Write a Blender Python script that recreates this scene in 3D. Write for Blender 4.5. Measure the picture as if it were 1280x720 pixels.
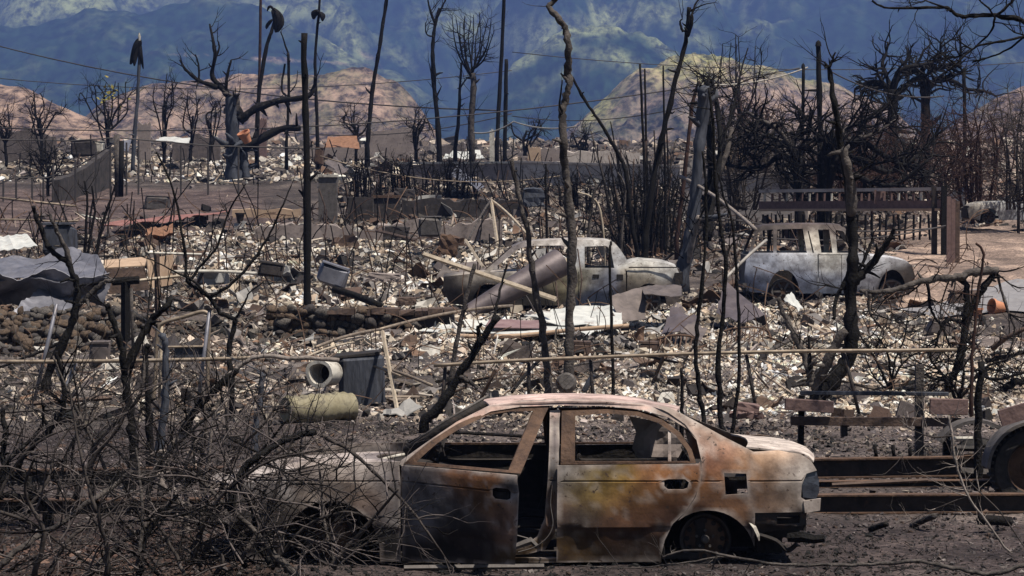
import bpy, bmesh, math, random
import numpy as np
from mathutils import Vector, Matrix, noise
from mathutils.geometry import delaunay_2d_cdt

for o in list(bpy.data.objects):
    bpy.data.objects.remove(o)
S = bpy.context.scene
COL = S.collection
R = math.radians

# ------------------------------------------------------------------ camera
CZ = 2.77            # eye height above the yard, metres
FPX = 3556.0         # focal length in photo pixels (100 mm on 36 mm)
HOR = 231.0          # row of the level line of sight
PITCH = math.atan((360 - HOR) / FPX)
cam = bpy.data.cameras.new('camera')
cam.lens = 100.0
cam.sensor_width = 36.0
cam.clip_start = 0.5
cam.clip_end = 30000
cam_o = bpy.data.objects.new('camera', cam)
COL.objects.link(cam_o)
cam_o.location = (0, 0, CZ)
cam_o.rotation_euler = (R(90) - PITCH, 0, 0)
S.camera = cam_o

# ------------------------------------------------------------------ light
SUN_EL, SUN_AZ = 66.0, 128.0     # azimuth from +Y (away from the camera) towards +X
w = bpy.data.worlds.new('World')
S.world = w
w.use_nodes = True
nt = w.node_tree
bg = nt.nodes['Background']
sky = nt.nodes.new('ShaderNodeTexSky')
sky.sky_type = 'NISHITA'
sky.sun_disc = False
sky.sun_elevation = R(SUN_EL)
sky.sun_rotation = R(SUN_AZ)
nt.links.new(sky.outputs[0], bg.inputs[0])
bg.inputs[1].default_value = 0.05
sun = bpy.data.lights.new('sun', 'SUN')
sun.energy = 5.0
sun.angle = R(0.53)
sun.color = (1.0, 0.94, 0.83)
sun_o = bpy.data.objects.new('sun', sun)
COL.objects.link(sun_o)
sd = Vector((math.sin(R(SUN_AZ)) * math.cos(R(SUN_EL)), math.cos(R(SUN_AZ)) * math.cos(R(SUN_EL)), math.sin(R(SUN_EL))))
sun_o.rotation_euler = sd.to_track_quat('Z', 'Y').to_euler()
sun_o.location = (0, 0, 60)
S.view_settings.view_transform = 'Standard'
S.view_settings.look = 'None'
S.view_settings.exposure = 0.62
S.view_settings.gamma = 1.0
S.cycles.max_bounces = 5
S.cycles.diffuse_bounces = 3
S.cycles.use_denoising = True

# ------------------------------------------------------------------ photo geometry
FW = Vector((0, math.cos(PITCH), -math.sin(PITCH)))
UP = Vector((0, math.sin(PITCH), math.cos(PITCH)))
def W(px, py, Y):
    """world point seen at photo pixel (px,py), at distance Y"""
    d = Vector((px - 640, 0, 0)) + UP * (360 - py) + FW * FPX
    t = Y / d.y
    return Vector((d.x * t, Y, CZ + d.z * t))
def ppm(Y):
    return FPX / Y
KN = [(-60, 0.0), (66, 0.0)]
for Yk, row in ((80, 332), (95, 294), (115, 256), (135, 229), (165, 207), (205, 191), (265, 181), (340, 177)):
    KN.append((Yk, CZ - (row - HOR) * Yk / FPX))
KN += [(900, 12.0), (40000, 60.0)]
KY = [k[0] for k in KN]; KZ = [k[1] for k in KN]
def prof(y):
    return float(np.interp(y, KY, KZ))
def bump(x, y):
    a = min(max((y - 33) / 10, 0.12), 1.0)
    return a * (0.20 * noise.noise((x * 0.45, y * 0.3, 2.1)) + 0.09 * noise.noise((x * 1.3, y * 0.9, 7.7)))
def G(x, y):
    return prof(y) + bump(x, y)
def Yg(row):
    lo, hi = 14.0, 338.0
    for _ in range(40):
        m = (lo + hi) / 2
        z = prof(m)
        rw = HOR + (CZ - z) * FPX / m
        if rw > row: lo = m
        else: hi = m
    return lo
def B(px, row):
    Y = Yg(row)
    p = W(px, row, Y)
    p.z = G(p.x, p.y)
    return p

# ------------------------------------------------------------------ materials
def lnk(nt, a, b): nt.links.new(a, b)
def mat(name, c1, c2, scale=3.0, rough=0.9, metal=0.0, bump_s=0.0, bump_scale=20.0, c3=None, sc3=12.0, lo=0.35, hi=0.65,
        stretch=None, attr=False, lo3=0.6, hi3=0.72, spec=0.3):
    m = bpy.data.materials.new(name)
    m.use_nodes = True
    nt = m.node_tree
    b = nt.nodes['Principled BSDF']
    b.inputs['Roughness'].default_value = rough
    b.inputs['Metallic'].default_value = metal
    b.inputs['Specular IOR Level'].default_value = spec
    tc = nt.nodes.new('ShaderNodeTexCoord')
    mp = nt.nodes.new('ShaderNodeMapping')
    lnk(nt, tc.outputs['Object'], mp.inputs[0])
    if stretch: mp.inputs['Scale'].default_value = stretch
    n1 = nt.nodes.new('ShaderNodeTexNoise')
    n1.inputs['Scale'].default_value = scale
    n1.inputs['Detail'].default_value = 6
    n1.inputs['Roughness'].default_value = 0.65
    lnk(nt, mp.outputs[0], n1.inputs['Vector'])
    r1 = nt.nodes.new('ShaderNodeMapRange')
    r1.inputs[1].default_value = lo; r1.inputs[2].default_value = hi
    lnk(nt, n1.outputs['Fac'], r1.inputs[0])
    mx = nt.nodes.new('ShaderNodeMix'); mx.data_type = 'RGBA'
    mx.inputs['A'].default_value = (*c1, 1); mx.inputs['B'].default_value = (*c2, 1)
    lnk(nt, r1.outputs[0], mx.inputs['Factor'])
    out = mx.outputs['Result']
    if attr:
        at = nt.nodes.new('ShaderNodeAttribute'); at.attribute_name = 'col'
        mm = nt.nodes.new('ShaderNodeMix'); mm.data_type = 'RGBA'; mm.blend_type = 'MULTIPLY'
        mm.inputs['Factor'].default_value = 1
        lnk(nt, at.outputs['Color'], mm.inputs['A']); lnk(nt, out, mm.inputs['B'])
        out = mm.outputs['Result']
    if c3 is not None:
        n2 = nt.nodes.new('ShaderNodeTexNoise')
        n2.inputs['Scale'].default_value = sc3; n2.inputs['Detail'].default_value = 8
        n2.inputs['Roughness'].default_value = 0.7
        lnk(nt, mp.outputs[0], n2.inputs['Vector'])
        r2 = nt.nodes.new('ShaderNodeMapRange')
        r2.inputs[1].default_value = lo3; r2.inputs[2].default_value = hi3
        lnk(nt, n2.outputs['Fac'], r2.inputs[0])
        m3 = nt.nodes.new('ShaderNodeMix'); m3.data_type = 'RGBA'
        lnk(nt, r2.outputs[0], m3.inputs['Factor']); lnk(nt, out, m3.inputs['A'])
        m3.inputs['B'].default_value = (*c3, 1)
        out = m3.outputs['Result']
    lnk(nt, out, b.inputs['Base Color'])
    if bump_s > 0:
        n3 = nt.nodes.new('ShaderNodeTexNoise'); n3.inputs['Scale'].default_value = bump_scale
        n3.inputs['Detail'].default_value = 5
        lnk(nt, mp.outputs[0], n3.inputs['Vector'])
        bp = nt.nodes.new('ShaderNodeBump'); bp.inputs['Strength'].default_value = bump_s
        bp.inputs['Distance'].default_value = 0.02
        lnk(nt, n3.outputs['Fac'], bp.inputs['Height'])
        lnk(nt, bp.outputs[0], b.inputs['Normal'])
    return m

M = {}
M['char'] = mat('char_wood', (.0045, .004, .004), (.012, .0102, .0098), 9, .85, 0, .8, 40, (.085, .078, .075), 7, lo3=.58, hi3=.74, spec=.12)
M['black'] = mat('black_char', (.0035, .003, .0032), (.009, .0078, .0075), 12, .8, 0, .8, 40, (.045, .04, .038), 16, lo3=.6, hi3=.75, spec=.14)
M['bark'] = mat('scorched_bark', (.035, .029, .027), (.095, .08, .072), 8, .9, 0, .9, 35, (.015, .012, .012), 5, lo3=.48, hi3=.62)
M['twig'] = mat('twig_char', (.018, .015, .0145), (.07, .058, .053), 6, .85, 0, 0, 1, (.19, .16, .15), 4, lo3=.58, hi3=.72, spec=.1)
M['ashtwig'] = mat('ash_dusted_twig', (.035, .03, .029), (.125, .103, .098), 5, .85, spec=.1)
M['redtwig'] = mat('scorched_brown_twig', (.02, .012, .011), (.065, .037, .03), 4, .9, spec=.1)
M['paletwig'] = mat('ash_grey_bark', (.10, .085, .075), (.24, .20, .18), 7, .9, 0, .6, 30, (.02, .018, .018), 9)
M['blue'] = mat('blue_grey_trunk', (.022, .024, .033), (.06, .064, .08), 7, .75, 0, .6, 25, (.015, .014, .016), 5, lo3=.55, hi3=.65, stretch=(1, 1, .25))
M['wood'] = mat('bleached_wood', (.24, .19, .14), (.42, .35, .27), 6, .85, 0, .3, 30, (.07, .05, .04), 9, stretch=(1, 1, 1))
M['brown'] = mat('scorched_wood', (.045, .03, .025), (.10, .065, .05), 7, .85, 0, .5, 25, (.015, .012, .011), 8)
M['board'] = mat('reddish_board', (.105, .066, .06), (.165, .105, .095), 6, .85, 0, .4, 20, (.04, .025, .022), 6)
M['pipe'] = mat('weathered_pipe', (.15, .115, .085), (.27, .215, .165), 10, .6, .4, 0, 1, (.08, .045, .03), 14)
M['steel'] = mat('dark_steel', (.016, .014, .014), (.04, .032, .03), 6, .6, .4, .3, 30, (.08, .042, .026), 9, lo3=.56, hi3=.72)
M['rust'] = mat('rusted_steel', (.05, .03, .022), (.12, .07, .045), 7, .8, .2, .4, 40, (.02, .016, .015), 10)
M['galv'] = mat('scorched_sheet', (.10, .10, .12), (.19, .185, .21), 3, .5, .35, .2, 9, (.11, .09, .085), 5, lo3=.58, hi3=.7)
M['palesheet'] = mat('pale_sheet', (.40, .40, .38), (.58, .57, .53), 2.5, .55, .1, .25, 9, (.20, .14, .12), 4, lo3=.56, hi3=.7)
M['greybrown'] = mat('brown_sheet', (.085, .07, .066), (.16, .13, .12), 4, .7, .3, .3, 10, (.05, .04, .036), 7)
M['purple'] = mat('heat_tinted_sheet', (.075, .06, .062), (.13, .105, .107), 3, .55, .3, .2, 10)
M['pinkmetal'] = mat('rose_sheet', (.17, .10, .10), (.25, .165, .16), 3, .6, .2)
M['tan'] = mat('tan_panel', (.30, .205, .14), (.42, .30, .21), 3, .9, 0, .3, 20, (.12, .07, .05), 6)
M['concrete'] = mat('smoked_concrete', (.16, .13, .12), (.27, .22, .20), 1.4, .95, 0, .5, 12, (.055, .045, .042), 3, lo3=.54, hi3=.68)
M['palecon'] = mat('pale_concrete', (.32, .27, .24), (.45, .39, .35), 2, .95, 0, .4, 12, (.14, .11, .10), 3, lo3=.56, hi3=.7)
M['blockdark'] = mat('sooty_block', (.02, .018, .018), (.055, .045, .043), 3, .95, 0, .6, 10, (.12, .10, .09), 4, lo3=.6, hi3=.72)
M['stonegrey'] = mat('sooty_grey_stone', (.05, .043, .04), (.15, .13, .115), 4, .95, 0, .8, 14, (.02, .018, .017), 6, lo3=.5, hi3=.6)
M['stone'] = mat('rust_brown_stone', (.045, .032, .024), (.125, .085, .058), 3, .9, 0, .8, 12, (.035, .027, .023), 5)
M['terracotta'] = mat('terracotta', (.36, .15, .08), (.48, .21, .12), 6, .85, 0, .2, 20)
M['redroof'] = mat('faded_red_sheet', (.16, .07, .06), (.25, .12, .105), 3, .85, 0, .2, 10, (.10, .055, .05), 5)
M['orange'] = mat('orange_rust_pile', (.13, .062, .036), (.24, .125, .075), 5, .95, 0, .6, 12, (.10, .05, .03), 7)
M['tank'] = mat('smoked_cream_tank', (.17, .145, .09), (.30, .265, .18), 5, .7, .1, .3, 12, (.05, .04, .03), 5, lo3=.47, hi3=.62)
M['cream'] = mat('chalky_white', (.32, .29, .25), (.50, .47, .42), 4, .8, 0, .3, 15, (.10, .08, .065), 7, lo3=.52, hi3=.66)
M['tyre'] = mat('burnt_rubber', (.012, .011, .011), (.03, .027, .026), 9, .9, 0, .6, 30, (.07, .05, .04), 7)
M['greyiron'] = mat('ash_grey_iron', (.07, .062, .058), (.13, .115, .11), 7, .75, .4, .4, 25, (.09, .05, .035), 8)
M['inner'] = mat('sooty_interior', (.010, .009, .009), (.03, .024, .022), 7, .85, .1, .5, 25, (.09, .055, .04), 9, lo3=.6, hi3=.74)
M['carpaint'] = mat('burnt_car_panel', (.58, .54, .52), (1.22, 1.2, 1.18), 6, .6, .15, .10, 45, (.05, .03, .022), 17, attr=True, lo=.36, hi=.64, lo3=.60, hi3=.645)
M['rubble'] = mat('rubble_bits', (.8, .8, .8), (1.15, 1.12, 1.1), 5, .95, 0, .4, 30, None, attr=True)
M['road'] = mat('asphalt', (.16, .15, .155), (.21, .20, .205), 2, .9, 0, .3, 60, (.30, .25, .21), 4, lo3=.6, hi3=.8)
M['verge'] = mat('pale_dirt', (.30, .235, .19), (.42, .34, .28), 1.2, .95, 0, .5, 10, (.16, .12, .10), 2.5, lo3=.55, hi3=.75)
M['wire'] = mat('sooty_cable', (.03, .026, .026), (.06, .052, .05), 3, .7)
M['palewire'] = mat('bare_cable', (.22, .20, .18), (.34, .31, .28), 3, .6, .3)
M['leaf'] = mat('singed_leaf', (.16, .13, .03), (.26, .22, .05), 5, .8)
M['lamp'] = mat('melted_lamp', (.02, .022, .03), (.05, .055, .07), 8, .3, 0, .3, 20, spec=.5)

# ------------------------------------------------------------------ mesh builder
class MB:
    def __init__(s):
        s.v = []; s.f = []; s.c = []
    def add(s, vs, fs, col=None):
        n = len(s.v)
        s.v.extend(vs)
        s.f.extend([tuple(i + n for i in f) for f in fs])
        if col is not None: s.c.extend([col] * len(vs))
    def box(s, c, size, rot=None, jit=0.0, rnd=None):
        hx, hy, hz = size[0] / 2, size[1] / 2, size[2] / 2
        vs = []
        for dz in (-1, 1):
            for dx, dy in ((-1, -1), (1, -1), (1, 1), (-1, 1)):
                p = Vector((dx * hx, dy * hy, dz * hz))
                if jit: p += Vector((rnd.uniform(-jit, jit), rnd.uniform(-jit, jit), rnd.uniform(-jit, jit)))
                if rot is not None: p = rot @ p
                vs.append(p + Vector(c))
        s.add(vs, [(0, 3, 2, 1), (4, 5, 6, 7), (0, 1, 5, 4), (1, 2, 6, 5), (2, 3, 7, 6), (3, 0, 4, 7)])
    def tube(s, pts, rad, n=6, cap=True, flat=1.0):
        pts = [Vector(p) for p in pts]
        k = len(pts)
        if not isinstance(rad, (list, tuple)): rad = [rad] * k
        t0 = (pts[1] - pts[0]).normalized()
        a = Vector((0, 0, 1)) if abs(t0.z) < .9 else Vector((1, 0, 0))
        u = t0.cross(a).normalized()
        base = len(s.v)
        for i in range(k):
            if i == 0: t = pts[1] - pts[0]
            elif i == k - 1: t = pts[-1] - pts[-2]
            else: t = pts[i + 1] - pts[i - 1]
            t = t.normalized() if t.length > 1e-9 else t0
            u = (u - t * u.dot(t))
            u = u.normalized() if u.length > 1e-6 else t.orthogonal().normalized()
            v = t.cross(u)
            for j in range(n):
                an = 2 * math.pi * j / n
                s.v.append(pts[i] + (u * math.cos(an) + v * (math.sin(an) * flat)) * rad[i])
        for i in range(k - 1):
            for j in range(n):
                j2 = (j + 1) % n
                s.f.append((base + i * n + j, base + i * n + j2, base + (i + 1) * n + j2, base + (i + 1) * n + j))
        if cap:
            s.f.append(tuple(base + j for j in reversed(range(n))))
            s.f.append(tuple(base + (k - 1) * n + j for j in range(n)))
    def lathe(s, prof2, origin, axis=Vector((0, 0, 1)), n=20, closed=False):
        """prof2: (radius, height along axis)"""
        axis = Vector(axis).normalized(); u = axis.orthogonal().normalized(); v = axis.cross(u)
        base = len(s.v)
        for r_, h in prof2:
            for j in range(n):
                a = 2 * math.pi * j / n
                s.v.append(Vector(origin) + axis * h + (u * math.cos(a) + v * math.sin(a)) * r_)
        for i in range(len(prof2) - 1):
            for j in range(n):
                j2 = (j + 1) % n
                s.f.append((base + i * n + j, base + i * n + j2, base + (i + 1) * n + j2, base + (i + 1) * n + j))
    def build(s, name, m, parent=None, loc=None, smooth=False):
        loc = Vector(loc) if loc is not None else Vector((0, 0, 0))
        off = loc if parent is None else Vector(parent['_o'])
        me = bpy.data.meshes.new(name)
        me.from_pydata([tuple(Vector(p) - off) for p in s.v], [], s.f)
        if s.c and len(s.c) == len(s.v):
            a = me.color_attributes.new('col', 'FLOAT_COLOR', 'POINT')
            a.data.foreach_set('color', np.array([(*c, 1) for c in s.c], dtype=np.float32).ravel())
        me.materials.append(M[m] if isinstance(m, str) else m)
        if smooth:
            me.shade_smooth()
            if smooth == 2: me.set_sharp_from_angle(angle=R(38))
        me.update()
        o = bpy.data.objects.new(name, me)
        COL.objects.link(o)
        if parent is None: o.location = loc
        else: o.parent = parent
        o['_o'] = tuple(off)
        return o
def tag(o, label=None, cat=None, group=None, kind=None):
    if label: o['label'] = label
    if cat: o['category'] = cat
    if group: o['group'] = group
    if kind: o['kind'] = kind
    return o
def E(name, label, cat, loc, group=None):
    o = bpy.data.objects.new(name, None)
    COL.objects.link(o)
    o.empty_display_size = .2
    o.location = loc
    o['_o'] = tuple(loc)
    return tag(o, label, cat, group)

def catmull(pts, sub=4):
    if len(pts) < 3: return pts
    out = []
    P = [pts[0]] + list(pts) + [pts[-1]]
    for i in range(1, len(P) - 2):
        for k in range(sub):
            t = k / sub
            out.append(.5 * ((2 * P[i]) + (P[i + 1] - P[i - 1]) * t + (2 * P[i - 1] - 5 * P[i] + 4 * P[i + 1] - P[i + 2]) * t * t
                             + (3 * P[i] - P[i - 1] - 3 * P[i + 1] + P[i + 2]) * t ** 3))
    out.append(pts[-1])
    return out
def rvec(rg):
    return Vector((rg.gauss(0, 1), rg.gauss(0, 1), rg.gauss(0, 1)))
def twig(mb, p, d, L, r, lev, rg, n=6, up=.06, kink=.22, kids=3, sides=4, spread=.9):
    pts = [p]; ds = [d]
    for i in range(n):
        d = (d + rvec(rg) * kink * .6 + Vector((0, 0, up))).normalized()
        p = p + d * (L / n)
        pts.append(p); ds.append(d)
    mb.tube(pts, [r * (1 - .7 * i / n) for i in range(n + 1)], sides if lev > 0 else 3, cap=False)
    if lev > 0:
        for k in range(kids):
            i = rg.randint(1, n)
            q = rvec(rg); q = (q - ds[i] * q.dot(ds[i])).normalized()
            twig(mb, pts[i], (ds[i] + q * rg.uniform(.4, spread)).normalized(), L * rg.uniform(.35, .65), r * (1 - .7 * i / n) * .7,
                 lev - 1, rg, max(3, n - 1), up, kink, kids, sides, spread)
def limb_path(pts, Y, r0, r1, rg, drift=.4, first=False, jit=.25):
    """photo polyline, base end first, to a rough round 3-D path"""
    w_ = [W(pts[0][0], pts[0][1], Y)]
    acc = 0; sl = 0 if first else rg.uniform(-drift, drift)
    for a, b in zip(pts, pts[1:]):
        acc += math.hypot(b[0] - a[0], b[1] - a[1]) / ppm(Y)
        w_.append(W(b[0], b[1], Y + sl * acc + (rg.uniform(-.06, .06) * acc if not first else rg.uniform(-.02, .02) * acc)))
    path = catmull(w_, 5)
    n = len(path); pm = ppm(Y)
    rad = [.74 * (r0 + (r1 - r0) * (i / (n - 1))) / pm * (rg.uniform(.9, 1.12) if r0 < 4 else rg.uniform(.84, 1.2)) for i in range(n)]
    path = [p + rvec(rg) * min(rad[i], .03) * jit * (0 if i == 0 else 1) for i, p in enumerate(path)]
    return path, rad
TREE_N = [0]
def tree(name, cat, label, limbs, group=None, Y=None, m='char', tw=(0, .5, .01, 1), seed=None, twm=None, drift=.4, base=True, sides=8,
         kink=.22, up=.06, kids=3, twtop=.25, limbname='limb', trunkname='trunk'):
    """limbs[0] is the trunk; every limb: (points, r0, r1[, material]) in photo pixels, base end first"""
    TREE_N[0] += 1
    rg = random.Random(seed if seed is not None else TREE_N[0] * 17 + 3)
    if Y is None: Y = Yg(limbs[0][0][0][1])
    p0 = W(limbs[0][0][0][0], limbs[0][0][0][1], Y)
    root = E(name, label, cat, (p0.x, p0.y, G(p0.x, p0.y) if base else p0.z), group)
    tmb = MB(); any_t = False
    for i, lb in enumerate(limbs):
        pts, r0, r1 = lb[0], lb[1], lb[2]
        path, rad = limb_path(pts, Y, r0, r1, rg, drift, first=(i == 0))
        mb = MB()
        if i == 0 and base:
            g = Vector((path[0].x, path[0].y, min(path[0].z, G(path[0].x, path[0].y)) - .25))
            path = [g] + path; rad = [rad[0] * 1.25] + rad
        mb.tube(path, rad, sides)
        mb.build(trunkname if i == 0 else limbname, lb[3] if len(lb) > 3 else m, root, smooth=True)
        n = len(path)
        if r0 >= 2.6:
            sb = MB()
            for k in range(3 if r0 < 6 else 5):
                j = rg.randint(n // 5, n - 2); t = (path[j + 1] - path[j]).normalized(); q = rvec(rg); q = (q - t * q.dot(t)).normalized()
                e = (q + t * rg.uniform(-.2, .9)).normalized(); L_ = rad[j] * rg.uniform(2.2, 5.5)
                sb.tube([path[j], path[j] + e * L_ * .6 + rvec(rg) * rad[j] * .25, path[j] + e * L_], [rad[j] * .62, rad[j] * .42, rad[j] * .18], 6)
            tag(sb.build('stubs', lb[3] if len(lb) > 3 else m, root, smooth=True), kind='stuff')
        for k in range(tw[0]):
            j = rg.randint(int(n * twtop), n - 1)
            t = (path[min(j + 1, n - 1)] - path[max(j - 1, 0)]).normalized()
            q = rvec(rg); q = (q - t * q.dot(t)).normalized()
            twig(tmb, path[j], (q + t * rg.uniform(.1, .9)).normalized(), tw[1] * rg.uniform(.5, 1.3), min(tw[2], rad[j] * .7), tw[3], rg,
                 kink=kink, up=up, kids=kids)
            any_t = True
    if any_t:
        o = tmb.build('twigs', twm or m, root, smooth=True)
        o['kind'] = 'stuff'
    return root
def resample(poly, step):
    out = []
    for a, b in zip(poly, poly[1:]):
        L = math.hypot(b[0] - a[0], b[1] - a[1]); n = max(1, int(L / step))
        for k in range(n): out.append((a[0] + (b[0] - a[0]) * k / n, a[1] + (b[1] - a[1]) * k / n))
    out.append(poly[-1])
    return out
def inside(p, poly):
    x, y = p; c = False; n = len(poly); j = n - 1
    for i in range(n):
        xi, yi = poly[i]; xj, yj = poly[j]
        if (yi > y) != (yj > y) and x < (xj - xi) * (y - yi) / (yj - yi + 1e-12) + xi: c = not c
        j = i
    return c
def dseg(p, a, b):
    ax, ay = a; bx, by = b; dx, dy = bx - ax, by - ay
    t = max(0, min(1, ((p[0] - ax) * dx + (p[1] - ay) * dy) / (dx * dx + dy * dy + 1e-12)))
    return math.hypot(p[0] - ax - t * dx, p[1] - ay - t * dy)
def panel(mb, outline, holes, f, step=.06, thick=.015, colf=None, rows=()):
    """a sheet cut to a 2-D outline with holes, pressed onto surface f(u,v,d), d = depth below the skin"""
    loops = [resample(list(l) + [l[0]], step)[:-1] for l in [outline] + list(holes)]
    vs = []; es = []
    for l in loops:
        n = len(vs); k = len(l)
        vs += [Vector(p) for p in l]
        es += [(n + i, n + (i + 1) % k) for i in range(k)]
    xs = [p[0] for p in outline]; ys_ = [p[1] for p in outline]
    segs = [(l[i], l[(i + 1) % len(l)]) for l in loops for i in range(len(l))]
    x = min(xs) + step * .37
    while x < max(xs):
        y = min(ys_) + step * .41
        while y < max(ys_):
            p = (x, y)
            if any(abs(y - rw) < step * .3 for rw in rows):
                y += step; continue
            if inside(p, outline) and not any(inside(p, h) for h in holes) and min(dseg(p, a, b) for a, b in segs) > step * .35:
                vs.append(Vector(p))
            y += step
        x += step
    for rw in rows:
        x = min(xs) + step * .2
        while x < max(xs):
            p = (x, rw)
            if inside(p, outline) and not any(inside(p, h) for h in holes) and min(dseg(p, a, b) for a, b in segs) > step * .12: vs.append(Vector(p))
            x += step
    ov, oe, of, *_ = delaunay_2d_cdt(vs, es, [], 0, 1e-5)
    def keep(fc):
        p = (sum(ov[i][0] for i in fc) / 3, sum(ov[i][1] for i in fc) / 3)
        return inside(p, outline) and not any(inside(p, h) for h in holes)
    of = [fc for fc in of if keep(fc)]
    n = len(ov)
    top = [f(p[0], p[1], 0) for p in ov]; bot = [f(p[0], p[1], thick) for p in ov]
    cnt = {}
    for fc in of:
        for a, b in zip(fc, list(fc[1:]) + [fc[0]]): cnt[(a, b)] = 1
    fs = [tuple(fc) for fc in of] + [tuple(i + n for i in reversed(fc)) for fc in of]
    for (a, b) in cnt:
        if (b, a) not in cnt: fs.append((a, a + n, b + n, b))
    k = len(mb.v)
    mb.v += top + bot
    mb.f += [tuple(i + k for i in q) for q in fs]
    if colf:
        cs = [colf(p[0], p[1]) for p in ov]
        mb.c += cs + cs
def arc(cx, cy, r, a0, a1, n=14, ry=None):
    ry = ry or r
    return [(cx + r * math.cos(R(a0 + (a1 - a0) * i / n)), cy + ry * math.sin(R(a0 + (a1 - a0) * i / n))) for i in range(n + 1)]

# ------------------------------------------------------------------ ground sheet
def np_mesh(name, verts, faces, m, kind=None, cols=None, smooth=False, attrs=None):
    """verts (n,3), faces (m,k) arrays"""
    me = bpy.data.meshes.new(name)
    n, k = faces.shape
    me.vertices.add(len(verts)); me.vertices.foreach_set('co', verts.astype(np.float32).ravel())
    me.loops.add(n * k); me.loops.foreach_set('vertex_index', faces.astype(np.int32).ravel())
    me.polygons.add(n)
    me.polygons.foreach_set('loop_start', np.arange(0, n * k, k, dtype=np.int32))
    me.polygons.foreach_set('loop_total', np.full(n, k, dtype=np.int32))
    me.polygons.foreach_set('use_smooth', np.full(n, smooth))
    if cols is not None:
        a = me.color_attributes.new('col', 'FLOAT_COLOR', 'POINT')
        a.data.foreach_set('color', np.concatenate([cols, np.ones((len(cols), 1))], 1).astype(np.float32).ravel())
    me.update(calc_edges=True)
    me.materials.append(M[m] if isinstance(m, str) else m)
    o = bpy.data.objects.new(name, me); COL.objects.link(o)
    if kind: o['kind'] = kind
    return o
def grid_faces(nr, nc):
    i = np.arange(nr - 1)[:, None] * nc + np.arange(nc - 1)[None, :]
    i = i.ravel()
    return np.stack([i, i + 1, i + nc + 1, i + nc], 1)

def ground_mat():
    m = bpy.data.materials.new('ash_ground'); m.use_nodes = True
    nt = m.node_tree; b = nt.nodes['Principled BSDF']
    b.inputs['Roughness'].default_value = .95; b.inputs['Specular IOR Level'].default_value = .15
    tc = nt.nodes.new('ShaderNodeTexCoord')
    def nz(scale, det=8, rough=.7):
        n = nt.nodes.new('ShaderNodeTexNoise'); n.inputs['Scale'].default_value = scale
        n.inputs['Detail'].default_value = det; n.inputs['Roughness'].default_value = rough
        lnk(nt, tc.outputs['Object'], n.inputs['Vector']); return n.outputs['Fac']
    def ramp(src, stops):
        r = nt.nodes.new('ShaderNodeValToRGB'); lnk(nt, src, r.inputs[0])
        e = r.color_ramp.elements
        while len(e) < len(stops): e.new(.5)
        for k, (p, c) in enumerate(stops): e[k].position = p; e[k].color = (*c, 1)
        return r.outputs[0]
    a = ramp(nz(.6), [(.36, (.048, .043, .042)), (.5, (.092, .081, .077)), (.66, (.19, .168, .152))])
    g = ramp(nz(14, 10, .8), [(.40, (.35, .35, .35)), (.5, (.9, .9, .9)), (.6, (1.5, 1.45, 1.4)), (.68, (2.6, 2.4, 2.2))])
    mm = nt.nodes.new('ShaderNodeMix'); mm.data_type = 'RGBA'; mm.blend_type = 'MULTIPLY'; mm.inputs['Factor'].default_value = 1
    lnk(nt, a, mm.inputs['A']); lnk(nt, g, mm.inputs['B'])
    at = nt.nodes.new('ShaderNodeAttribute'); at.attribute_name = 'col'
    m2 = nt.nodes.new('ShaderNodeMix'); m2.data_type = 'RGBA'; m2.blend_type = 'MULTIPLY'; m2.inputs['Factor'].default_value = 1
    lnk(nt, mm.outputs['Result'], m2.inputs['A']); lnk(nt, at.outputs['Color'], m2.inputs['B'])
    lnk(nt, m2.outputs['Result'], b.inputs['Base Color'])
    bp = nt.nodes.new('ShaderNodeBump'); bp.inputs['Strength'].default_value = .9; bp.inputs['Distance'].default_value = .04
    lnk(nt, nz(11, 9, .75), bp.inputs['Height']); lnk(nt, bp.outputs[0], b.inputs['Normal'])
    return m
M['ground'] = ground_mat()
# what the soil is made of: char, ash, bare pale dirt
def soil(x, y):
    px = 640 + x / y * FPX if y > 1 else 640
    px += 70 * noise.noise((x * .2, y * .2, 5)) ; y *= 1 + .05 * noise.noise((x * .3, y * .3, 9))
    c = np.array((1.0, .96, .97))
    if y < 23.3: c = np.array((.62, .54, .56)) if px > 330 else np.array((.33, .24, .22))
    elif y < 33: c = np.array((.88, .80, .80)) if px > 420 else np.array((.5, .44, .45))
    elif y < 52 and px > 600: c = np.array((1.9, 1.75, 1.68))
    elif y < 40: c = np.array((.8, .76, .75))
    if y > 52: c = np.array((.62, .57, .56))
    if 88 < y < 128 and px < 330: c = np.array((.85, .70, .70))
    if y > 60 and px > 1090 and y < 100: c = np.array((2.4, 2.0, 1.75))
    if y > 100 and px > 1150: c = np.array((1.9, 1.6, 1.45))
    return c
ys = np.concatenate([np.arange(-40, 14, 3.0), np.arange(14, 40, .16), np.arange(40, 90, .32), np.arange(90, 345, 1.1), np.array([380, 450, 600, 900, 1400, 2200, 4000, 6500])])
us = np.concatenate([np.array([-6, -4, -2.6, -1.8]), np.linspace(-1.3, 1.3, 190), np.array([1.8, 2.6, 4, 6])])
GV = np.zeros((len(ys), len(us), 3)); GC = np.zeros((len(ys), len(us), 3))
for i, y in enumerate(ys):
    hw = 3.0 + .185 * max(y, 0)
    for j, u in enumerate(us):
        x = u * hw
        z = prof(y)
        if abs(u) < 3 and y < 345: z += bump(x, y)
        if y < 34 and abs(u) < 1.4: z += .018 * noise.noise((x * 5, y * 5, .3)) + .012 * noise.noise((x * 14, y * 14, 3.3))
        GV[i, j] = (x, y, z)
        GC[i, j] = soil(x, y) if y > 0 else (.42, .37, .38)
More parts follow.
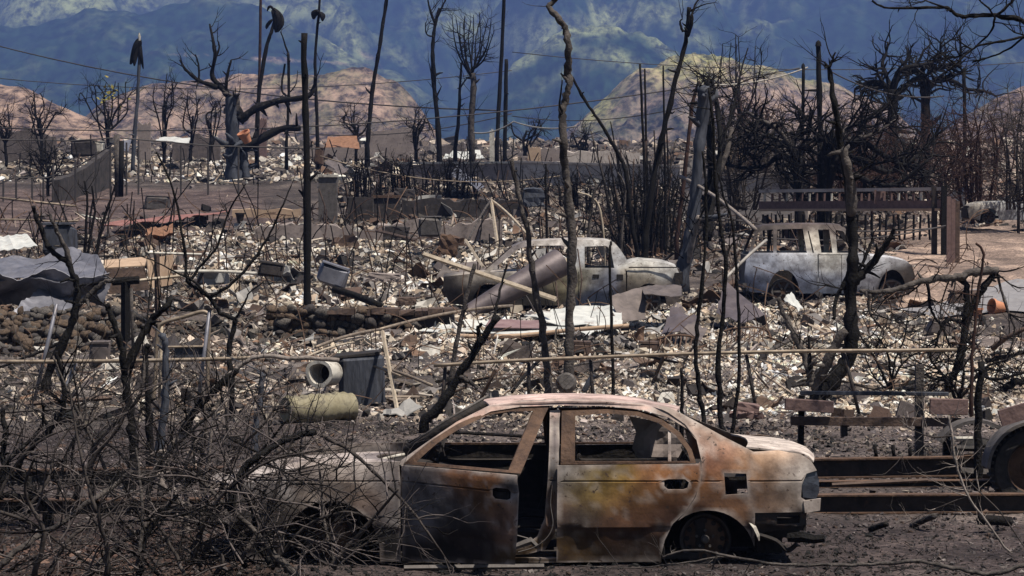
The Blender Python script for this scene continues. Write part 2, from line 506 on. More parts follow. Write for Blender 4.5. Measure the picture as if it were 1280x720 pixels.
# soften the joins between soils
for _ in range(3):
    GC[1:-1] = (GC[:-2] + GC[1:-1] * 2 + GC[2:]) / 4
    GC[:, 1:-1] = (GC[:, :-2] + GC[:, 1:-1] * 2 + GC[:, 2:]) / 4
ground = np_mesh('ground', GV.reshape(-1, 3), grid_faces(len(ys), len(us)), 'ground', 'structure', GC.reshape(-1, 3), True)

# ------------------------------------------------------------------ hills and mountain
def hill_mat(name, forest_shade, grass_sun, soilc, sc):  # on the mountain the first two colours also carry cloud shadow and sunlight
    m = bpy.data.materials.new(name); m.use_nodes = True
    nt = m.node_tree; b = nt.nodes['Principled BSDF']
    b.inputs['Roughness'].default_value = 1; b.inputs['Specular IOR Level'].default_value = 0
    tc = nt.nodes.new('ShaderNodeTexCoord')
    at = nt.nodes.new('ShaderNodeAttribute'); at.attribute_name = 'col'
    sep = nt.nodes.new('ShaderNodeSeparateColor'); lnk(nt, at.outputs['Color'], sep.inputs[0])
    mpp = nt.nodes.new('ShaderNodeMapping'); mpp.inputs['Scale'].default_value = (1, .2, 1)
    lnk(nt, tc.outputs['Object'], mpp.inputs[0])
    def nz(scale):
        n = nt.nodes.new('ShaderNodeTexNoise'); n.inputs['Scale'].default_value = scale
        n.inputs['Detail'].default_value = 9; n.inputs['Roughness'].default_value = .72
        lnk(nt, mpp.outputs[0], n.inputs['Vector']); return n.outputs['Fac']
    def math_(op, a, b_):
        n = nt.nodes.new('ShaderNodeMath'); n.operation = op
        for k, q in enumerate((a, b_)):
            if isinstance(q, (int, float)): n.inputs[k].default_value = q
            else: lnk(nt, q, n.inputs[k])
        return n.outputs[0]
    def mix(f, a, c):
        n = nt.nodes.new('ShaderNodeMix'); n.data_type = 'RGBA'
        lnk(nt, f, n.inputs['Factor'])
        for k, q in (('A', a), ('B', c)):
            if isinstance(q, tuple): n.inputs[k].default_value = (*q, 1)
            else: lnk(nt, q, n.inputs[k])
        return n.outputs['Result']
    def smooth(x, lo, hi):
        n = nt.nodes.new('ShaderNodeMapRange'); n.inputs[1].default_value = lo; n.inputs[2].default_value = hi
        lnk(nt, x, n.inputs[0]); return n.outputs[0]
    g = smooth(math_('ADD', math_('ADD', sep.outputs[0], math_('MULTIPLY', math_('SUBTRACT', nz(sc * .3), .45), .3)), math_('MULTIPLY', math_('SUBTRACT', nz(sc), .5), 1.5)), .2, 1.0)
    s = smooth(math_('ADD', sep.outputs[1], math_('MULTIPLY', math_('SUBTRACT', nz(sc * 1.7), .5), 1.7)), .3, .75)
    c = mix(s, mix(g, forest_shade, grass_sun), soilc)
    n2 = nz(sc * 6)
    v = nt.nodes.new('ShaderNodeMix'); v.data_type = 'RGBA'; v.blend_type = 'MULTIPLY'; v.inputs['Factor'].default_value = 1
    lnk(nt, c, v.inputs['A'])
    rr = nt.nodes.new('ShaderNodeValToRGB'); lnk(nt, n2, rr.inputs[0])
    rr.color_ramp.elements[0].position = .4; rr.color_ramp.elements[0].color = (.22, .22, .22, 1)
    rr.color_ramp.elements[1].position = .6; rr.color_ramp.elements[1].color = (1.7, 1.7, 1.7, 1)
    lnk(nt, rr.outputs[0], v.inputs['B'])
    lnk(nt, v.outputs['Result'], b.inputs['Base Color'])
    return m
def hill(name, crest, Y0, Y1, m, zb, veg_light, relief=.06, nc=260, nr=70, back=.5, power=1.0, spur=6.0, seed=0.0):
    """crest: skyline as (photo column, row), at distance Y1; the front slope starts at Y0; veg(px,row) -> (grass, bare)"""
    cx = np.array([c[0] for c in crest], float); cr = np.array([c[1] for c in crest], float)
    px = np.linspace(cx[0], cx[-1], nc)
    row = np.interp(px, cx, cr)
    k = np.ones(7) / 7; row[3:-3] = np.convolve(row, k, 'valid')
    V = np.zeros((nr, nc, 3)); C = np.zeros((nr, nc, 3))
    for i in range(nr):
        t = i / (nr - 1) * (1 + back)
        for j in range(nc):
            Y = Y0 + t * (Y1 - Y0)
            x = (px[j] - 640) / FPX * (Y1 * .55 + Y * .45)
            zc = CZ + (HOR - row[j]) * Y1 / FPX
            h = min(t, 1) ** power if t <= 1 else 1 - .25 * ((t - 1) / back) ** 2
            q = (x / Y1 * spur * 10, Y / Y1 * spur * 2.5, seed)
            rl = noise.fractal(q, 1.0, 2.1, 5) * relief * (zc - zb) * min(1, 4 * t) * (1 if t < .7 else max(0.6, 1 - (t - .7) * 2.5))
            V[i, j] = (x, Y, zb + (zc - zb) * h + rl)
            r_ = HOR - (V[i, j, 2] - CZ) * FPX / Y
            g, s = veg_light(640 + x / Y * FPX, r_)
            C[i, j] = (g, s, 0)
    return np_mesh(name, V.reshape(-1, 3), grid_faces(nr, nc), m, 'structure', C.reshape(-1, 3), True)
def blob(px, r, x0, y0, sx, sy, a=0.0):
    ca, sa = math.cos(R(a)), math.sin(R(a))
    dx, dy = px - x0, r - y0
    u = (dx * ca + dy * sa) / sx; v = (-dx * sa + dy * ca) / sy
    return math.exp(-(u * u + v * v))
def veg_light_mt(px, r):  # sunlit patches between cloud shadows, painted together with the grass
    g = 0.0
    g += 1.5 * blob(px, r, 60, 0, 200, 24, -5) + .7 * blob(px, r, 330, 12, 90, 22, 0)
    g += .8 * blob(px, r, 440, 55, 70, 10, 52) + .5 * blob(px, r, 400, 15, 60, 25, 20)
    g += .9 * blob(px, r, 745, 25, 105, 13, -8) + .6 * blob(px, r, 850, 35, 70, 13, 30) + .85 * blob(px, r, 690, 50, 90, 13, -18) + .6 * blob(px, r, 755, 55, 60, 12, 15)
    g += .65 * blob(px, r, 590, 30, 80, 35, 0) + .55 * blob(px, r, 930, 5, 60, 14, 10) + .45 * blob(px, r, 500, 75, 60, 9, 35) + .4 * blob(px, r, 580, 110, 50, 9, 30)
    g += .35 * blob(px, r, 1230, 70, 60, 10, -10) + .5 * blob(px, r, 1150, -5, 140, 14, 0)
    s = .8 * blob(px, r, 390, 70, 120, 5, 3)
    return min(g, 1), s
def veg_tan(px, r):
    return .25 + .4 * blob(px, r, 420, 100, 70, 12), .55
def veg_right(px, r):
    return .9 * blob(px, r, 850, 85, 160, 26, 6) + .6 * blob(px, r, 740, 130, 40, 40), .45 + .4 * blob(px, r, 1000, 135, 160, 25, 5)
M['mountain'] = hill_mat('mountain_side', (.010, .021, .010), (.165, .18, .085), (.20, .145, .10), .012)  # dark forest doubles as painted cloud shadow, pale grass as sunlit slope
M['dryhill'] = hill_mat('dry_hill', (.05, .042, .03), (.20, .18, .085), (.19, .13, .095), .035)
M['greenhill'] = hill_mat('grassy_hill', (.04, .042, .03), (.30, .28, .105), (.19, .135, .10), .03)
hill('mountain', [(-2600, -140), (-900, -150), (100, -170), (500, -150), (900, -190), (1400, -150), (2200, -160), (3900, -120)], 3300, 5200, 'mountain', 14, veg_light_mt, .28, 460, 150, .3, 1.05, 3.4, 3.0)
def veg_light_b(px, r):  # here and on the next two spurs, sunlight is painted in as grass tone
    return .15 + .75 * blob(px, r, 425, 62, 40, 14, 48) + .35 * blob(px, r, 470, 82, 60, 7, 30) + .25 * blob(px, r, 260, 0, 120, 6, 0), .55 * blob(px, r, 330, 74, 190, 4, 3)
def veg_light_a(px, r):
    return .12 + .95 * blob(px, r, 740, 38, 80, 9, -6) + .85 * blob(px, r, 830, 62, 40, 8, 42) + .8 * blob(px, r, 665, 70, 60, 9, -32) + .55 * blob(px, r, 735, 66, 70, 9, 12) + .5 * blob(px, r, 790, 85, 40, 7, 40) + .3 * blob(px, r, 700, 95, 60, 8, -20), .05
def veg_light_c(px, r):
    return .14 + .4 * blob(px, r, 960, 30, 70, 8, -18) + .25 * blob(px, r, 1200, 60, 90, 10, 10), .03
hill('hill', [(-900, 60), (-300, 44), (0, 32), (60, 27), (130, 20), (190, 9), (250, 0), (320, 10), (380, 34), (430, 66), (480, 88), (540, 124), (600, 160), (660, 190)], 2500, 3500, 'mountain', 12, veg_light_b, .17, 300, 90, .35, 1.0, 4.5, 31.0)
hill('hill', [(500, 190), (560, 150), (600, 118), (645, 84), (690, 54), (745, 36), (800, 40), (845, 62), (885, 98), (930, 140), (980, 185)], 2400, 3100, 'mountain', 12, veg_light_a, .19, 240, 80, .4, 1.0, 5.0, 37.0)
hill('hill', [(780, 190), (830, 130), (880, 78), (930, 40), (985, 22), (1060, 10), (1150, -4), (1300, -16), (1600, -40), (2200, -50)], 3000, 3900, 'mountain', 12, veg_light_c, .18, 260, 80, .35, 1.0, 4.5, 41.0)
hill('hill', [(-500, 110), (-120, 98), (0, 103), (40, 115), (85, 135), (120, 152), (150, 170), (200, 185)], 800, 950, 'dryhill', 8, lambda p, r: (.15, .75), .09, 120, 40, .4, .9, 6, 1.0)
hill('hill', [(60, 185), (95, 160), (130, 125), (200, 104), (280, 97), (330, 94), (420, 90), (465, 88), (492, 97), (512, 118), (535, 150), (560, 185)], 1020, 1250, 'dryhill', 8, veg_tan, .10, 160, 40, .4, .9, 8, 5.0)
hill('hill', [(660, 195), (700, 172), (730, 145), (765, 112), (800, 85), (840, 70), (880, 63), (930, 72), (985, 92), (1030, 104), (1080, 118), (1115, 140), (1150, 170), (1180, 192)], 1180, 1500, 'greenhill', 8, veg_right, .13, 200, 46, .4, .9, 9, 9.0)
hill('hill', [(1130, 190), (1180, 165), (1220, 138), (1255, 118), (1300, 100), (1420, 80), (1700, 95)], 950, 1150, 'dryhill', 8, lambda p, r: (.2, .6), .10, 120, 36, .4, .9, 8, 11.0)

# ------------------------------------------------------------------ rubble (uncountable), with its own bit colours
rng = np.random.default_rng(11)
UNIT = np.array([(-1, -1, -1), (1, -1, -1), (1, 1, -1), (-1, 1, -1), (-1, -1, 1), (1, -1, 1), (1, 1, 1), (-1, 1, 1)], float) * .5
BF = np.array([(0, 3, 2, 1), (4, 5, 6, 7), (0, 1, 5, 4), (1, 2, 6, 5), (2, 3, 7, 6), (3, 0, 4, 7)])
def cheap_noise(x, y, s, seed):
    r = np.random.default_rng(seed); v = np.zeros_like(x)
    for k in range(7):
        a = r.uniform(0, 6.28); f = s * r.uniform(.5, 1.9); p = r.uniform(0, 6.28)
        v += np.sin((x * math.cos(a) + y * math.sin(a)) * f + p)
    return v / 7
def terrain_np(x, y):
    xi = np.clip(y, -40, 900)
    z = np.interp(xi, KY, KZ)
    return z + np.array([bump(float(a), float(b)) for a, b in zip(x, y)])
PAL = {'ash': [(.46, .42, .37), (.36, .31, .25), (.30, .235, .175), (.50, .47, .44), (.22, .17, .13), (.16, .14, .13), (.07, .06, .055), (.40, .33, .25), (.025, .022, .02)],
       'mid': [(.26, .21, .17), (.33, .28, .23), (.17, .135, .11), (.10, .08, .07), (.04, .035, .032), (.42, .37, .32), (.13, .08, .055), (.02, .018, .017), (.20, .17, .16)],
       'dark': [(.06, .05, .05), (.03, .026, .026), (.10, .085, .085), (.15, .125, .12), (.018, .015, .015), (.07, .045, .035), (.22, .19, .18)]}
PAL['litter'] = [(.065, .038, .03), (.04, .027, .023), (.09, .055, .042), (.025, .02, .018)]
PW = {'litter': [.3, .3, .2, .2], 'ash': [.17, .15, .14, .12, .11, .08, .08, .07, .08], 'mid': [.16, .12, .15, .14, .15, .08, .07, .07, .06], 'dark': [.24, .26, .16, .08, .14, .08, .04]}
def scatter(name, n, xr, yr, size, pal, flat=.45, dens=None, thr=-9, stick=.12, pxr=None, tone=1.0, lift=.25, pa=1.9):
    """bits thrown over a patch of ground; xr in metres, or pxr in photo columns (a patch that widens with distance)"""
    y = yr[0] + (yr[1] - yr[0]) * rng.random(n) * (1 + .06 * rng.standard_normal(n))
    if pxr is not None: x = (pxr[0] + (pxr[1] - pxr[0]) * rng.random(n) + 45 * rng.standard_normal(n) - 640) / FPX * y
    else: x = xr[0] + (xr[1] - xr[0]) * rng.random(n)
    d = cheap_noise(x, y, .8, 5) + .6 * cheap_noise(x, y, 2.4, 6)
    keep = d + .35 * rng.standard_normal(n) > thr
    cpx = 640 + x / y * FPX + 25 * d
    yard = (cpx < 415) & (y > 104) & (y < 133); lane = (cpx > 1120) & (y > 60) & (y < 99)
    keep &= ~((yard | lane) & (rng.random(n) < .93))
    x, y, d = x[keep], y[keep], d[keep]; n = len(x)
    s = size[0] * (size[1] / size[0]) ** (rng.random(n) ** 1.8)
    dims = np.stack([s * rng.uniform(.7, 1.5, n), s * rng.uniform(.5, 1.1, n), s * rng.uniform(min(.25, flat * .5), flat * 1.7, n)], 1)
    st = rng.random(n) < stick
    dims[st] = np.stack([s[st] * rng.uniform(2, 5, st.sum()), s[st] * .16, s[st] * .13], 1)
    V = UNIT[None] + rng.uniform(-.24, .24, (n, 8, 3))
    V[:, 4:, :2] *= rng.uniform(.15, 1.1, (n, 1, 1))
    V = V * dims[:, None, :]
    yaw = rng.uniform(0, 6.283, n); tx = rng.normal(0, .38, n); ty = rng.normal(0, .38, n)
    def rot(V, a, i, j):
        c, q = np.cos(a)[:, None], np.sin(a)[:, None]
        vi, vj = V[..., i].copy(), V[..., j].copy()
        V[..., i] = c * vi - q * vj; V[..., j] = q * vi + c * vj
    rot(V, tx, 1, 2); rot(V, ty, 0, 2); rot(V, yaw, 0, 1)
    z = terrain_np(x, y) + s * rng.uniform(0, lift, n) + np.maximum(0, d) * .05
    V += np.stack([x, y, z], 1)[:, None, :]
    pc = np.array(PAL[pal]); ci = rng.choice(len(pc), n, p=np.array(PW[pal]) / sum(PW[pal]))
    patch = .6 * cheap_noise(x, y, .9, 21) + .45 * cheap_noise(x, y * .6, 3.0, 22)
    c = pc[ci] * (tone * (1.0 + pa * patch) * rng.uniform(.75, 1.25, n))[:, None].clip(.09, 2)
    C = np.repeat(c, 8, 0)
    F = (BF[None] + (np.arange(n) * 8)[:, None, None]).reshape(-1, 4)
    return np_mesh(name, V.reshape(-1, 3), F, 'rubble', 'stuff', np.clip(C, .008, .62))
scatter('gravel', 30000, None, (16.5, 24), (.007, .04), 'dark', .5, pxr=(-60, 1340), stick=.3, tone=.8)
scatter('gravel', 15000, None, (24, 34), (.012, .06), 'dark', .5, pxr=(-40, 1320), stick=.3, tone=1.15)
scatter('gravel', 13000, None, (24, 35), (.010, .055), 'mid', .5, pxr=(250, 1320), stick=.2, tone=.9, thr=-.2)
scatter('rubble', 21000, None, (33, 46), (.014, .10), 'mid', .7, pxr=(-200, 760), thr=-.2, stick=.2, tone=.9)
scatter('rubble', 40000, None, (34, 49), (.014, .09), 'ash', .7, pxr=(600, 1480), thr=-.6, stick=.12, pa=1.1, tone=1.25)
scatter('rubble', 19000, None, (45, 64), (.022, .16), 'mid', .7, pxr=(-200, 560), thr=-.2, stick=.2, tone=.9)
scatter('rubble', 29000, None, (46, 66), (.02, .14), 'ash', .7, pxr=(380, 1190), thr=-.6, stick=.12, pa=1.4, tone=1.1)
scatter('rubble', 25000, None, (62, 98), (.03, .21), 'ash', .6, pxr=(180, 700), thr=-.35, stick=.1, tone=.92)
scatter('rubble', 10000, None, (66, 98), (.03, .22), 'mid', .6, pxr=(560, 1140), thr=-.2, tone=.8)
scatter('rubble', 6500, None, (64, 92), (.03, .2), 'mid', .6, pxr=(-30, 200), thr=-.2)
scatter('rubble', 13000, None, (96, 140), (.05, .32), 'mid', .6, pxr=(400, 900), thr=-.15, tone=.75)
scatter('rubble', 4500, None, (134, 190), (.08, .4), 'ash', .5, pxr=(-30, 420), thr=-.2)
scatter('rubble', 9500, None, (138, 235), (.1, .5), 'mid', .6, pxr=(-200, 1480), thr=-.1, tone=.8)
scatter('rubble', 4500, None, (100, 150), (.08, .4), 'mid', .6, pxr=(900, 1310), thr=-.1)
scatter('rubble', 1800, None, (235, 330), (.3, 1.0), 'mid', .6, pxr=(-30, 1310), thr=-.2)

# charred lumps and boards among the pale bits, and snarls of wire
scatter('char_debris', 3200, None, (33, 66), (.05, .26), 'dark', .6, pxr=(-40, 1250), thr=-.1, stick=.35, tone=.9)
scatter('char_debris', 2600, None, (64, 135), (.08, .5), 'dark', .6, pxr=(-40, 1250), thr=-.1, stick=.35, tone=.9)
scatter('lath_debris', 1500, None, (34, 66), (.08, .26), 'mid', .5, pxr=(-40, 1250), thr=-.3, stick=1.0, tone=1.2)
scatter('lath_debris', 900, None, (64, 130), (.14, .42), 'mid', .5, pxr=(-40, 1250), thr=-.3, stick=1.0, tone=1.2)
scatter('leaf_litter', 5200, None, (17, 22), (.02, .06), 'litter', .12, pxr=(-60, 330), stick=.1)
rg = random.Random(88)
TC = [(.05, .04, .037), (.09, .06, .045), (.13, .08, .055), (.16, .145, .14), (.26, .25, .24), (.03, .026, .026), (.11, .095, .09), (.38, .36, .33), (.07, .045, .035)]
for nm_, n_, yr_, xr_, sr_ in (('tin_debris', 210, (34, 66), (-40, 1230), (.18, .6)), ('tin_debris', 230, (64, 104), (160, 1130), (.3, 1.0)), ('tin_debris', 120, (104, 200), (400, 1250), (.5, 1.5))):
    mb = MB()
    for k in range(n_):
        y = rg.uniform(*yr_); x = (rg.uniform(*xr_) - 640) / FPX * y
        c = Vector((x, y, G(x, y) + .05)); sz = rg.uniform(*sr_); asp = rg.uniform(.35, 1)
        rot = Matrix.Rotation(rg.uniform(0, 6.28), 3, 'Z') @ Matrix.Rotation(rg.gauss(0, .55), 3, 'X') @ Matrix.Rotation(rg.gauss(0, .4), 3, 'Y')
        cur = rg.uniform(-1.2, 1.2); o_ = rg.uniform(0, 99); vs = []
        for i in range(6):
            for j in range(4):
                u, v_ = i / 5 - .5, j / 3 - .5
                p = Vector((u * sz, v_ * sz * asp, sz * (cur * u * u + .22 * noise.noise((u * 3 + o_, v_ * 3, 0)) + .12 * noise.noise((u * 8 + o_, v_ * 8, 4)))))
                vs.append(c + rot @ p)
        mb.add(vs, [(i * 4 + j, i * 4 + 4 + j, i * 4 + 5 + j, i * 4 + 1 + j) for i in range(5) for j in range(3)], rg.choice(TC))
    o = mb.build(nm_, 'rubble'); o['kind'] = 'stuff'
    so = o.modifiers.new('thickness', 'SOLIDIFY'); so.thickness = .012
mb = MB()
for k in range(620):
    y = rg.uniform(33, 110); x = (rg.uniform(-40, 1250) - 640) / FPX * y
    p = Vector((x, y, G(x, y) + .05)); d = Vector((rg.uniform(-1, 1), rg.uniform(-.6, .6), rg.uniform(.1, 1))).normalized(); L = rg.uniform(.5, 1.6) * (y / 55) ** .5; pts = [p]
    bend = rvec(rg) * .35 + Vector((0, 0, -.18))
    for q in range(8):
        p = p + d * L / 8; d = (d + bend).normalized(); pts.append(p)
        if p.z < G(p.x, p.y): break
    if len(pts) > 2: mb.tube(pts, .008 * (y / 40), 3, cap=False)
tag(mb.build('wire_debris', 'rust'), kind='stuff')
for nm_, m_, n_, xr_, yr_, hr_, rr_ in (('standing_rods', 'black', 330, (-30, 1000), (64, 150), (.5, 2.2), .018), ('standing_rods', 'brown', 160, (-30, 1000), (60, 150), (.4, 1.5), .022), ('standing_rods', 'char', 110, (380, 1250), (36, 62), (.25, .9), .012)):
    mb = MB()
    for k in range(n_):
        y = rg.uniform(*yr_); px = rg.uniform(*xr_)
        if px < 420 and 104 < y < 133: continue
        x = (px - 640) / FPX * y; b = Vector((x, y, G(x, y) - .1)); h = rg.uniform(*hr_)
        t = b + Vector((rg.gauss(0, .28) * h, rg.gauss(0, .2) * h, h))
        mb.tube([b, b.lerp(t, .5) + rvec(rg) * .05 * h, t], rr_ * y / 90, 4, cap=False)
    tag(mb.build(nm_, m_), kind='stuff')

# ------------------------------------------------------------------ air between here and the mountain
hz = MB(); hz.box((0, 3450, 448), (19000, 7150, 900))
hzm = bpy.data.materials.new('haze'); hzm.use_nodes = True
hn = hzm.node_tree; hn.nodes.remove(hn.nodes['Principled BSDF'])
pv = hn.nodes.new('ShaderNodeVolumePrincipled')
pv.inputs['Color'].default_value = (.205, .32, .75, 1)
pv.inputs['Density'].default_value = .00020
pv.inputs['Anisotropy'].default_value = 0.0
lnk(hn, pv.outputs[0], hn.nodes['Material Output'].inputs['Volume'])
haze = hz.build('haze', hzm); haze['kind'] = 'stuff'

# ================================================================== the burnt sedan, side on
YC = 20.5; CW = 1.66          # near flank distance, width
def ysd(x, z):
    """how far the flank stands in from its widest plane; x in photo columns"""
    t = (x - 690) / 430.0
    a = .13 * abs(t) ** 5
    if z < .28: a += .012 + .03 * (.28 - z) / .28
    elif z < .295: a += .012 * (.295 - z) / .015
    elif z > .62: a += (.016 * max(0, 1 - abs(z - .628) / .008)) + (z - .62) * .10
    if z > .78: a += (z - .78) * .40
    return a
def cxz(px, py):
    """photo pixel on the near flank -> (x metres, z metres)"""
    z = W(px, py, YC).z
    for _ in range(4):
        z = W(px, py, YC + ysd(px, z)).z
    return z
def flank(side, px, z, d):
    y = ysd(px, z) + d
    Y = YC + y if side == 0 else YC + CW - y
    x = (px - 640) * YC / FPX
    return Vector((x, Y, z))
CP = [((440, 588), (.31, .275, .255)), ((400, 600), (.30, .26, .235)), ((470, 640), (.11, .10, .105)), ((490, 612), (.19, .175, .175)), ((430, 620), (.24, .195, .165)), ((488, 645), (.07, .066, .068)), ((480, 690), (.03, .028, .028)), ((300, 628), (.11, .10, .095)), ((310, 665), (.025, .022, .022)), ((335, 645), (.06, .052, .048)), ((452, 632), (.22, .155, .12)), ((470, 680), (.035, .03, .03)),  # dark points low at the front paint in the shaded hollow of the nose
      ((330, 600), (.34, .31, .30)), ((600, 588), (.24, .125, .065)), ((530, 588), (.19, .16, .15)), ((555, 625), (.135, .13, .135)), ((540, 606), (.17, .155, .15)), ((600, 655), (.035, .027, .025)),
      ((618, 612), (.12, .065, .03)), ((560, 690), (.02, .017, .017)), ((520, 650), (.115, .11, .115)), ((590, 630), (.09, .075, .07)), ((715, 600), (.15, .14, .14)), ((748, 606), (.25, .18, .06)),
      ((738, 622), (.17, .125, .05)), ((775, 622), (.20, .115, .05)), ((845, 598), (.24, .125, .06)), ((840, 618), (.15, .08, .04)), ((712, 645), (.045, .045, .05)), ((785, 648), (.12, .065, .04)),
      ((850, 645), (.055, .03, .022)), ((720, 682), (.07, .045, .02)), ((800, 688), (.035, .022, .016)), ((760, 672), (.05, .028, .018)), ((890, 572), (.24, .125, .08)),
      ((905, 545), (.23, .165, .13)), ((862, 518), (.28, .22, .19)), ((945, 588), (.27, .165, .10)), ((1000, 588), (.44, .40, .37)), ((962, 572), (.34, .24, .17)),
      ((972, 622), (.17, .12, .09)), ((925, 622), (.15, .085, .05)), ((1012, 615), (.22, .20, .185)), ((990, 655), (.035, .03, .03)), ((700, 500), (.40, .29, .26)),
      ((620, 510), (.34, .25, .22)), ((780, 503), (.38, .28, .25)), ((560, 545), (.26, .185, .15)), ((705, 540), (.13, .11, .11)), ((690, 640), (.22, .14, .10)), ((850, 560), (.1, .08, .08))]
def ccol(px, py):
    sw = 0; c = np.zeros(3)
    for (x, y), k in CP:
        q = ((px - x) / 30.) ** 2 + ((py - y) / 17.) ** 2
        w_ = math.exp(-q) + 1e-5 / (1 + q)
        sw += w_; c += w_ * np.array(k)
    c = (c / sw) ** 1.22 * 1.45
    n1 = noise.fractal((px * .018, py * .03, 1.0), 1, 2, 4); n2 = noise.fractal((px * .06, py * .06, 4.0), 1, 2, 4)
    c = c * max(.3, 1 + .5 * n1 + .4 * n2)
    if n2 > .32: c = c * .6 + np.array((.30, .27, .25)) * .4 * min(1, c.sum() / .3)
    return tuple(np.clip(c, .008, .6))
def crow(px, z):
    Y = YC + ysd(px, z)
    return HOR + (CZ - z) * FPX / Y
def P2(pts):   # photo outline -> (column, height) outline
    return [(p[0], cxz(*p)) for p in pts]
SX = FPX / YC
def side_panel(name, outl, holes, parent, side=0, d0=0.0, thick=.014, step=7, dent=0.0, post=None, m='carpaint'):
    mb = MB()
    # work in pixel-like units both ways so triangles stay even
    o2 = [(p[0], cxz(*p) * SX) for p in outl]; h2 = [[(p[0], cxz(*p) * SX) for p in h] for h in holes]
    def f(u, v, d):
        z = v / SX
        dd = d + d0 + dent * noise.fractal((u * .02, z * 5, 3.3 + side), 1, 2, 3)
        p = flank(side, u, z, dd)
        if side == 1 and z > .75: p.z -= (z - .75) * .2
        return post(p, u, z) if post else p
    es_ = [(l[i], l[(i + 1) % len(l)]) for l in [o2] + h2 for i in range(len(l))]
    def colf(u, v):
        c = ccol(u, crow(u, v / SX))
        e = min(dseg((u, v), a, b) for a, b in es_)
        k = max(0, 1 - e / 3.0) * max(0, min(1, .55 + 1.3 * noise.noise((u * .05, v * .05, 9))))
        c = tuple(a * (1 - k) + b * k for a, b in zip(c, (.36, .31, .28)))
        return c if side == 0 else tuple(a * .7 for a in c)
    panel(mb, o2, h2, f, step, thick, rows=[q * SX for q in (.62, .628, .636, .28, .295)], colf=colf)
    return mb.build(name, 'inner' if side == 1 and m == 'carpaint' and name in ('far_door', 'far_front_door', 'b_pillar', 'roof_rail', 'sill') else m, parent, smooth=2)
car = E('burnt_sedan', 'burnt-out rusty four-door sedan with one door ajar, standing side on in front', 'car', ((690 - 640) / SX, YC + CW / 2, 0))
# arch cut-outs
fa = arc(412, 692, 62, 8, 172, 16, 66)
fa = [(x, 2 * 692 - y) for x, y in fa]
ra = [(x, 2 * 700 - y) for x, y in arc(886, 700, 61, 6, 174, 18, 62)]
fender = [(277, 612), (300, 601), (350, 590), (400, 582), (440, 578), (498, 577), (500, 600), (500, 702), (474, 702)] + fa + [(345, 702), (300, 698), (278, 665)]
quarter = [(878, 577), (872, 548), (858, 530), (838, 516), (818, 506), (838, 509), (858, 519), (905, 545), (944, 565), (975, 563), (1003, 568), (1016, 576), (1023, 588), (1010, 592), (1004, 606), (1003, 622), (1010, 626), (1012, 640), (945, 641)] + \
    [p for p in ra if p[0] > 848 and p[1] < 690][::1] + [(858, 640), (870, 622), (876, 602)]
fuel = [(906, 591), (934, 592), (936, 617), (908, 619)]
rear_door = [(697, 582), (874, 580), (876, 577), (878, 590), (876, 604), (869, 622), (857, 641), (842, 655), (832, 675), (826, 702), (696, 703)]
handle = [(831, 601), (836, 599), (857, 599), (862, 603), (860, 610), (855, 612), (836, 612), (831, 608)]
frame_out = [(500, 581), (540, 550), (575, 525), (610, 504), (640, 498), (700, 496), (760, 497), (805, 502), (838, 511), (858, 524), (876, 548), (880, 578), (868, 580), (700, 582), (697, 703), (640, 704), (500, 704), (496, 700), (496, 697), (668, 695), (682, 650), (690, 600), (694, 580)]
# side frame: A pillar, roof rail, B pillar, sill
def strip(pts, w_):  # a band of constant width along a polyline, in pixels
    up, dn = [], []
    for i, p in enumerate(pts):
        a = pts[max(i - 1, 0)]; b = pts[min(i + 1, len(pts) - 1)]
        dx, dy = b[0] - a[0], b[1] - a[1]; L = math.hypot(dx, dy)
        k = w_[i] if isinstance(w_, (list, tuple)) else w_
        up.append((p[0] + dy / L * k, p[1] - dx / L * k)); dn.append((p[0] - dy / L * k, p[1] + dx / L * k))
    return up + dn[::-1]
rail = [(500, 581), (535, 556), (572, 531), (612, 511), (650, 505), (700, 503), (760, 504), (806, 509), (840, 519), (864, 534), (883, 558)]
for sdn in (0, 1):
    side_panel('roof_rail', strip(rail, 3.6), [], car, sdn, .01, .05, 5)
    side_panel('rear_door' if sdn == 0 else 'far_door', rear_door, [handle], car, sdn, 0, .03, 7, .012)
    # window frame of the rear door with its quarter light bar
    rf = [(701, 581), (703, 514), (760, 512), (800, 515), (830, 525), (852, 541), (866, 562), (871, 579)]
    rf_in = [(719, 577), (720, 520), (760, 517), (798, 520), (825, 529), (846, 544), (860, 563), (864, 577)]
    side_panel('window_frame', rf, [rf_in], car, sdn, .012, .03, 5, 0, None, 'rust')
    side_panel('quarter_light_bar', [(836, 578), (837, 534), (840.5, 536), (840, 578)], [], car, sdn, .02, .02, 5)
    side_panel('front_fender', fender, [], car, sdn, 0, .02, 8, .014)
    side_panel('quarter_panel', quarter, [fuel], car, sdn, 0, .02, 8, .012)
    side_panel('b_pillar', [(690, 512), (702, 512), (700, 560), (697, 600), (694, 650), (684, 680), (664, 692), (640, 697), (640, 702), (696, 703), (697, 640), (700, 600), (703, 560), (704, 512)] if False else
               [(688, 514), (701, 513), (699, 580), (697, 640), (694, 668), (682, 688), (660, 694), (634, 696), (632, 689), (655, 685), (672, 672), (681, 650), (685, 600), (687, 560)], [], car, sdn, .05, .05, 5, .02)
    side_panel('sill', [(496, 698), (828, 698), (828, 704), (496, 704)], [], car, sdn, .03, .10, 8, .006)
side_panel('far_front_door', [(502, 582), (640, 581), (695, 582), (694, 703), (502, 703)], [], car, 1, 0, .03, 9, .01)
side_panel('far_window_frame', [(520, 581), (560, 548), (600, 520), (640, 511), (690, 510), (694, 581)], [[(540, 578), (570, 549), (603, 525), (640, 516), (680, 515), (684, 578)]], car, 1, .012, .03, 6, 0, None, 'rust')
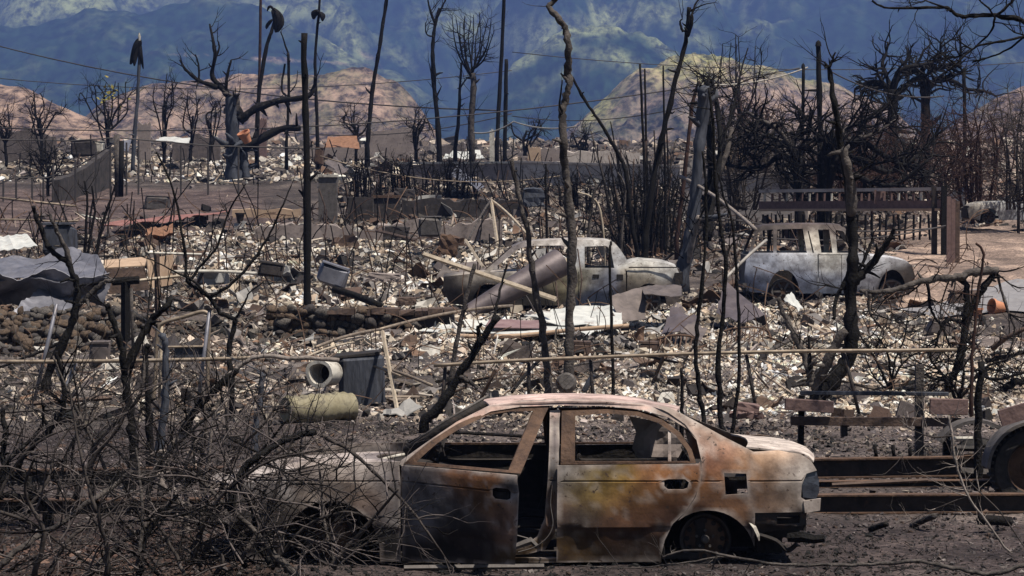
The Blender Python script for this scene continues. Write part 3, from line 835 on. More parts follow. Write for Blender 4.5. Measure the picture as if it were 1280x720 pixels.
# front door swung open about its hinge, its frame folded inwards
HX = (502 - 640) / SX
def swing(p, u, z):
    t = max(0.0, (p.x - HX))
    a = R(38)
    lean = max(0, z - .74)
    q = Vector((HX + t * math.cos(a) - (p.y - YC) * math.sin(a) * .3, p.y - t * math.sin(a) * (1 - min(1, lean / .36)), p.z))
    q.x += lean * t * .62
    q.z += -.018 * t
    return q
FD = [(502, 582), (540, 581), (684, 580), (688, 600), (686, 640), (683, 688), (504, 701)]
dh = [(647, 599), (652, 597), (672, 597), (677, 601), (676, 609), (671, 611), (652, 611), (647, 607)]
fd = side_panel('front_door', FD, [dh], car, 0, 0, .03, 6, .012, swing)
side_panel('window_frame', [(506, 580), (546, 550), (580, 528), (612, 512), (640, 507), (684, 505), (688, 578)], [[(526, 576), (556, 551), (585, 532), (614, 517), (640, 512), (668, 511), (669, 576)]], car, 0, .012, .03, 6, 0, swing, 'rust')
side_panel('door_inner', [(510, 590), (675, 588), (674, 690), (510, 692)], [], car, 0, .06, .03, 8, .02, swing, 'inner')
# lids and roof
def topsheet(name, f, x0, x1, nx=26, ny=12, edge=.0, m='carpaint', th=.012, y0=.0, y1=1.0):
    mb = MB(); vs = []; cs = []
    for i in range(nx + 1):
        for j in range(ny + 1):
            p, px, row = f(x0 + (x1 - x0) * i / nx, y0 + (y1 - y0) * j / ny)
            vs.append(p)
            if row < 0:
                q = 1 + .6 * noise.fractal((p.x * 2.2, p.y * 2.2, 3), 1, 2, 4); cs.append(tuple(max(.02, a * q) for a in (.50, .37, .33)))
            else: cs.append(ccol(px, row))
    n = len(vs); W_ = ny + 1
    fs = [(i * W_ + j, (i + 1) * W_ + j, (i + 1) * W_ + j + 1, i * W_ + j + 1) for i in range(nx) for j in range(ny)]
    vs2 = [p - Vector((0, 0, th)) for p in vs]
    f2 = [tuple(k + n for k in reversed(q)) for q in fs]
    rim = [(i * W_, (i + 1) * W_) for i in range(nx)] + [((i + 1) * W_ + ny, i * W_ + ny) for i in range(nx)] + [(j + 1, j) for j in range(ny)] + [(nx * W_ + j, nx * W_ + j + 1) for j in range(ny)]
    mb.v = vs + vs2; mb.c = cs + cs
    mb.f = fs + f2 + [(b, a, a + n, b + n) for a, b in rim]
    return mb.build(name, m, car, smooth=2)
def roof_f(px, v):
    row = np.interp(px, [612, 640, 700, 760, 808, 846], [509, 504, 501.5, 502.5, 507.5, 517])
    inn = .215
    y = inn + (CW - 2 * inn) * v
    z0 = CZ - (row - HOR) * (YC + inn) / FPX
    c = 1 - (2 * v - 1) ** 2
    bow = (-10 if px < 625 else 12 if px > 835 else 0) * c
    z = z0 + .03 * (1 - (2 * v - 1) ** 6) - .055 * v + .004 * noise.noise((px * .02, v * 4, 1))
    return Vector(((px + bow - 640) / SX, YC + y, z)), px, -1
topsheet('roof', roof_f, 613, 846)
def hood_f(px, v):
    row = np.interp(px, [282, 330, 400, 450, 500], [604, 591, 580, 577, 577.5])
    inn = .11
    y = inn + (CW - 2 * inn) * v
    z0 = CZ - (row - HOR) * (YC + inn) / FPX - .006
    c = 1 - (2 * v - 1) ** 2
    bow = -36 * c
    z = z0 + .01 * c - .06 * v + .012 * noise.noise((px * .02, v * 4, 8))
    return Vector(((px + bow - 640) / SX, YC + y, z)), px, 587
topsheet('hood', hood_f, 282, 499, 34)
def trunk_f(px, v):
    row = np.interp(px, [935, 955, 1000, 1014, 1020], [560, 562, 566, 571, 577])
    inn = .11
    y = inn + (CW - 2 * inn) * v
    z0 = CZ - (row - HOR) * (YC + inn) / FPX + .004
    c = 1 - (2 * v - 1) ** 2
    z = z0 + .012 * c - .03 * v + .006 * noise.noise((px * .03, v * 4, 5))
    return Vector(((px + 10 * c - 640) / SX, YC + y, z)), 1000, 586
topsheet('trunk_lid', trunk_f, 935, 1020, 14)
# cowl and rear shelf, floor, bulkheads, tail panel
mb = MB()
def cb(px0, px1, y0, y1, z0, z1): mb.box((((px0 + px1) / 2 - 640) / SX, YC + (y0 + y1) / 2, (z0 + z1) / 2), ((px1 - px0) / SX, y1 - y0, z1 - z0))
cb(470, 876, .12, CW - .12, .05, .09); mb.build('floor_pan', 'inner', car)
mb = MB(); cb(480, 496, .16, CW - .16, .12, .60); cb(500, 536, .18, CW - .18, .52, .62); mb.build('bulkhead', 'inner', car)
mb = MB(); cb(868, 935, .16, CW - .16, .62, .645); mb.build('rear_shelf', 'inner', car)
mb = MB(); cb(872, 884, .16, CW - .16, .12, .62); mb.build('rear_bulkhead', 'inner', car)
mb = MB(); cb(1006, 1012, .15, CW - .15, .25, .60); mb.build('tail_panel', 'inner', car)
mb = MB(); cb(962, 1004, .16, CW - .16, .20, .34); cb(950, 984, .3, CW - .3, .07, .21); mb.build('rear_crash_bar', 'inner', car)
side_panel('lower_valance', [(944, 642), (1011, 641), (1010, 655), (1004, 664), (985, 662), (950, 667)], [[(973, 645), (1002, 645), (1002, 655), (973, 656)]], car, 0, .03, .012, 6, .03, None, 'steel')
mb = MB(); mb.tube(catmull([W(948, 668, YC + .06), W(970, 676, YC + .05), W(984, 688, YC + .06), W(996, 680, YC + .04)], 4), [.03] * 13, 6, flat=.6); mb.build('hanging_scrap', 'inner', car)
mb = MB(); rg = random.Random(4)
mb.tube([W(985, 672, YC + .05), W(1003, 671, YC + .02), W(1018, 674, YC), W(1031, 673, YC - .02)], [.035, .045, .035, .03], 6); mb.build('bumper_remnant', 'black', car)
mb = MB(); o2 = [(1007, 592), (1022, 588), (1026, 600), (1026, 616), (1022, 624), (1006, 622), (1004, 608)]
panel(mb, [(p[0], cxz(*p) * SX) for p in o2], [], lambda u, v, d: flank(0, u, v / SX, d + .012) + Vector((0, -.0, 0)), 6, .05); mb.build('tail_lamp', 'lamp', car)
mb = MB()
for y in (.13,): 
    o2 = [(1006, 626), (1028, 623), (1027, 638), (1008, 641)]
    panel(mb, [(p[0], cxz(*p) * SX) for p in o2], [], lambda u, v, d: flank(0, u, v / SX, d - .01), 6, .03, lambda u, v: (.36, .31, .28))
mb.build('bumper_corner', 'carpaint', car)
# peeled arch lip
mb = MB(); mb.tube([W(936, 652, YC + .02), W(943, 659, YC), W(948, 670, YC), W(949, 676, YC)], [.01, .028, .024, .006], 5, flat=.4); mb.build('torn_arch_lip', 'cream', car)
def wheel(px, row, y):
    c = Vector(((px - 640) / SX, YC + y, CZ - (row - HOR) * (YC + y) / FPX))
    r_ = max(.17, c.z + .0)
    mb = MB(); ax = Vector((0, -1, 0))
    mb.lathe([(r_ * .8, -.16), (r_, -.16), (r_, -.13), (r_ * .86, -.11), (r_ * .84, 0), (r_ * .98, .02), (r_, .035), (r_ * .95, .04), (r_ * .82, .015), (r_ * .78, -.02)], c, ax, 32)
    wh = mb.build('wheel', 'steel', car, smooth=True)
    def sub(nm, pr, mt, n=24):
        m_ = MB(); m_.lathe(pr, c, ax, n); o = m_.build(nm, mt, wh, smooth=True); return o
    sub('disc', [(0.001, .03), (.028, .03), (.03, -.01), (r_ * .45, -.012), (r_ * .55, -.03), (r_ * .8, -.03)], 'rust')
    sub('hub', [(.001, .05), (.024, .05), (.03, .03), (.032, 0)], 'greyiron', 14)
    m_ = MB()
    for k in range(5):
        a = k * 2 * math.pi / 5 + .3
        p = c + Vector((math.cos(a) * r_ * .33, 0, math.sin(a) * r_ * .33))
        m_.lathe([(.001, .012), (.010, .012), (.011, -.02)], p, ax, 8)
    tag(m_.build('lugs', 'greyiron', wh), kind='stuff')
    m_ = MB()
    for k in range(12):
        a = k * 2 * math.pi / 12
        p = c + Vector((math.cos(a) * r_ * .68, -.0 - .0, math.sin(a) * r_ * .68))
        m_.lathe([(.001, -.024), (.018, -.024), (.021, -.034)], p, ax, 8)
    tag(m_.build('vent_holes', 'inner', wh), kind='stuff')
for px_, y_ in ((884, .16), (412, .16), (884, CW - .02), (412, CW - .02)):
    wheel(px_, 675 if y_ < .5 else 660, y_)
# wheel housings
for px_ in (412, 886):
    for y_ in (.24, CW - .26):
        mb = MB()
        c = Vector(((px_ - 640) / SX, YC + y_, .10))
        pts = [c + Vector((math.cos(R(a)) * .37, 0, math.sin(R(a)) * .40)) for a in range(0, 181, 15)]
        n0 = len(mb.v)
        for p in pts: mb.v += [p + Vector((0, -.17, 0)), p + Vector((0, .17, 0))]
        mb.f += [(2 * i, 2 * i + 1, 2 * i + 3, 2 * i + 2) for i in range(len(pts) - 1)]
        k = len(mb.v); yy = .17 if y_ < .5 else -.17
        mb.v += [p + Vector((0, yy, 0)) for p in pts]
        mb.f.append(tuple(range(k, k + len(pts))))
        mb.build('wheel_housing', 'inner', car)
# seats burnt to their springs, wheel, dash
def seat(px, y0, y1, nm):
    mb = MB(); x0 = (px - 640) / SX
    for k in range(7):
        y = YC + y0 + (y1 - y0) * k / 6
        mb.tube([Vector((x0 - .42, y, .22)), Vector((x0 - .2, y, .27)), Vector((x0, y, .26)), Vector((x0 + .06, y, .40)), Vector((x0 + .16, y, .66)), Vector((x0 + .19, y, .84 - .12 * abs(k - 3) / 3))], .012, 5)
    for t in range(6):
        z = .3 + t * .09; xx = x0 + .03 + t * .03
        mb.tube([Vector((xx, YC + y0, z)), Vector((xx, YC + y1, z))], .010, 5)
    mb.box((x0 - .2, YC + (y0 + y1) / 2, .2), (.5, y1 - y0, .06))
    mb.build(nm, 'inner', car)
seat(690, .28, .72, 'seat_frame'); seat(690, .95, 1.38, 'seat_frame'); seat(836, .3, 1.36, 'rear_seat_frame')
mb = MB(); cc = W(548, 575, YC + .42)
ring = [cc + Vector((.09 * math.sin(a) * .6, .185 * math.cos(a), .185 * math.sin(a))) for a in [k * 2 * math.pi / 20 for k in range(21)]]
mb.tube(ring, .012, 5, cap=False); mb.tube([cc, cc + Vector((-.35, 0, -.12))], .02, 6); mb.tube([ring[0], ring[10]], .01, 5); mb.build('steering_wheel', 'inner', car)
mb = MB(); mb.tube([W(543, 576, YC + .1), W(536, 571, YC + .06), W(545, 561, YC + .04), W(552, 556, YC + .05)], [.012, .03, .03, .006], 6); mb.tube([W(552, 556, YC + .05), W(556, 570, YC + .06)], .007, 5); mb.build('mirror_stump', 'steel', car)
# things in the opening: seat belt strap, cable, window lift
mb = MB(); mb.tube(catmull([W(690, 606, YC + .03), W(688, 630, YC + .02), W(691, 655, YC), W(684, 672, YC - .02), W(668, 684, YC - .02), W(648, 690, YC)], 5), .012, 6, flat=.4); mb.build('belt_strap', 'greyiron', car)
mb = MB(); mb.tube([W(631, 665, YC + .05), W(660, 673, YC + .05)], .005, 4); mb.tube([W(634, 687, YC), W(664, 676, YC + .02), W(672, 684, YC)], [.02, .03, .02], 6); mb.build('floor_scrap', 'greyiron', car)
mb = MB(); mb.tube(catmull([W(722, 578, YC + .2), W(722, 570, YC + .2), W(725, 568, YC + .2), W(726, 575, YC + .2), W(760, 575, YC + .2), W(838, 574, YC + .2)], 3), .008, 5); mb.build('window_lift', 'inner', car)
# pale plastic-like sheet hanging at the far rear window
mb = MB()
panel(mb, [(786, 520), (838, 530), (852, 545), (860, 560), (862, 577), (800, 578), (790, 560), (795, 540)], [], lambda u, v, d: W(u, v, YC + CW - .22 + d + .05 * noise.noise((u * .05, v * .05, 0))), 8, .01)
mb.build('far_pillar_skin', 'concrete', car)

# windscreen base: bowed cowl, black dash top, screen pillars on the far side
def cowl(v, dx=0.0, dz=0.0):
    c = 1 - (2 * v - 1) ** 2
    return Vector(((502 - 36 * c - 640) / SX + dx, YC + .13 + (CW - .26) * v, .735 - .02 * c - .05 * v + dz))
mb = MB(); mb.tube([cowl(k / 14) for k in range(15)], .014, 6); mb.build('cowl_edge', 'cream', car, smooth=True)
mb = MB()
for k in range(15):
    v_ = k / 14
    mb.v += [cowl(v_, .01, -.012), cowl(v_, .20, -.05 + .01 * noise.noise((k * .9, 0, 1))), cowl(v_, .42, -.10 + .02 * noise.noise((k * .9, 3, 1)))]
mb.f = [(k * 3 + j, k * 3 + 3 + j, k * 3 + 4 + j, k * 3 + 1 + j) for k in range(14) for j in range(2)]
mb.build('dash_top', 'inner', car, smooth=True)
mb = MB(); p0, p1 = cowl(.97), Vector(((612 - 640) / SX, YC + CW - .27, 1.11))
mb.tube([p0, p0.lerp(p1, .5) + Vector((0, 0, .015)), p1], [.045, .04, .035], 6); mb.build('far_screen_pillar', 'inner', car, smooth=True)
mb = MB(); mb.tube([p0 + Vector((-.03, 0, .03)), p0.lerp(p1, .5) + Vector((-.02, 0, .05)), p1 + Vector((-.02, 0, .035))], .012, 5); mb.build('screen_pillar_lip', 'greyiron', car, smooth=True)

# ================================================================== the other burnt vehicles
class Shell:
    """panels pressed to a vehicle's flanks; outlines in photo columns and rows at distance Y"""
    def __init__(s, name, label, Y, wid, px0, px1, belt_row, cps, group=None, m='carpaint', yaw=0.0):
        s.Y, s.w, s.px0, s.px1 = Y, wid, px0, px1
        s.S = FPX / Y
        s.belt = W(640, belt_row, Y).z
        s.cps = cps; s.m = m
        s.zg = G((px0 + px1) / 2 / s.S - 640 / s.S, Y + wid / 2)
        s.root = E(name, label, 'car', (((px0 + px1) / 2 - 640) / s.S, Y + wid / 2, s.zg), group)
    def y_in(s, px, z):
        t = (px - (s.px0 + s.px1) / 2) / ((s.px1 - s.px0) / 2)
        h = z - s.zg
        a = .12 * abs(t) ** 6 + max(0, .45 - h) * .16
        if z > s.belt - .10: a += (z - s.belt + .10) * .25
        if z > s.belt: a += (z - s.belt) * .18
        return a
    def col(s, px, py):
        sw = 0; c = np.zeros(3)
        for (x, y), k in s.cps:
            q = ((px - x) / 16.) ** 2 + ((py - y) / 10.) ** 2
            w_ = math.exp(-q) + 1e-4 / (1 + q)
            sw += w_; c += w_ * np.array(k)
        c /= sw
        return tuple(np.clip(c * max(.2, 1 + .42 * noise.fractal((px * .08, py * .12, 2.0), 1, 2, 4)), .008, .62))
    def flank(s, side, px, z, d):
        y = s.y_in(px, z) + d
        return Vector(((px - 640) / s.S, s.Y + y if side == 0 else s.Y + s.w - y, z))
    def side(s, name, outl, holes=(), d=0, th=.03, step=4, m=None, both=True, label=None):
        for sd_ in ((0, 1) if both else (0,)):
            mb = MB()
            cv = lambda L: [(p[0], W(p[0], p[1], s.Y).z * s.S) for p in L]
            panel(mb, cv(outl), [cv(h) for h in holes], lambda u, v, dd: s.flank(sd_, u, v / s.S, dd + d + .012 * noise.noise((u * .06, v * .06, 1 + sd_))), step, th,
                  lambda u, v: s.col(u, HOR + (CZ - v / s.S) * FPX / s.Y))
            o = mb.build(name, m or s.m, s.root, smooth=2)
            if label and sd_ == 0: o['label'] = label
    def top(s, name, prof_, crown=.04, n=10, m=None, inset=None, drop=0.0):
        """prof_: (col,row) of the near edge along the vehicle"""
        vs, cs = [], []
        mb = MB()
        for px, row in catmull([Vector((a, b)) for a, b in prof_], 3):
            z = W(px, row, s.Y).z
            y0 = s.y_in(px, z) + .02
            z = CZ - (row - HOR) * (s.Y + y0) / FPX
            for j in range(n + 1):
                v = j / n; c = 1 - (2 * v - 1) ** 4
                vs.append(Vector(((px - 640) / s.S, s.Y + y0 + (s.w - 2 * y0) * v, z + crown * c - .01 + .015 * noise.noise((px * .05, v * 3, 5)) - drop * math.sin(3.14 * v) * 1.0)))
                cs.append(s.col(px, row))
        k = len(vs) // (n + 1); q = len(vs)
        vs += [p - Vector((0, 0, .03)) for p in vs]; cs += cs
        fs = [(i * (n + 1) + j, (i + 1) * (n + 1) + j, (i + 1) * (n + 1) + j + 1, i * (n + 1) + j + 1) for i in range(k - 1) for j in range(n)]
        f2 = [tuple(a + q for a in reversed(f)) for f in fs]
        rim = [(i * (n + 1), (i + 1) * (n + 1)) for i in range(k - 1)] + [((i + 1) * (n + 1) + n, i * (n + 1) + n) for i in range(k - 1)] + \
              [(j + 1, j) for j in range(n)] + [((k - 1) * (n + 1) + j, (k - 1) * (n + 1) + j + 1) for j in range(n)]
        mb.v, mb.c, mb.f = vs, cs, fs + f2 + [(b, a, a + q, b + q) for a, b in rim]
        mb.build(name, m or s.m, s.root, smooth=2)
    def box(s, name, px0, px1, r0, r1, y0, y1, m='inner'):
        mb = MB(); z0, z1 = W(0, r1, s.Y).z, W(0, r0, s.Y).z
        mb.box((((px0 + px1) / 2 - 640) / s.S, s.Y + (y0 + y1) / 2, (z0 + z1) / 2), ((px1 - px0) / s.S, y1 - y0, z1 - z0))
        return mb.build(name, m, s.root)
    def wheel(s, px, row, rpx):
        for y in (.14, s.w - .02):
            c = Vector(((px - 640) / s.S, s.Y + y, W(px, row, s.Y).z)); r_ = rpx / s.S
            mb = MB(); ax = Vector((0, -1, 0))
            mb.lathe([(r_ * .8, -.2), (r_, -.2), (r_, -.02), (r_ * .93, .02), (r_ * .8, .0), (r_ * .76, -.06)], c, ax, 24)
            wh = mb.build('wheel', 'greyiron', s.root, smooth=2)
            mb = MB(); mb.lathe([(.001, .01), (.06, .01), (.08, -.03), (r_ * .76, -.06)], c, ax, 20); mb.build('hub', 'rust', wh, smooth=2)
            mb = MB()
            for k in range(6):
                a = k * math.pi / 3
                mb.tube([c + Vector((math.cos(a) * .06, -.0, math.sin(a) * .06)), c + Vector((math.cos(a) * r_ * .78, .02, math.sin(a) * r_ * .78))], .028, 5)
            tag(mb.build('spokes', 'greyiron', wh), kind='stuff')

# --- blue-white wagon on the right
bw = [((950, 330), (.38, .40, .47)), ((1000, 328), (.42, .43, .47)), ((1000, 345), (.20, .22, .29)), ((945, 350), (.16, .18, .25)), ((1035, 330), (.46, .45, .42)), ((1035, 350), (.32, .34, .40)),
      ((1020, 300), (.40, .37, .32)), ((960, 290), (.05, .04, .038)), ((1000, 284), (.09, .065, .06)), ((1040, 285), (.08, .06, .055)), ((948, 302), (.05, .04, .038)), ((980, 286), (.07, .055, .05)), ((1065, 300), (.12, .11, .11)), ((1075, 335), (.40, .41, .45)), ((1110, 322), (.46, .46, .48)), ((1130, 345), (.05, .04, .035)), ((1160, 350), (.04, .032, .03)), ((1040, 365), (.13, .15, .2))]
Yw = 66.5
v = Shell('burnt_wagon', 'pale blue-white burnt-out wagon with empty windows, behind the black trunk', Yw, 1.9, 930, 1146, 318, bw, 'burnt-out vehicles on the cleared lot')
aw = [(x, 2 * 368 - y) for x, y in arc(980, 368, 20, 0, 180, 12, 31)]
aw2 = [(x, 2 * 368 - y) for x, y in arc(1116, 368, 18, 0, 180, 12, 31)]
v.side('rear_quarter', [(934, 318), (1022, 318), (1023, 367), (1001, 367)] + aw + [(958, 367), (934, 364), (931, 345)])
v.side('door', [(1023.6, 319), (1052, 319), (1052, 367), (1023.6, 367)], label='scorched side door with pale heat bloom')
v.side('front_door', [(1052.8, 319), (1086, 319), (1087, 340), (1086, 367), (1052.8, 367)])
v.side('front_fender', [(1087, 320), (1112, 322), (1132, 326), (1141, 332), (1145, 345), (1144, 364), (1138, 367)] + aw2 + [(1097, 367), (1087, 367)])
v.side('window_frame', [(936, 318), (946, 289), (954, 282.5), (1000, 280.5), (1048, 281), (1058, 285), (1086, 318)], [[(940, 316), (949, 291), (956, 288), (968, 287), (967, 316)], [(971, 316), (973, 287), (1005, 286), (1009, 316)], [(1016, 316), (1011, 289), (1012.5, 289), (1018, 316)], [(1027, 316), (1024, 287), (1038, 287), (1041, 316)], [(1047, 316), (1046, 287.5), (1055, 289), (1078, 316)]], th=.06, step=4)
v.top('roof', [(946, 287), (956, 282.5), (1000, 280.5), (1048, 281.5), (1056, 285)])
v.top('hood', [(1086, 319.5), (1112, 321.5), (1132, 325.5), (1140, 331)])
v.box('floor_pan', 936, 1140, 360, 364, .15, 1.75); v.box('bulkhead', 1086, 1092, 320, 362, .2, 1.7); v.box('tailgate', 933, 938, 319, 356, .18, 1.72, 'greyiron'); v.box('nose_panel', 1136, 1142, 334, 362, .25, 1.65)
v.box('rear_seat', 1000, 1012, 322, 360, .3, 1.6); v.box('front_seat', 1048, 1056, 316, 360, .3, 1.6); v.box('rear_bumper', 929, 934, 354, 360, .12, 1.75, 'greyiron')
v.wheel(980, 365, 16); v.wheel(1116, 365, 16)
for px in (980, 1116): v.box('wheel_housing', px - 19, px + 19, 339, 362, .36, .42)

# --- pale crew-cab truck in the middle
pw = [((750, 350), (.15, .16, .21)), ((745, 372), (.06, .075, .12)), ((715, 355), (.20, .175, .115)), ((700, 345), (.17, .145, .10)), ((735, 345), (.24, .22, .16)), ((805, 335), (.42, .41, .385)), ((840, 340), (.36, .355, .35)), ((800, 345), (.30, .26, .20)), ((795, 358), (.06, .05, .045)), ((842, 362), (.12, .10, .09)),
      ((775, 318), (.27, .27, .28)), ((728, 325), (.27, .275, .29)), ((700, 303), (.36, .33, .31)), ((630, 320), (.16, .14, .14)), ((590, 344), (.33, .29, .25)), ((640, 346), (.30, .27, .24)), ((600, 360), (.03, .026, .026)), ((565, 360), (.03, .026, .026)), ((640, 360), (.03, .026, .026)), ((660, 365), (.05, .045, .04)), ((760, 303), (.42, .40, .38))]  # near-black points on the lower bed side paint the shade of the wheel well
v = Shell('burnt_truck', 'grey-white burnt-out truck with rounded cab, its bed hidden by a fallen pipe', 62.0, 1.85, 552, 852, 337, pw, 'burnt-out vehicles on the cleared lot')
aw = [(x, 2 * 384 - y) for x, y in arc(812, 384, 22, 0, 180, 12, 30)]
aw2 = [(x, 2 * 384 - y) for x, y in arc(612, 384, 22, 0, 180, 12, 30)]
v.side('door', [(724, 337), (765, 337), (782, 337), (783, 362), (780, 382), (724, 382)])
v.side('rear_quarter', [(654, 340), (723, 337), (723, 382), (654, 382)])
v.side('bed_side', [(555, 346), (600, 341), (653, 340), (653, 382), (636, 382)] + aw2 + [(588, 382), (562, 380), (553, 362)])
v.side('front_fender', [(784, 331), (800, 326), (830, 329), (846, 334), (851, 345), (851, 370), (846, 380), (835, 382)] + aw + [(789, 382), (784, 382)])
v.side('window_frame', [(602, 342), (640, 309), (656, 302), (700, 300), (752, 300), (768, 303), (776, 312), (789, 333), (786, 338), (654, 341), (640, 342)], [[(612, 340), (647, 312), (661, 307.5), (702, 307), (712, 311), (716, 338), (690, 339)], [(731, 335), (731, 308.5), (758, 307.5), (764, 312), (768, 335)]], th=.07, step=4)
v.top('rear_deck', [(554, 346), (600, 341.5), (652, 340.5)], .04)
v.top('roof', [(640, 310), (656, 304), (700, 300.5), (750, 300.5), (764, 303), (771, 309)], .05)
v.top('hood', [(784, 330), (800, 326), (830, 329), (846, 334)], .06)
v.box('floor_pan', 560, 848, 374, 379, .15, 1.7); v.box('bulkhead', 782, 788, 334, 376, .2, 1.65); v.box('grille_panel', 846, 850, 336, 372, .2, 1.65, 'greyiron'); v.box('tailgate', 554, 558, 348, 372, .15, 1.7, 'rust')
v.box('front_seat', 735, 745, 334, 374, .3, 1.55); v.box('front_bumper', 850, 854, 362, 370, .12, 1.73, 'greyiron'); v.box('bed_floor', 558, 655, 362, 365, .15, 1.7)
v.box('headlight_hole', 844, 852, 341, 352, .02, .4); v.box('hood_gap', 786, 846, 333.5, 335, -.012, .01); v.box('grille_slots', 852.5, 855, 341, 356, .45, 1.4); v.box('door_handle', 741, 749, 343, 347, -.01, .02); v.box('door_handle', 771, 779, 343, 350, -.01, .02); v.wheel(812, 377, 15); v.wheel(612, 377, 15)
for px in (812, 612): v.box('wheel_housing', px - 21, px + 21, 356, 378, .36, .42)
# --- far car by the road, upper right
fw = [((1230, 258), (.5, .47, .42)), ((1215, 265), (.16, .14, .13)), ((1250, 262), (.42, .43, .45)), ((1280, 266), (.3, .32, .36)), ((1300, 262), (.2, .2, .2)), ((1330, 255), (.15, .13, .12))]
v = Shell('burnt_car', 'far ash-white burnt-out car with a sunken hood, at the upper right by the road', 97, 1.7, 1208, 1372, 255, fw, 'burnt-out vehicles on the cleared lot')
aw = [(x, 2 * 276 - y) for x, y in arc(1237, 276, 12, 0, 180, 8, 16)]
aw2 = [(x, 2 * 276 - y) for x, y in arc(1340, 276, 12, 0, 180, 8, 16)]
v.side('body_side', [(1210, 260), (1222, 254), (1262, 252), (1362, 252), (1370, 262), (1368, 275), (1353, 275)] + aw2 + [(1327, 275), (1250, 275)] + aw + [(1224, 275), (1212, 273)], step=5)
v.side('window_frame', [(1256, 253), (1280, 238), (1330, 238), (1358, 253), (1352, 253), (1328, 240.5), (1306, 240.5), (1307, 253), (1303, 253), (1303, 240.5), (1283, 240.5), (1264, 253)], step=5, th=.06)
v.top('roof', [(1278, 238.5), (1300, 237), (1330, 238)]); v.top('hood', [(1213, 258), (1224, 253.5), (1260, 252)])
v.box('floor_pan', 1214, 1366, 270, 273, .15, 1.55); v.box('nose_panel', 1210, 1214, 260, 272, .25, 1.5)
v.wheel(1237, 272, 8); v.wheel(1340, 272, 8)

# ================================================================== burnt trees, trunks and poles
GS = 'scorched saplings behind the sedan'
# --- thin trunks just behind the sedan
tree('burnt_sapling', 'dead tree', 'tall crooked black-and-grey trunk behind the sedan roof, bent like an elbow at its top',
     [([(711, 492), (711, 431), (713, 381), (715, 331), (714, 280), (710, 240), (707, 215), (704, 181), (703, 151), (704, 131), (710, 111), (710, 87), (710, 60), (707, 37), (699, 24), (687, 8), (697, -4), (718, -42)], 8.5, 4.5, 'bark'),
      ([(704, 150), (700, 128), (703, 100)], 2.5, 1, 'char')], GS, Y=35.0, m='bark', tw=(2, .3, .006, 0), seed=5, sides=10)
tree('burnt_sapling', 'dead tree', 'dark leaning trunk from behind the sedan roof up across the fallen pipe',
     [([(685, 492), (684, 470), (679, 418), (670, 364), (663, 321), (657, 280), (645, 230), (640, 200)], 7, 3)], GS, Y=35.3, m='bark', tw=(2, .25, .006, 0), seed=6)
tree('burnt_sapling', 'dead tree', 'slim pole leaning right, crossed by the pale plank near the stone wall',
     [([(562, 480), (573, 418), (583, 371), (594, 330)], 4.5, 3)], GS, Y=38, m='bark', tw=(1, .2, .006, 0), seed=7)
tree('burnt_log', 'dead tree', 'thick charred forked limb leaning up from the sedan windshield',
     [([(530, 528), (552, 505), (568, 480), (585, 452), (603, 424), (622, 396)], 9, 5, 'black'), ([(600, 430), (598, 412), (602, 404)], 5, 2, 'black'), ([(575, 470), (588, 478), (597, 486)], 5, 2, 'bark'),
      ([(609, 415), (618, 395), (627, 355), (634, 330)], 3, 1.5, 'black')], GS, Y=31.5, m='black', tw=(2, .2, .008, 0), seed=8)
tree('burnt_sapling', 'dead tree', 'thinnest straight black sapling right of the crooked trunk',
     [([(767, 496), (766, 470), (764, 398), (762, 327), (764, 302)], 3.2, 2, 'black')], GS, Y=35, m='black', tw=(2, .2, .005, 0), seed=9)
tree('burnt_sapling', 'dead tree', 'first of three slim black saplings between sedan and wagon, bowed right at the foot',
     [([(881, 532), (876, 500), (870, 445), (873, 398), (880, 330), (883, 280), (882, 225), (878, 190)], 4.2, 2, 'black')], GS, Y=30, m='black', tw=(2, .3, .006, 1), seed=10)
tree('burnt_sapling', 'dead tree', 'thickest of three slim black saplings, brown at its foot, with a thin fork',
     [([(903, 546), (900, 500), (898, 455), (904, 391), (907, 341), (902, 290), (894, 230), (892, 160), (886, 110)], 5, 2, 'black'), ([(906, 330), (915, 305), (938, 287)], 2.2, 1, 'black')], GS, Y=28.6, m='black', tw=(2, .3, .006, 1), seed=11)
tree('burnt_sapling', 'dead tree', 'rightmost of three slim black saplings, curved like a bow',
     [([(914, 552), (919, 510), (924, 470), (923, 391), (920, 331), (915, 277), (905, 247), (898, 215)], 3.6, 1.6, 'black')], GS, Y=28.3, m='black', tw=(2, .25, .005, 1), seed=12)
tree('burnt_stub', 'stump', 'short charred stub standing left of the three slim saplings',
     [([(852, 524), (853, 500), (852, 460)], 3.6, 2.6, 'black')], None, Y=31, m='black', seed=13)
tree('burnt_stub', 'stump', 'grey splintered stub behind the sedan roof edge, near the short charred stub',
     [([(846, 520), (848, 486)], 2.5, 1.8, 'bark')], None, Y=31.5, m='bark', seed=14)
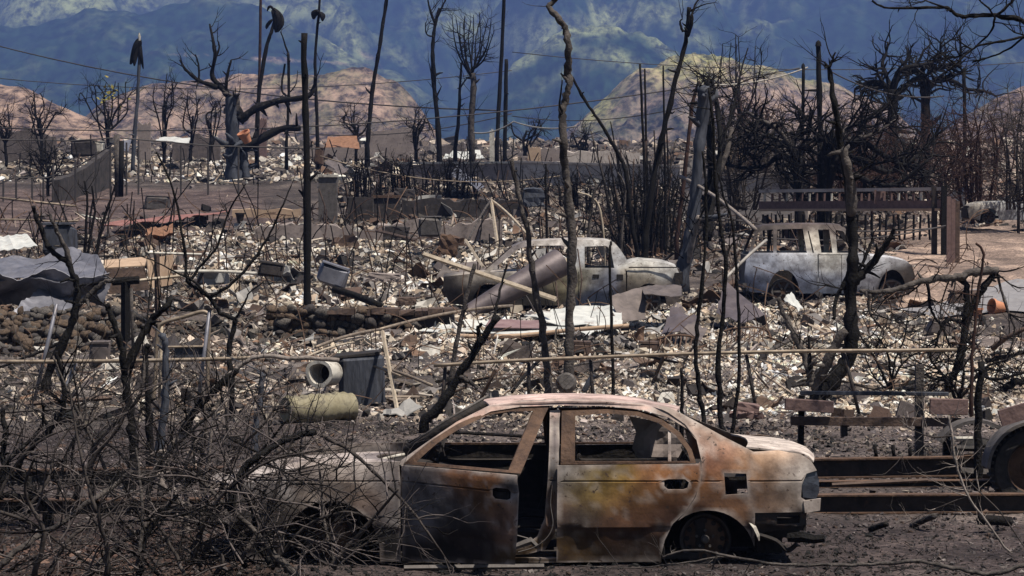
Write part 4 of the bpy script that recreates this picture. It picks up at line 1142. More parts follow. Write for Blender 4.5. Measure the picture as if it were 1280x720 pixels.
# --- right-hand black tree and its neighbours
tree('burnt_tree', 'dead tree', 'big black forked tree at right, brown above and charred below, behind the plank fence',
     [([(1022, 494), (1034, 484), (1048, 466), (1061, 446), (1065, 415), (1063, 370), (1066, 330), (1066, 300), (1063, 255), (1057, 210), (1050, 176), (1045, 140), (1040, 112), (1035, 82)], 15, 3.5, 'black'),
      ([(1065, 268), (1064, 235), (1058, 203), (1053, 185)], 9, 6.5, 'bark'),
      ([(1024, 490), (1024, 478), (1040, 440), (1056, 412)], 9, 7, 'bark'), ([(1020, 488), (1010, 460), (997, 425), (982, 397), (973, 372)], 7, 3.5, 'bark'),
      ([(1068, 352), (1082, 338), (1096, 322), (1110, 300), (1118, 285)], 8, 3, 'black'), ([(1068, 345), (1078, 330), (1086, 310), (1092, 298)], 4, 2, 'black'),
      ([(1035, 84), (1031, 78)], 3, 1.5), ([(1036, 84), (1041, 74), (1044, 65)], 3, 1.2), ([(1062, 338), (1052, 360), (1045, 376), (1042, 400)], 4, 2.5, 'black'),
      ([(1013, 462), (1012, 440), (1011, 420)], 3, 2, 'black')], None, Y=36, m='black', tw=(3, .5, .01, 1), seed=15, sides=10, drift=.3)
tree('burnt_tree', 'dead tree', 'low arching charred tree at right whose long limb reaches left to the black trunk',
     [([(1186, 478), (1195, 462), (1202, 440), (1206, 415), (1212, 392), (1224, 368), (1236, 350), (1247, 339)], 7, 5, 'char'),
      ([(1246, 340), (1225, 339), (1200, 346), (1178, 347), (1150, 352), (1125, 361), (1100, 365), (1075, 363)], 7.5, 3.5, 'bark'),
      ([(1198, 348), (1208, 358), (1207, 390), (1205, 425), (1200, 455)], 5, 5, 'char'), ([(1246, 341), (1255, 375), (1262, 395), (1268, 412), (1262, 440), (1250, 462)], 2.6, 1, 'bark'),
      ([(1160, 351), (1162, 375), (1166, 392), (1180, 412), (1190, 440)], 3, 1.5), ([(1087, 366), (1086, 385), (1092, 398), (1102, 410)], 3, 1.5, 'bark'), ([(1205, 405), (1185, 400), (1175, 415), (1170, 432)], 4, 2)],
     None, Y=37, m='char', tw=(6, .7, .012, 1), seed=16, sides=9, drift=.25)
GB = 'scorched bushes behind the plank fence'
tree('burnt_bush', 'dead bush', 'arching black stems springing up between the black tree and the plank fence',
     [([(1112, 488), (1100, 460), (1086, 435), (1074, 418)], 2.6, 1.2), ([(1112, 488), (1112, 455), (1104, 430), (1090, 415)], 2.2, 1), ([(1113, 488), (1124, 460), (1140, 445), (1158, 437)], 2.2, 1), ([(1110, 488), (1092, 470), (1080, 440)], 2, 1),
      ([(1114, 488), (1119, 450), (1130, 425), (1134, 400)], 2, 1)], GB, Y=37.5, m='char', tw=(6, .6, .009, 1), seed=17)
tree('burnt_bush', 'dead bush', 'dense tangle of dark stems right of the grey fence post',
     [([(1196, 500), (1180, 470), (1165, 452), (1158, 430)], 3, 1.2), ([(1198, 500), (1205, 465), (1195, 445)], 3, 1.2), ([(1200, 500), (1222, 468), (1240, 455), (1262, 450)], 3, 1.2), ([(1200, 500), (1190, 480), (1170, 470)], 3, 1.2)],
     GB, Y=34.5, m='char', tw=(12, .8, .011, 1), seed=18, up=.02)
tree('burnt_sapling', 'dead tree', 'thin crooked brown sapling rising through the arching limb at right',
     [([(1214, 500), (1215, 455), (1218, 420), (1222, 370), (1229, 318), (1220, 304)], 3.4, 2, 'redtwig')], None, Y=34, m='redtwig', tw=(5, .4, .007, 1), seed=19)
tree('fallen_branch', 'branch', 'fallen forked limbs lying at the right edge on the pale rubble',
     [([(1232, 452), (1255, 446), (1285, 440)], 4, 3), ([(1225, 470), (1250, 474), (1290, 462)], 3, 2), ([(1250, 488), (1270, 478), (1300, 470)], 7, 5, 'black'), ([(1240, 436), (1262, 420), (1300, 402)], 5, 3, 'brown')],
     None, Y=38, m='char', tw=(8, .5, .009, 1), seed=20, base=False)
tree('overhanging_branch', 'branch', 'bare dark branches reaching in from the upper right corner',
     [([(1330, 50), (1290, 32), (1268, 23), (1230, 19), (1203, 21), (1190, 14), (1180, 9), (1140, 10), (1105, 9), (1090, 1)], 5, 1.4), ([(1340, 30), (1290, 42), (1262, 50), (1230, 55), (1215, 62), (1195, 80), (1182, 90)], 2.4, 1.2),
      ([(1190, 12), (1165, 4), (1150, -4)], 2, 1), ([(1244, 22), (1238, 40), (1215, 62)], 2, 1.5), ([(1245, 20), (1262, 6), (1270, -6)], 2.6, 2), ([(1244, 22), (1236, 10), (1226, 2), (1222, -6)], 1.8, 1.2),
      ([(1330, 42), (1285, 45), (1260, 62), (1235, 72), (1215, 78)], 2.2, 1.2), ([(1215, 62), (1200, 52), (1195, 42)], 1.5, .8), ([(1195, 80), (1170, 62), (1160, 45)], 1.5, .7), ([(1285, 45), (1268, 40), (1255, 30)], 1.6, .8)],
     None, Y=26, m='char', tw=(4, .4, .006, 1), seed=21, base=False)
# --- left-hand small trees
GL = 'scorched small trees at left'
tree('burnt_small_tree', 'dead tree', 'black forked tree in front of the crumpled sheet, its two prongs like a V',
     [([(57, 482), (66, 455), (84, 418), (93, 391), (97, 361), (91, 344), (84, 327), (67, 317), (55, 297), (45, 270), (42, 258)], 8, 3, 'black'), ([(88, 332), (80, 307), (67, 280), (62, 268)], 5, 2.4, 'bark'),
      ([(90, 392), (108, 372), (128, 355), (142, 350)], 6, 3, 'bark'), ([(95, 358), (112, 355), (128, 352)], 2, 1), ([(86, 414), (75, 428), (50, 440), (20, 452), (-8, 462)], 3, 2)], GL, Y=37, m='black', tw=(3, .5, .008, 1), seed=30, sides=9)
tree('burnt_small_tree', 'dead tree', 'black double-stemmed tree beside the scorched post, left of the pipe gate',
     [([(163, 606), (167, 560), (163, 520), (157, 480), (155, 460), (150, 425), (138, 393), (135, 380)], 9, 4, 'black'), ([(157, 462), (172, 430), (190, 402), (207, 382), (215, 370)], 8, 4, 'black'), ([(166, 585), (158, 577), (143, 560), (117, 543), (90, 527), (40, 510), (-6, 490)], 3, 1.3, 'twig'),
      ([(160, 480), (168, 450), (182, 410), (187, 370), (190, 345)], 2.5, 1)], GL, Y=25.5, m='black', tw=(4, .5, .008, 1), seed=31, sides=9)
tree('burnt_small_tree', 'dead tree', 'straight dark stem right of the double-stemmed tree, behind the long rail',
     [([(187, 560), (187, 530), (185, 500), (181, 460), (184, 430)], 6.5, 4.5, 'black')], GL, Y=26.5, m='black', tw=(4, .4, .007, 1), seed=32)
tree('burnt_small_tree', 'dead tree', 'slate-grey stem with peeling knots in front of the pipe gate',
     [([(197, 570), (206, 510), (207, 470), (206, 435), (204, 420)], 7, 5, 'blue')], GL, Y=28, m='blue', tw=(5, .4, .007, 1), seed=33)
tree('burnt_small_tree', 'dead tree', 'kinked grey-barked trunk bending right into a long charred arm over the bush',
     [([(232, 634), (213, 617), (198, 598), (199, 580), (214, 560), (229, 537), (247, 510), (277, 480), (298, 460), (322, 446), (372, 448), (425, 450)], 7, 3.4, 'paletwig'), ([(229, 540), (247, 510), (277, 480), (296, 462)], 7.6, 5, 'black'), ([(200, 596), (180, 592), (163, 590)], 4, 3, 'bark')],
     GL, Y=22.5, m='char', tw=(4, .5, .007, 1), seed=34, sides=9, drift=.15)
tree('burnt_small_tree', 'dead tree', 'black stem curling up at the far left edge above the steel beams',
     [([(60, 632), (43, 617), (30, 597), (24, 580), (37, 560), (60, 540), (76, 520), (80, 500), (78, 470), (70, 440)], 8, 3, 'black'), ([(30, 598), (13, 590), (3, 570), (7, 537), (2, 510)], 6, 4.5, 'black'), ([(58, 628), (40, 622), (-6, 618)], 5, 5, 'black')], GL, Y=23, m='black', tw=(7, .6, .009, 1), seed=35)
tree('burnt_small_tree', 'dead tree', 'slender S-shaped sapling with whip-thin forks in front of the stone wall',
     [([(290, 502), (289, 470), (286, 432), (294, 401), (275, 391), (262, 371), (242, 358), (233, 348), (232, 324), (228, 297), (222, 260), (213, 228), (196, 190)], 5, 1.5, 'black'), ([(264, 370), (285, 358), (309, 334), (329, 307), (343, 280), (354, 255), (364, 232)], 3, 1.2, 'black'),
      ([(236, 352), (252, 331), (272, 307), (285, 267), (296, 247), (307, 230)], 2.6, 1, 'black'), ([(294, 400), (305, 380), (312, 366), (330, 352)], 2.2, 1), ([(262, 371), (240, 350), (215, 338), (190, 325), (150, 312)], 2.0, .8), ([(310, 333), (325, 318), (340, 312)], 1.8, .8)], GL, Y=34, m='black', tw=(4, .4, .006, 1), seed=36, drift=.2)
tree('burnt_small_tree', 'dead tree', 'blue-grey slim trunk between the pipe gate and the white drum',
     [([(318, 560), (322, 520), (326, 490), (329, 468)], 6, 4, 'blue')], GL, Y=28.5, m='blue', tw=(5, .5, .008, 1), seed=37)
for nm, pts, Y, sd in (('short bent stem by the black bin, left of the tan panel', [(108, 338), (112, 300), (118, 265), (115, 232)], 66, 40),
                       ('thin stem with a crook standing before the tan panel', [(120, 318), (128, 282), (138, 250), (146, 225)], 68, 41), ('upright twin stem right of the black bin', [(106, 318), (108, 280), (109, 250), (106, 226)], 69, 42)):
    tree('burnt_sapling', 'dead tree', nm, [(pts, 3, 1.5, 'black')], 'stems around the black bin', Y=Y, m='black', tw=(3, .8, .014, 1), seed=sd)

# --- the thicket that has fallen over the sedan's nose
def bush(label, base, stems, Y, seed, mats=('twig',), n_tw=10, L=.55, r=.0055, dY=.5, group='burnt bushes over the sedan nose', extra=60, box=None, lev=2):
    rg = random.Random(seed)
    p0 = W(base[0], base[1], Y)
    root = E('burnt_bush', label, 'dead bush', (p0.x, p0.y, G(p0.x, p0.y)), group)
    tm = MB(); tm2 = MB()
    if box:
        for k in range(5):
            x = rg.uniform(box[0], box[2]); lean = rg.uniform(-90, 90); top_ = rg.uniform(box[1] - 30, (box[1] + box[3]) / 2)
            b = box[3] + 4
            stems = stems + [([(x, b), (x + lean * .2 + rg.uniform(-18, 18), b + (top_ - b) * .35), (x + lean * .55 + rg.uniform(-22, 22), b + (top_ - b) * .7), (x + lean, top_)], rg.uniform(2.2, 5), 1.2, rg.choice(['black', 'char', 'bark', 'twig']))]
    for pts, r0, r1, m_ in stems:
        path, rad = limb_path(pts, Y + rg.uniform(-dY, dY) * .5, r0, r1, rg, .35)
        rad = [q * 1.4 for q in rad]; mb = MB(); mb.tube(path, rad, 7); mb.build('stem', m_, root, smooth=True)
        for k in range(n_tw):
            j = rg.randint(len(path) // 6, len(path) - 1)
            t = (path[min(j + 1, len(path) - 1)] - path[max(j - 1, 0)]).normalized()
            q = rvec(rg); q = (q - t * q.dot(t)).normalized()
            twig(tm if rg.random() < .55 else tm2, path[j], (q + t * .5).normalized(), L * rg.uniform(.5, 1.3), min(r, rad[j] * .7), lev - 1, rg, kink=.3, up=.02, kids=3)
    if box:
        for k in range(extra):
            px = rg.uniform(box[0], box[2]); py = rg.uniform(box[1], box[3]) if rg.random() < .7 else box[3]
            p = W(px, py, Y + rg.uniform(-dY, dY))
            d = Vector((rg.uniform(-1, 1), rg.uniform(-.5, .5), rg.uniform(-.25, .9))).normalized()
            twig(tm if rg.random() < .55 else tm2, p, d, L * rg.uniform(.7, 1.9), r * rg.uniform(.7, 1.25), lev, rg, n=8, kink=.26, up=-.02, kids=3)
    tag(tm.build('twigs', 'char', root, smooth=True), kind='stuff')
    tag(tm2.build('twigs', 'ashtwig', root, smooth=True), kind='stuff')
    return root
bush('thick tangle of bare twigs heaped over the front of the sedan', (360, 712),
     [([(372, 722), (337, 687), (317, 663), (283, 633), (262, 612), (240, 590)], 4.5, 2, 'bark'), ([(290, 640), (292, 607), (307, 585), (323, 570), (357, 550), (393, 540)], 5, 4, 'black'), ([(393, 540), (427, 557), (457, 580), (507, 630), (540, 673), (562, 706)], 3, 1, 'twig'),
      ([(300, 700), (330, 650), (350, 600), (362, 560), (372, 530)], 3, 1.2, 'twig'), ([(420, 712), (405, 650), (402, 610), (398, 580)], 2.5, 1, 'bark'), ([(340, 712), (380, 660), (430, 640), (470, 650)], 2.5, 1, 'twig'),
      ([(240, 700), (262, 640), (300, 600), (340, 575), (380, 566)], 3, 1.2, 'twig')], 19.3, 50, n_tw=9, r=.0068, box=(250, 575, 430, 705), extra=58, dY=.55)
bush('grey-stemmed bush lying low across the left foreground', (110, 716),
     [([(-10, 715), (43, 673), (83, 650), (113, 627), (143, 607), (165, 588)], 4.2, 2.4, 'bark'), ([(108, 722), (147, 683), (180, 660), (215, 640), (240, 634)], 4.5, 3, 'bark'), ([(60, 720), (90, 670), (130, 655), (200, 650), (262, 655)], 3, 1.2, 'twig'),
      ([(0, 640), (40, 655), (90, 690), (130, 718)], 2.5, 1.2, 'twig'), ([(170, 715), (178, 660), (176, 610), (170, 560)], 3, 1.2, 'bark'), ([(120, 640), (104, 580), (92, 520), (86, 480)], 2.6, 1, 'twig'), ([(230, 716), (200, 660), (170, 640), (120, 645)], 2.6, 1, 'twig')],
     19.0, 51, n_tw=7, r=.0065, box=(-30, 585, 270, 715), extra=44, dY=.8, L=.5)
bush('wispy bush of curved twigs between the kinked trunk and the sedan hood', (270, 660),
     [([(250, 660), (256, 610), (262, 560), (268, 520), (285, 498)], 3.4, 1.2, 'paletwig'), ([(262, 660), (280, 600), (300, 560), (330, 530), (345, 505)], 3, 1.1, 'twig'), ([(240, 655), (230, 600), (240, 560), (262, 540), (300, 535)], 3, 1.2, 'paletwig'),
      ([(230, 655), (210, 600), (190, 565), (165, 545)], 2.4, 1, 'twig'), ([(280, 650), (320, 590), (360, 560), (400, 560)], 2.6, 1, 'twig')], 21.2, 52, n_tw=9, r=.0065, box=(150, 500, 360, 640), extra=40, dY=.5, L=.55)
bush('sparse brown bush of whips at the far left edge', (20, 640),
     [([(-10, 640), (20, 580), (60, 545), (110, 530)], 2.6, 1, 'twig'), ([(30, 640), (60, 600), (70, 560), (100, 520)], 2.6, 1, 'twig'), ([(100, 630), (90, 570), (100, 520), (90, 460)], 2.2, 1, 'twig')], 22.5, 53, n_tw=7, box=(-30, 470, 170, 620), extra=22, dY=.6, L=.55, lev=2)
tree('fallen_branch', 'branch', 'long bare fallen branch on the ground in front of the right end of the sedan',
     [([(1290, 704), (1240, 717), (1200, 712), (1150, 702), (1100, 705), (1040, 706), (980, 706), (930, 699), (880, 689), (850, 689), (828, 697)], 4, 1.6, 'bark'), ([(930, 699), (900, 696), (860, 703), (790, 710), (720, 707)], 2, .8, 'bark'), ([(896, 690), (894, 702), (890, 712)], 2, 1, 'bark'), ([(1040, 706), (1030, 716)], 1.5, .8)],
     None, Y=20.0, m='bark', tw=(5, .28, .004, 1), seed=55, base=False, up=0, drift=.15)
tree('fallen_branch', 'branch', 'pale whip-thin branch drooping from the plank fence to the lower right corner',
     [([(1300, 712), (1262, 690), (1232, 650), (1210, 620), (1195, 580), (1190, 545), (1186, 520)], 1.8, 2.4, 'paletwig'), ([(1285, 690), (1250, 640), (1210, 600), (1196, 575)], 1.4, 1, 'twig'), ([(1190, 545), (1160, 545), (1130, 532)], 1.6, .8, 'twig'), ([(1210, 620), (1160, 640), (1130, 655)], 1.2, .6, 'twig')],
     None, Y=21.5, m='paletwig', tw=(9, .35, .004, 1), seed=56, base=False)

# ------------------------------------------------------------------ middle distance
tree('charred_post', 'post', 'tall square-topped charred post standing alone at left of centre',
     [([(384, 381), (384, 250), (382, 140), (380, 42)], 6.2, 5.2, 'black')], None, Y=62, m='black', seed=60, trunkname='pole')
tree('charred_pole', 'pole', 'black pole leaning from the crooked trunk down into the burnt bamboo clump',
     [([(797, 318), (790, 280), (782, 215), (775, 198), (761, 171), (744, 144), (727, 118), (716, 97)], 4, 2.2, 'black')], None, Y=72, m='black', seed=61, trunkname='pole')
# burnt bamboo clump
rg = random.Random(77)
GBam = 'stalks of the burnt bamboo clump'
cl = [((808, 318), (805, 200), (800, 80), 3), ((812, 318), (808, 190), (806, 86), 2.6), ((832, 318), (831, 200), (829, 82), 2.4), ((840, 318), (836, 230), (833, 150), 2), ((826, 316), (818, 240), (812, 205), 3)]
tree('burnt_palm', 'dead palm', 'tall leaning black palm stem with a ragged head over the bamboo clump',
     [([(806, 318), (808, 285), (815, 235), (822, 195), (835, 140), (847, 90), (857, 52), (861, 10)], 6, 3.2, 'black'), ([(857, 40), (864, 20), (870, 4), (878, -4)], 3, 1), ([(860, 14), (880, 6), (894, 3)], 1.4, .6), ([(859, 45), (864, 30), (865, 18)], 4, 2), ([(854, 40), (850, 28), (853, 24)], 2.4, 1)],
     None, Y=74, m='black', tw=(3, .7, .012, 0), seed=62, twtop=.85)
bam = E('bamboo_clump', 'dense charred bamboo clump of upright stalks behind the truck cab', 'bamboo clump', tuple(B(806, 318)))
def stalk(pts, r0, r1, m_='black'):
    Y = Yg(318) + rg.uniform(-1.5, 1.5)
    path, rad = limb_path(pts, Y, r0, r1, rg, .1, True, .1)
    mb = MB(); mb.tube([path[0] - Vector((0, 0, .4))] + path, [rad[0]] + rad, 6); mb.build('stalk', m_, bam, smooth=True)
for a, b, c, r_ in cl: stalk([a, b, c], r_, r_ * .7)
for k in range(76):
    x = rg.gauss(806, 26); h = rg.choice([60, 90, 110, 130, 150]) * rg.uniform(.6, 1.15)
    lean = (x - 806) * rg.uniform(.2, .9) + rg.uniform(-14, 14)
    stalk([(x, 318), (x + lean * .35, 318 - h * .5), (x + lean, 318 - h)], rg.uniform(1.6, 3), 1.0, rg.choice(['black', 'black', 'char', 'char', 'brown', 'bark']))
tm = MB()
for k in range(260):
    p = W(rg.gauss(806, 30), rg.uniform(225, 316), Yg(318) + rg.uniform(-2, 2))
    twig(tm, p, Vector((rg.uniform(-1, 1), rg.uniform(-.6, .6), rg.uniform(-.4, 1))).normalized(), rg.uniform(.5, 1.6), .016, 1, rg)
tag(tm.build('twigs', 'black', bam, smooth=True), kind='stuff')
for pts, r_, nm in (([(776, 318), (779, 270), (782, 236), (772, 215)], 2.2, 'pale split stick standing left of the bamboo clump'), ([(736, 318), (738, 262), (746, 230)], 3, 'leaning grey stick behind the truck roof'),
                    ([(684, 315), (683, 262), (682, 205)], 2.6, 'dark stake with an orange split top behind the truck'), ([(756, 318), (752, 270), (742, 248), (722, 240)], 1.8, 'thin bent stick right of the crooked trunk')):
    tree('charred_stake', 'stake', nm, [(pts, r_, r_ * .7, rg.choice(['bark', 'char', 'wood']))], 'stakes around the bamboo clump', Y=76, m='char', tw=(1, .6, .012, 0))
tree('burnt_palm', 'dead palm', 'thick blue-grey broken trunk at the wagon side of the bamboo clump',
     [([(852, 345), (862, 300), (868, 260), (873, 200), (878, 150), (880, 108)], 11, 10.5, 'blue'), ([(884, 300), (889, 220), (888, 160), (884, 100)], 9, 6, 'black'), ([(874, 112), (872, 100)], 4, 1, 'black'), ([(884, 112), (886, 96)], 4, 1, 'black'),
      ([(846, 338), (866, 292), (880, 255), (905, 200), (915, 160)], 6, 4, 'bark'), ([(858, 338), (865, 305), (874, 270)], 5, 4, 'paletwig'), ([(892, 240), (900, 190), (896, 130), (890, 100)], 5, 3, 'black'), ([(900, 190), (912, 150), (925, 95), (935, 60)], 2.4, 1)],
     None, Y=70, m='black', tw=(7, 1.2, .02, 1), seed=64, sides=10)
tree('burnt_palm', 'dead palm', 'slender brown trunk with a splintered top just left of the blue-grey trunk',
     [([(846, 300), (852, 250), (860, 180), (866, 130), (874, 102)], 3.6, 3, 'redtwig')], None, Y=80, m='redtwig', tw=(4, .8, .014, 1), seed=65)
GT = 'dead gnarled trees around the right-hand yard'
tree('burnt_tree', 'dead tree', 'pollarded gnarled tree standing highest among the right-hand trees',
     [([(1118, 235), (1117, 180), (1116, 140), (1116, 112)], 7.8, 9.6), ([(1116, 125), (1106, 108), (1092, 102), (1080, 106), (1068, 112)], 6.5, 2.6), ([(1116, 115), (1122, 92), (1135, 84), (1148, 82)], 5.9, 3.2), ([(1115, 115), (1108, 95), (1103, 80), (1108, 66), (1110, 52)], 4.5, 1.6),
      ([(1117, 120), (1130, 110), (1142, 100), (1155, 96)], 5.9, 4.0), ([(1112, 112), (1100, 98), (1094, 80)], 3.9, 1.6), ([(1148, 82), (1165, 78), (1168, 72)], 3.9, 1.9)], GT, Y=118, m='char', tw=(8, 1.5, .07, 1), seed=66, kink=.42)
tree('burnt_tree', 'dead tree', 'broad-armed gnarled tree right of the pollarded one, limbs arched like an umbrella',
     [([(1156, 240), (1157, 170), (1157, 130), (1155, 105), (1150, 90)], 9.1, 8.0), ([(1150, 92), (1160, 80), (1172, 86), (1190, 80), (1202, 84)], 5.2, 3.2), ([(1157, 115), (1168, 102), (1180, 97), (1196, 104), (1210, 112)], 5.9, 2.6), ([(1155, 100), (1140, 88), (1125, 86)], 4.5, 2.4),
      ([(1174, 84), (1176, 66), (1176, 52)], 2.6, 1.6), ([(1200, 84), (1201, 60), (1200, 45)], 2.6, 1.6), ([(1210, 112), (1230, 114), (1246, 120)], 3.2, 1.6)], GT, Y=122, m='char', tw=(9, 1.5, .07, 1), seed=67, kink=.42)
tree('burnt_tree', 'dead tree', 'low wide tree with writhing grey limbs behind the pale wall, left of the telegraph pole',
     [([(1000, 268), (998, 230), (996, 200), (985, 178)], 7.8, 8.0), ([(998, 205), (975, 196), (955, 208), (930, 210), (905, 205)], 5.9, 2.4), ([(988, 182), (970, 160), (950, 150), (935, 140)], 5.2, 2.2, 'bark'), ([(990, 185), (1000, 160), (1008, 145)], 4.5, 2.2), ([(975, 196), (960, 180), (945, 182), (925, 190)], 3.9, 1.9, 'bark'), ([(985, 180), (965, 172), (940, 168), (915, 150)], 3.9, 1.9, 'bark')],
     GT, Y=92, m='char', tw=(16, 1.4, .055, 2), seed=68, drift=.8, kink=.42, up=.02)
tree('burnt_tree', 'dead tree', 'thick double-trunked tree whose tangled crown spreads behind the brown fence',
     [([(1030, 275), (1031, 240), (1032, 200), (1040, 175)], 11.7, 11.2), ([(1034, 232), (1044, 200), (1052, 190)], 9.1, 6.4), ([(1040, 200), (1075, 178), (1098, 190), (1125, 205), (1150, 208)], 6.5, 3.2), ([(1045, 195), (1080, 205), (1110, 215), (1140, 200), (1165, 175)], 5.9, 2.6), ([(1040, 178), (1060, 160), (1085, 150), (1100, 138)], 5.2, 2.2, 'bark'),
      ([(1042, 210), (1075, 222), (1105, 232), (1130, 225), (1160, 200)], 5.2, 2.6), ([(1036, 178), (1018, 165), (1010, 150)], 5.2, 2.2), ([(1060, 175), (1090, 168), (1120, 150)], 4.5, 1.9, 'bark')], GT, Y=89, m='char', tw=(18, 1.4, .055, 2), seed=69, drift=.8, kink=.42, up=.02)
for lb, x, y, hw, top, m_, Yb, sd in (('reddish-brown scorched thicket behind the brown fence', 1150, 262, 70, 145, 'redtwig', 100, 70), ('dark thicket right of the brown board post', 1225, 262, 55, 130, 'redtwig', 102, 71), ('tangled dead scrub between the telegraph pole and the gnarled trees', 1085, 258, 50, 140, 'twig', 104, 72),
                                      ('wiry grey scrub right of the blue-grey trunk', 930, 262, 42, 150, 'twig', 96, 73), ('rust-brown shrub with dry leaves above the pale wall', 940, 225, 40, 120, 'redtwig', 125, 74), ('bare thicket at the far right edge', 1275, 262, 40, 115, 'twig', 96, 75), ('dark low thicket between the grey low wide tree and the rounded telegraph pole', 1000, 256, 45, 175, 'twig', 99, 76), ('dense brown thicket filling the space behind the baluster fence', 1075, 262, 55, 158, 'redtwig', 97, 77), ('tall dark scrub behind the board post', 1185, 250, 58, 150, 'redtwig', 110, 78)):
    rg2 = random.Random(sd)
    stems = []
    for k in range(11):
        dx = rg2.uniform(-1, 1)
        stems.append(([(x + dx * hw * .45, y), (x + dx * hw * .7 + rg2.uniform(-8, 8), (y + top) / 2 + rg2.uniform(-10, 15)), (x + dx * hw + rg2.uniform(-14, 14), top + abs(dx) * 30 + rg2.uniform(-8, 14))], rg2.uniform(1.6, 3.2), .8))
    tree('burnt_bush', 'dead bush', lb, stems, 'scorched thickets around the right-hand yard', Y=Yb, m=m_, tw=(14, 1.3, .026, 2), seed=sd, drift=.8, kink=.42, up=-.01, limbname='stem', trunkname='stem', twtop=.1)
for lb, pts, r_, Yp in (('black telegraph pole with a rounded top, tallest on the right', [(1026, 275), (1025, 160), (1023, 57)], 4.6, 94), ('shorter charred pole left of the rounded telegraph pole', [(1004, 262), (1004, 170), (1004, 85)], 3, 105),
                        ('dark pole among the gnarled trees at right', [(1206, 265), (1206, 170), (1205, 90)], 3.2, 112)):
    o = tree('charred_pole', 'pole', lb, [(pts, r_, r_ * .9, 'black')], 'charred utility poles', Y=Yp, m='black', trunkname='pole')
    c = W(pts[-1][0], pts[-1][1], Yp); mb = MB(); mb.lathe([(r_ * .9 / ppm(Yp), -.02), (r_ * .7 / ppm(Yp), .12), (.01, .18)], c, n=10); mb.build('pole_cap', 'black', o, smooth=True)

for lb, x, y, hw, top, sd in (('scorched hedge of upright stems behind the sooty block walls', 555, 247, 42, 193, 201), ('thin scorched hedge left of the scorched stems over the block walls', 478, 247, 34, 200, 202), ('burnt hedge stubs between the truck roof and the garden wall', 700, 262, 40, 215, 203)):
    rg2 = random.Random(sd); stems = []
    for k in range(26):
        dx = rg2.uniform(-1, 1); stems.append(([(x + dx * hw, y), (x + dx * hw + rg2.uniform(-3, 3), (y + top) / 2), (x + dx * hw + rg2.uniform(-6, 6), top + rg2.uniform(-4, 22))], rg2.uniform(1.0, 2.0), .8))
    tree('burnt_hedge', 'dead hedge', lb, stems, 'scorched hedges in the middle distance', Y=Yg(y) - 1, m='char', tw=(6, .8, .018, 1), seed=sd, drift=.8, limbname='stem', trunkname='stem', twtop=.1, kink=.4, up=0)
# ------------------------------------------------------------------ far trees and poles against the hills
GF = 'bare trees and palms against the hills'
def palm(label, pts, r0, r1, Y, m_='char', droop=None, seed=0):
    """droop: list of hanging fronds (points, half width px)"""
    root = tree('burnt_palm', 'dead palm', label, [(pts, r0, r1, m_)], GF, Y=Y, m=m_, seed=seed)
    rg3 = random.Random(seed)
    for fp, hwid in droop or ():
        mb = MB(); path = catmull([W(a, b, Y + rg3.uniform(-.3, .3)) for a, b in fp], 4); n = len(path)
        for q in range(5):
            off = rvec(rg3) * hwid * .35 / ppm(Y)
            mb.tube([p + off * math.sin(3.14 * min(.95, i / n + .1)) for i, p in enumerate(path)], [hwid / ppm(Y) * (.25 + .6 * math.sin(3.1 * min(1, (i + 1) / n))) for i in range(n)], 5)
        mb.build('frond', 'black', root, smooth=True)
    return root
pt_ = palm('bare palm trunk with a skirt of black hanging fronds and a pale tip, far left', [(166, 206), (168, 170), (172, 120), (174, 75), (174, 50)], 3.6, 2.2, 150, 'blue', [([(174, 50), (169, 62), (163, 80)], 4), ([(174, 50), (170, 66), (168, 82)], 3.5), ([(175, 52), (176, 70), (179, 86)], 2)], 80)
mb = MB(); mb.tube([W(174, 51, 149.8), W(174.3, 46, 149.8), W(174, 41, 149.8)], [.07, .08, .03], 6); mb.build('split_tip', 'cream', pt_)
palm('palm whose burnt crown droops to the right like a hooked feather', [(321, 190), (322, 140), (326, 100), (333, 60), (339, 40), (345, 20)], 3.8, 2.6, 152, 'char', [([(342, 12), (346, 22), (345, 40)], 4.5), ([(342, 10), (350, 18), (352, 30), (347, 40)], 2.6), ([(345, 15), (338, 8), (334, 14)], 1.6), ([(340, 25), (335, 30), (333, 36)], 2)], 81)
palm('tall thin palm with two small dark clumps near the top of the frame', [(397, 178), (395, 120), (394, 70), (398, 20), (402, -30)], 3, 2, 155, 'char', [([(398, 14), (393, 18), (392, 24)], 3.2), ([(399, 16), (403, 20), (403, 26)], 3)], 82)
palm('long smooth palm trunk leaning right out of the top of the frame', [(459, 186), (462, 150), (466, 110), (474, 62), (482, 6), (489, -40)], 4, 2.6, 158, 'char', None, 83)
palm('tall dark pole-like trunk right of the fan-shaped bare tree', [(621, 188), (623, 140), (628, 50), (631, -30)], 3.8, 2.6, 160, 'black', None, 84)
palm('shorter black stump of a trunk beside the tall pole-like trunk', [(631, 190), (632, 130), (633, 74)], 3.6, 3, 158, 'black', None, 85)
def far(label, limbs, Y, tw, seed, m_='char', **k):
    return tree('bare_tree', 'dead tree', label, limbs, GF, Y=Y, m=m_, tw=tw, seed=seed, **k)
far('thin bare tree with a forked top left of the fan-shaped bare tree', [([(549, 182), (546, 140), (542, 95), (541, 55), (545, 25), (549, 10)], 4.6, 2.2), ([(543, 28), (537, 10), (534, -6)], 2.2, 1), ([(546, 22), (553, 8), (558, -4)], 2.4, 1.2), ([(541, 46), (533, 42), (532, 28)], 1.6, .8), ([(546, 120), (552, 108)], 1.6, .8)], 160, (3, 1.6, .03, 1), 90)
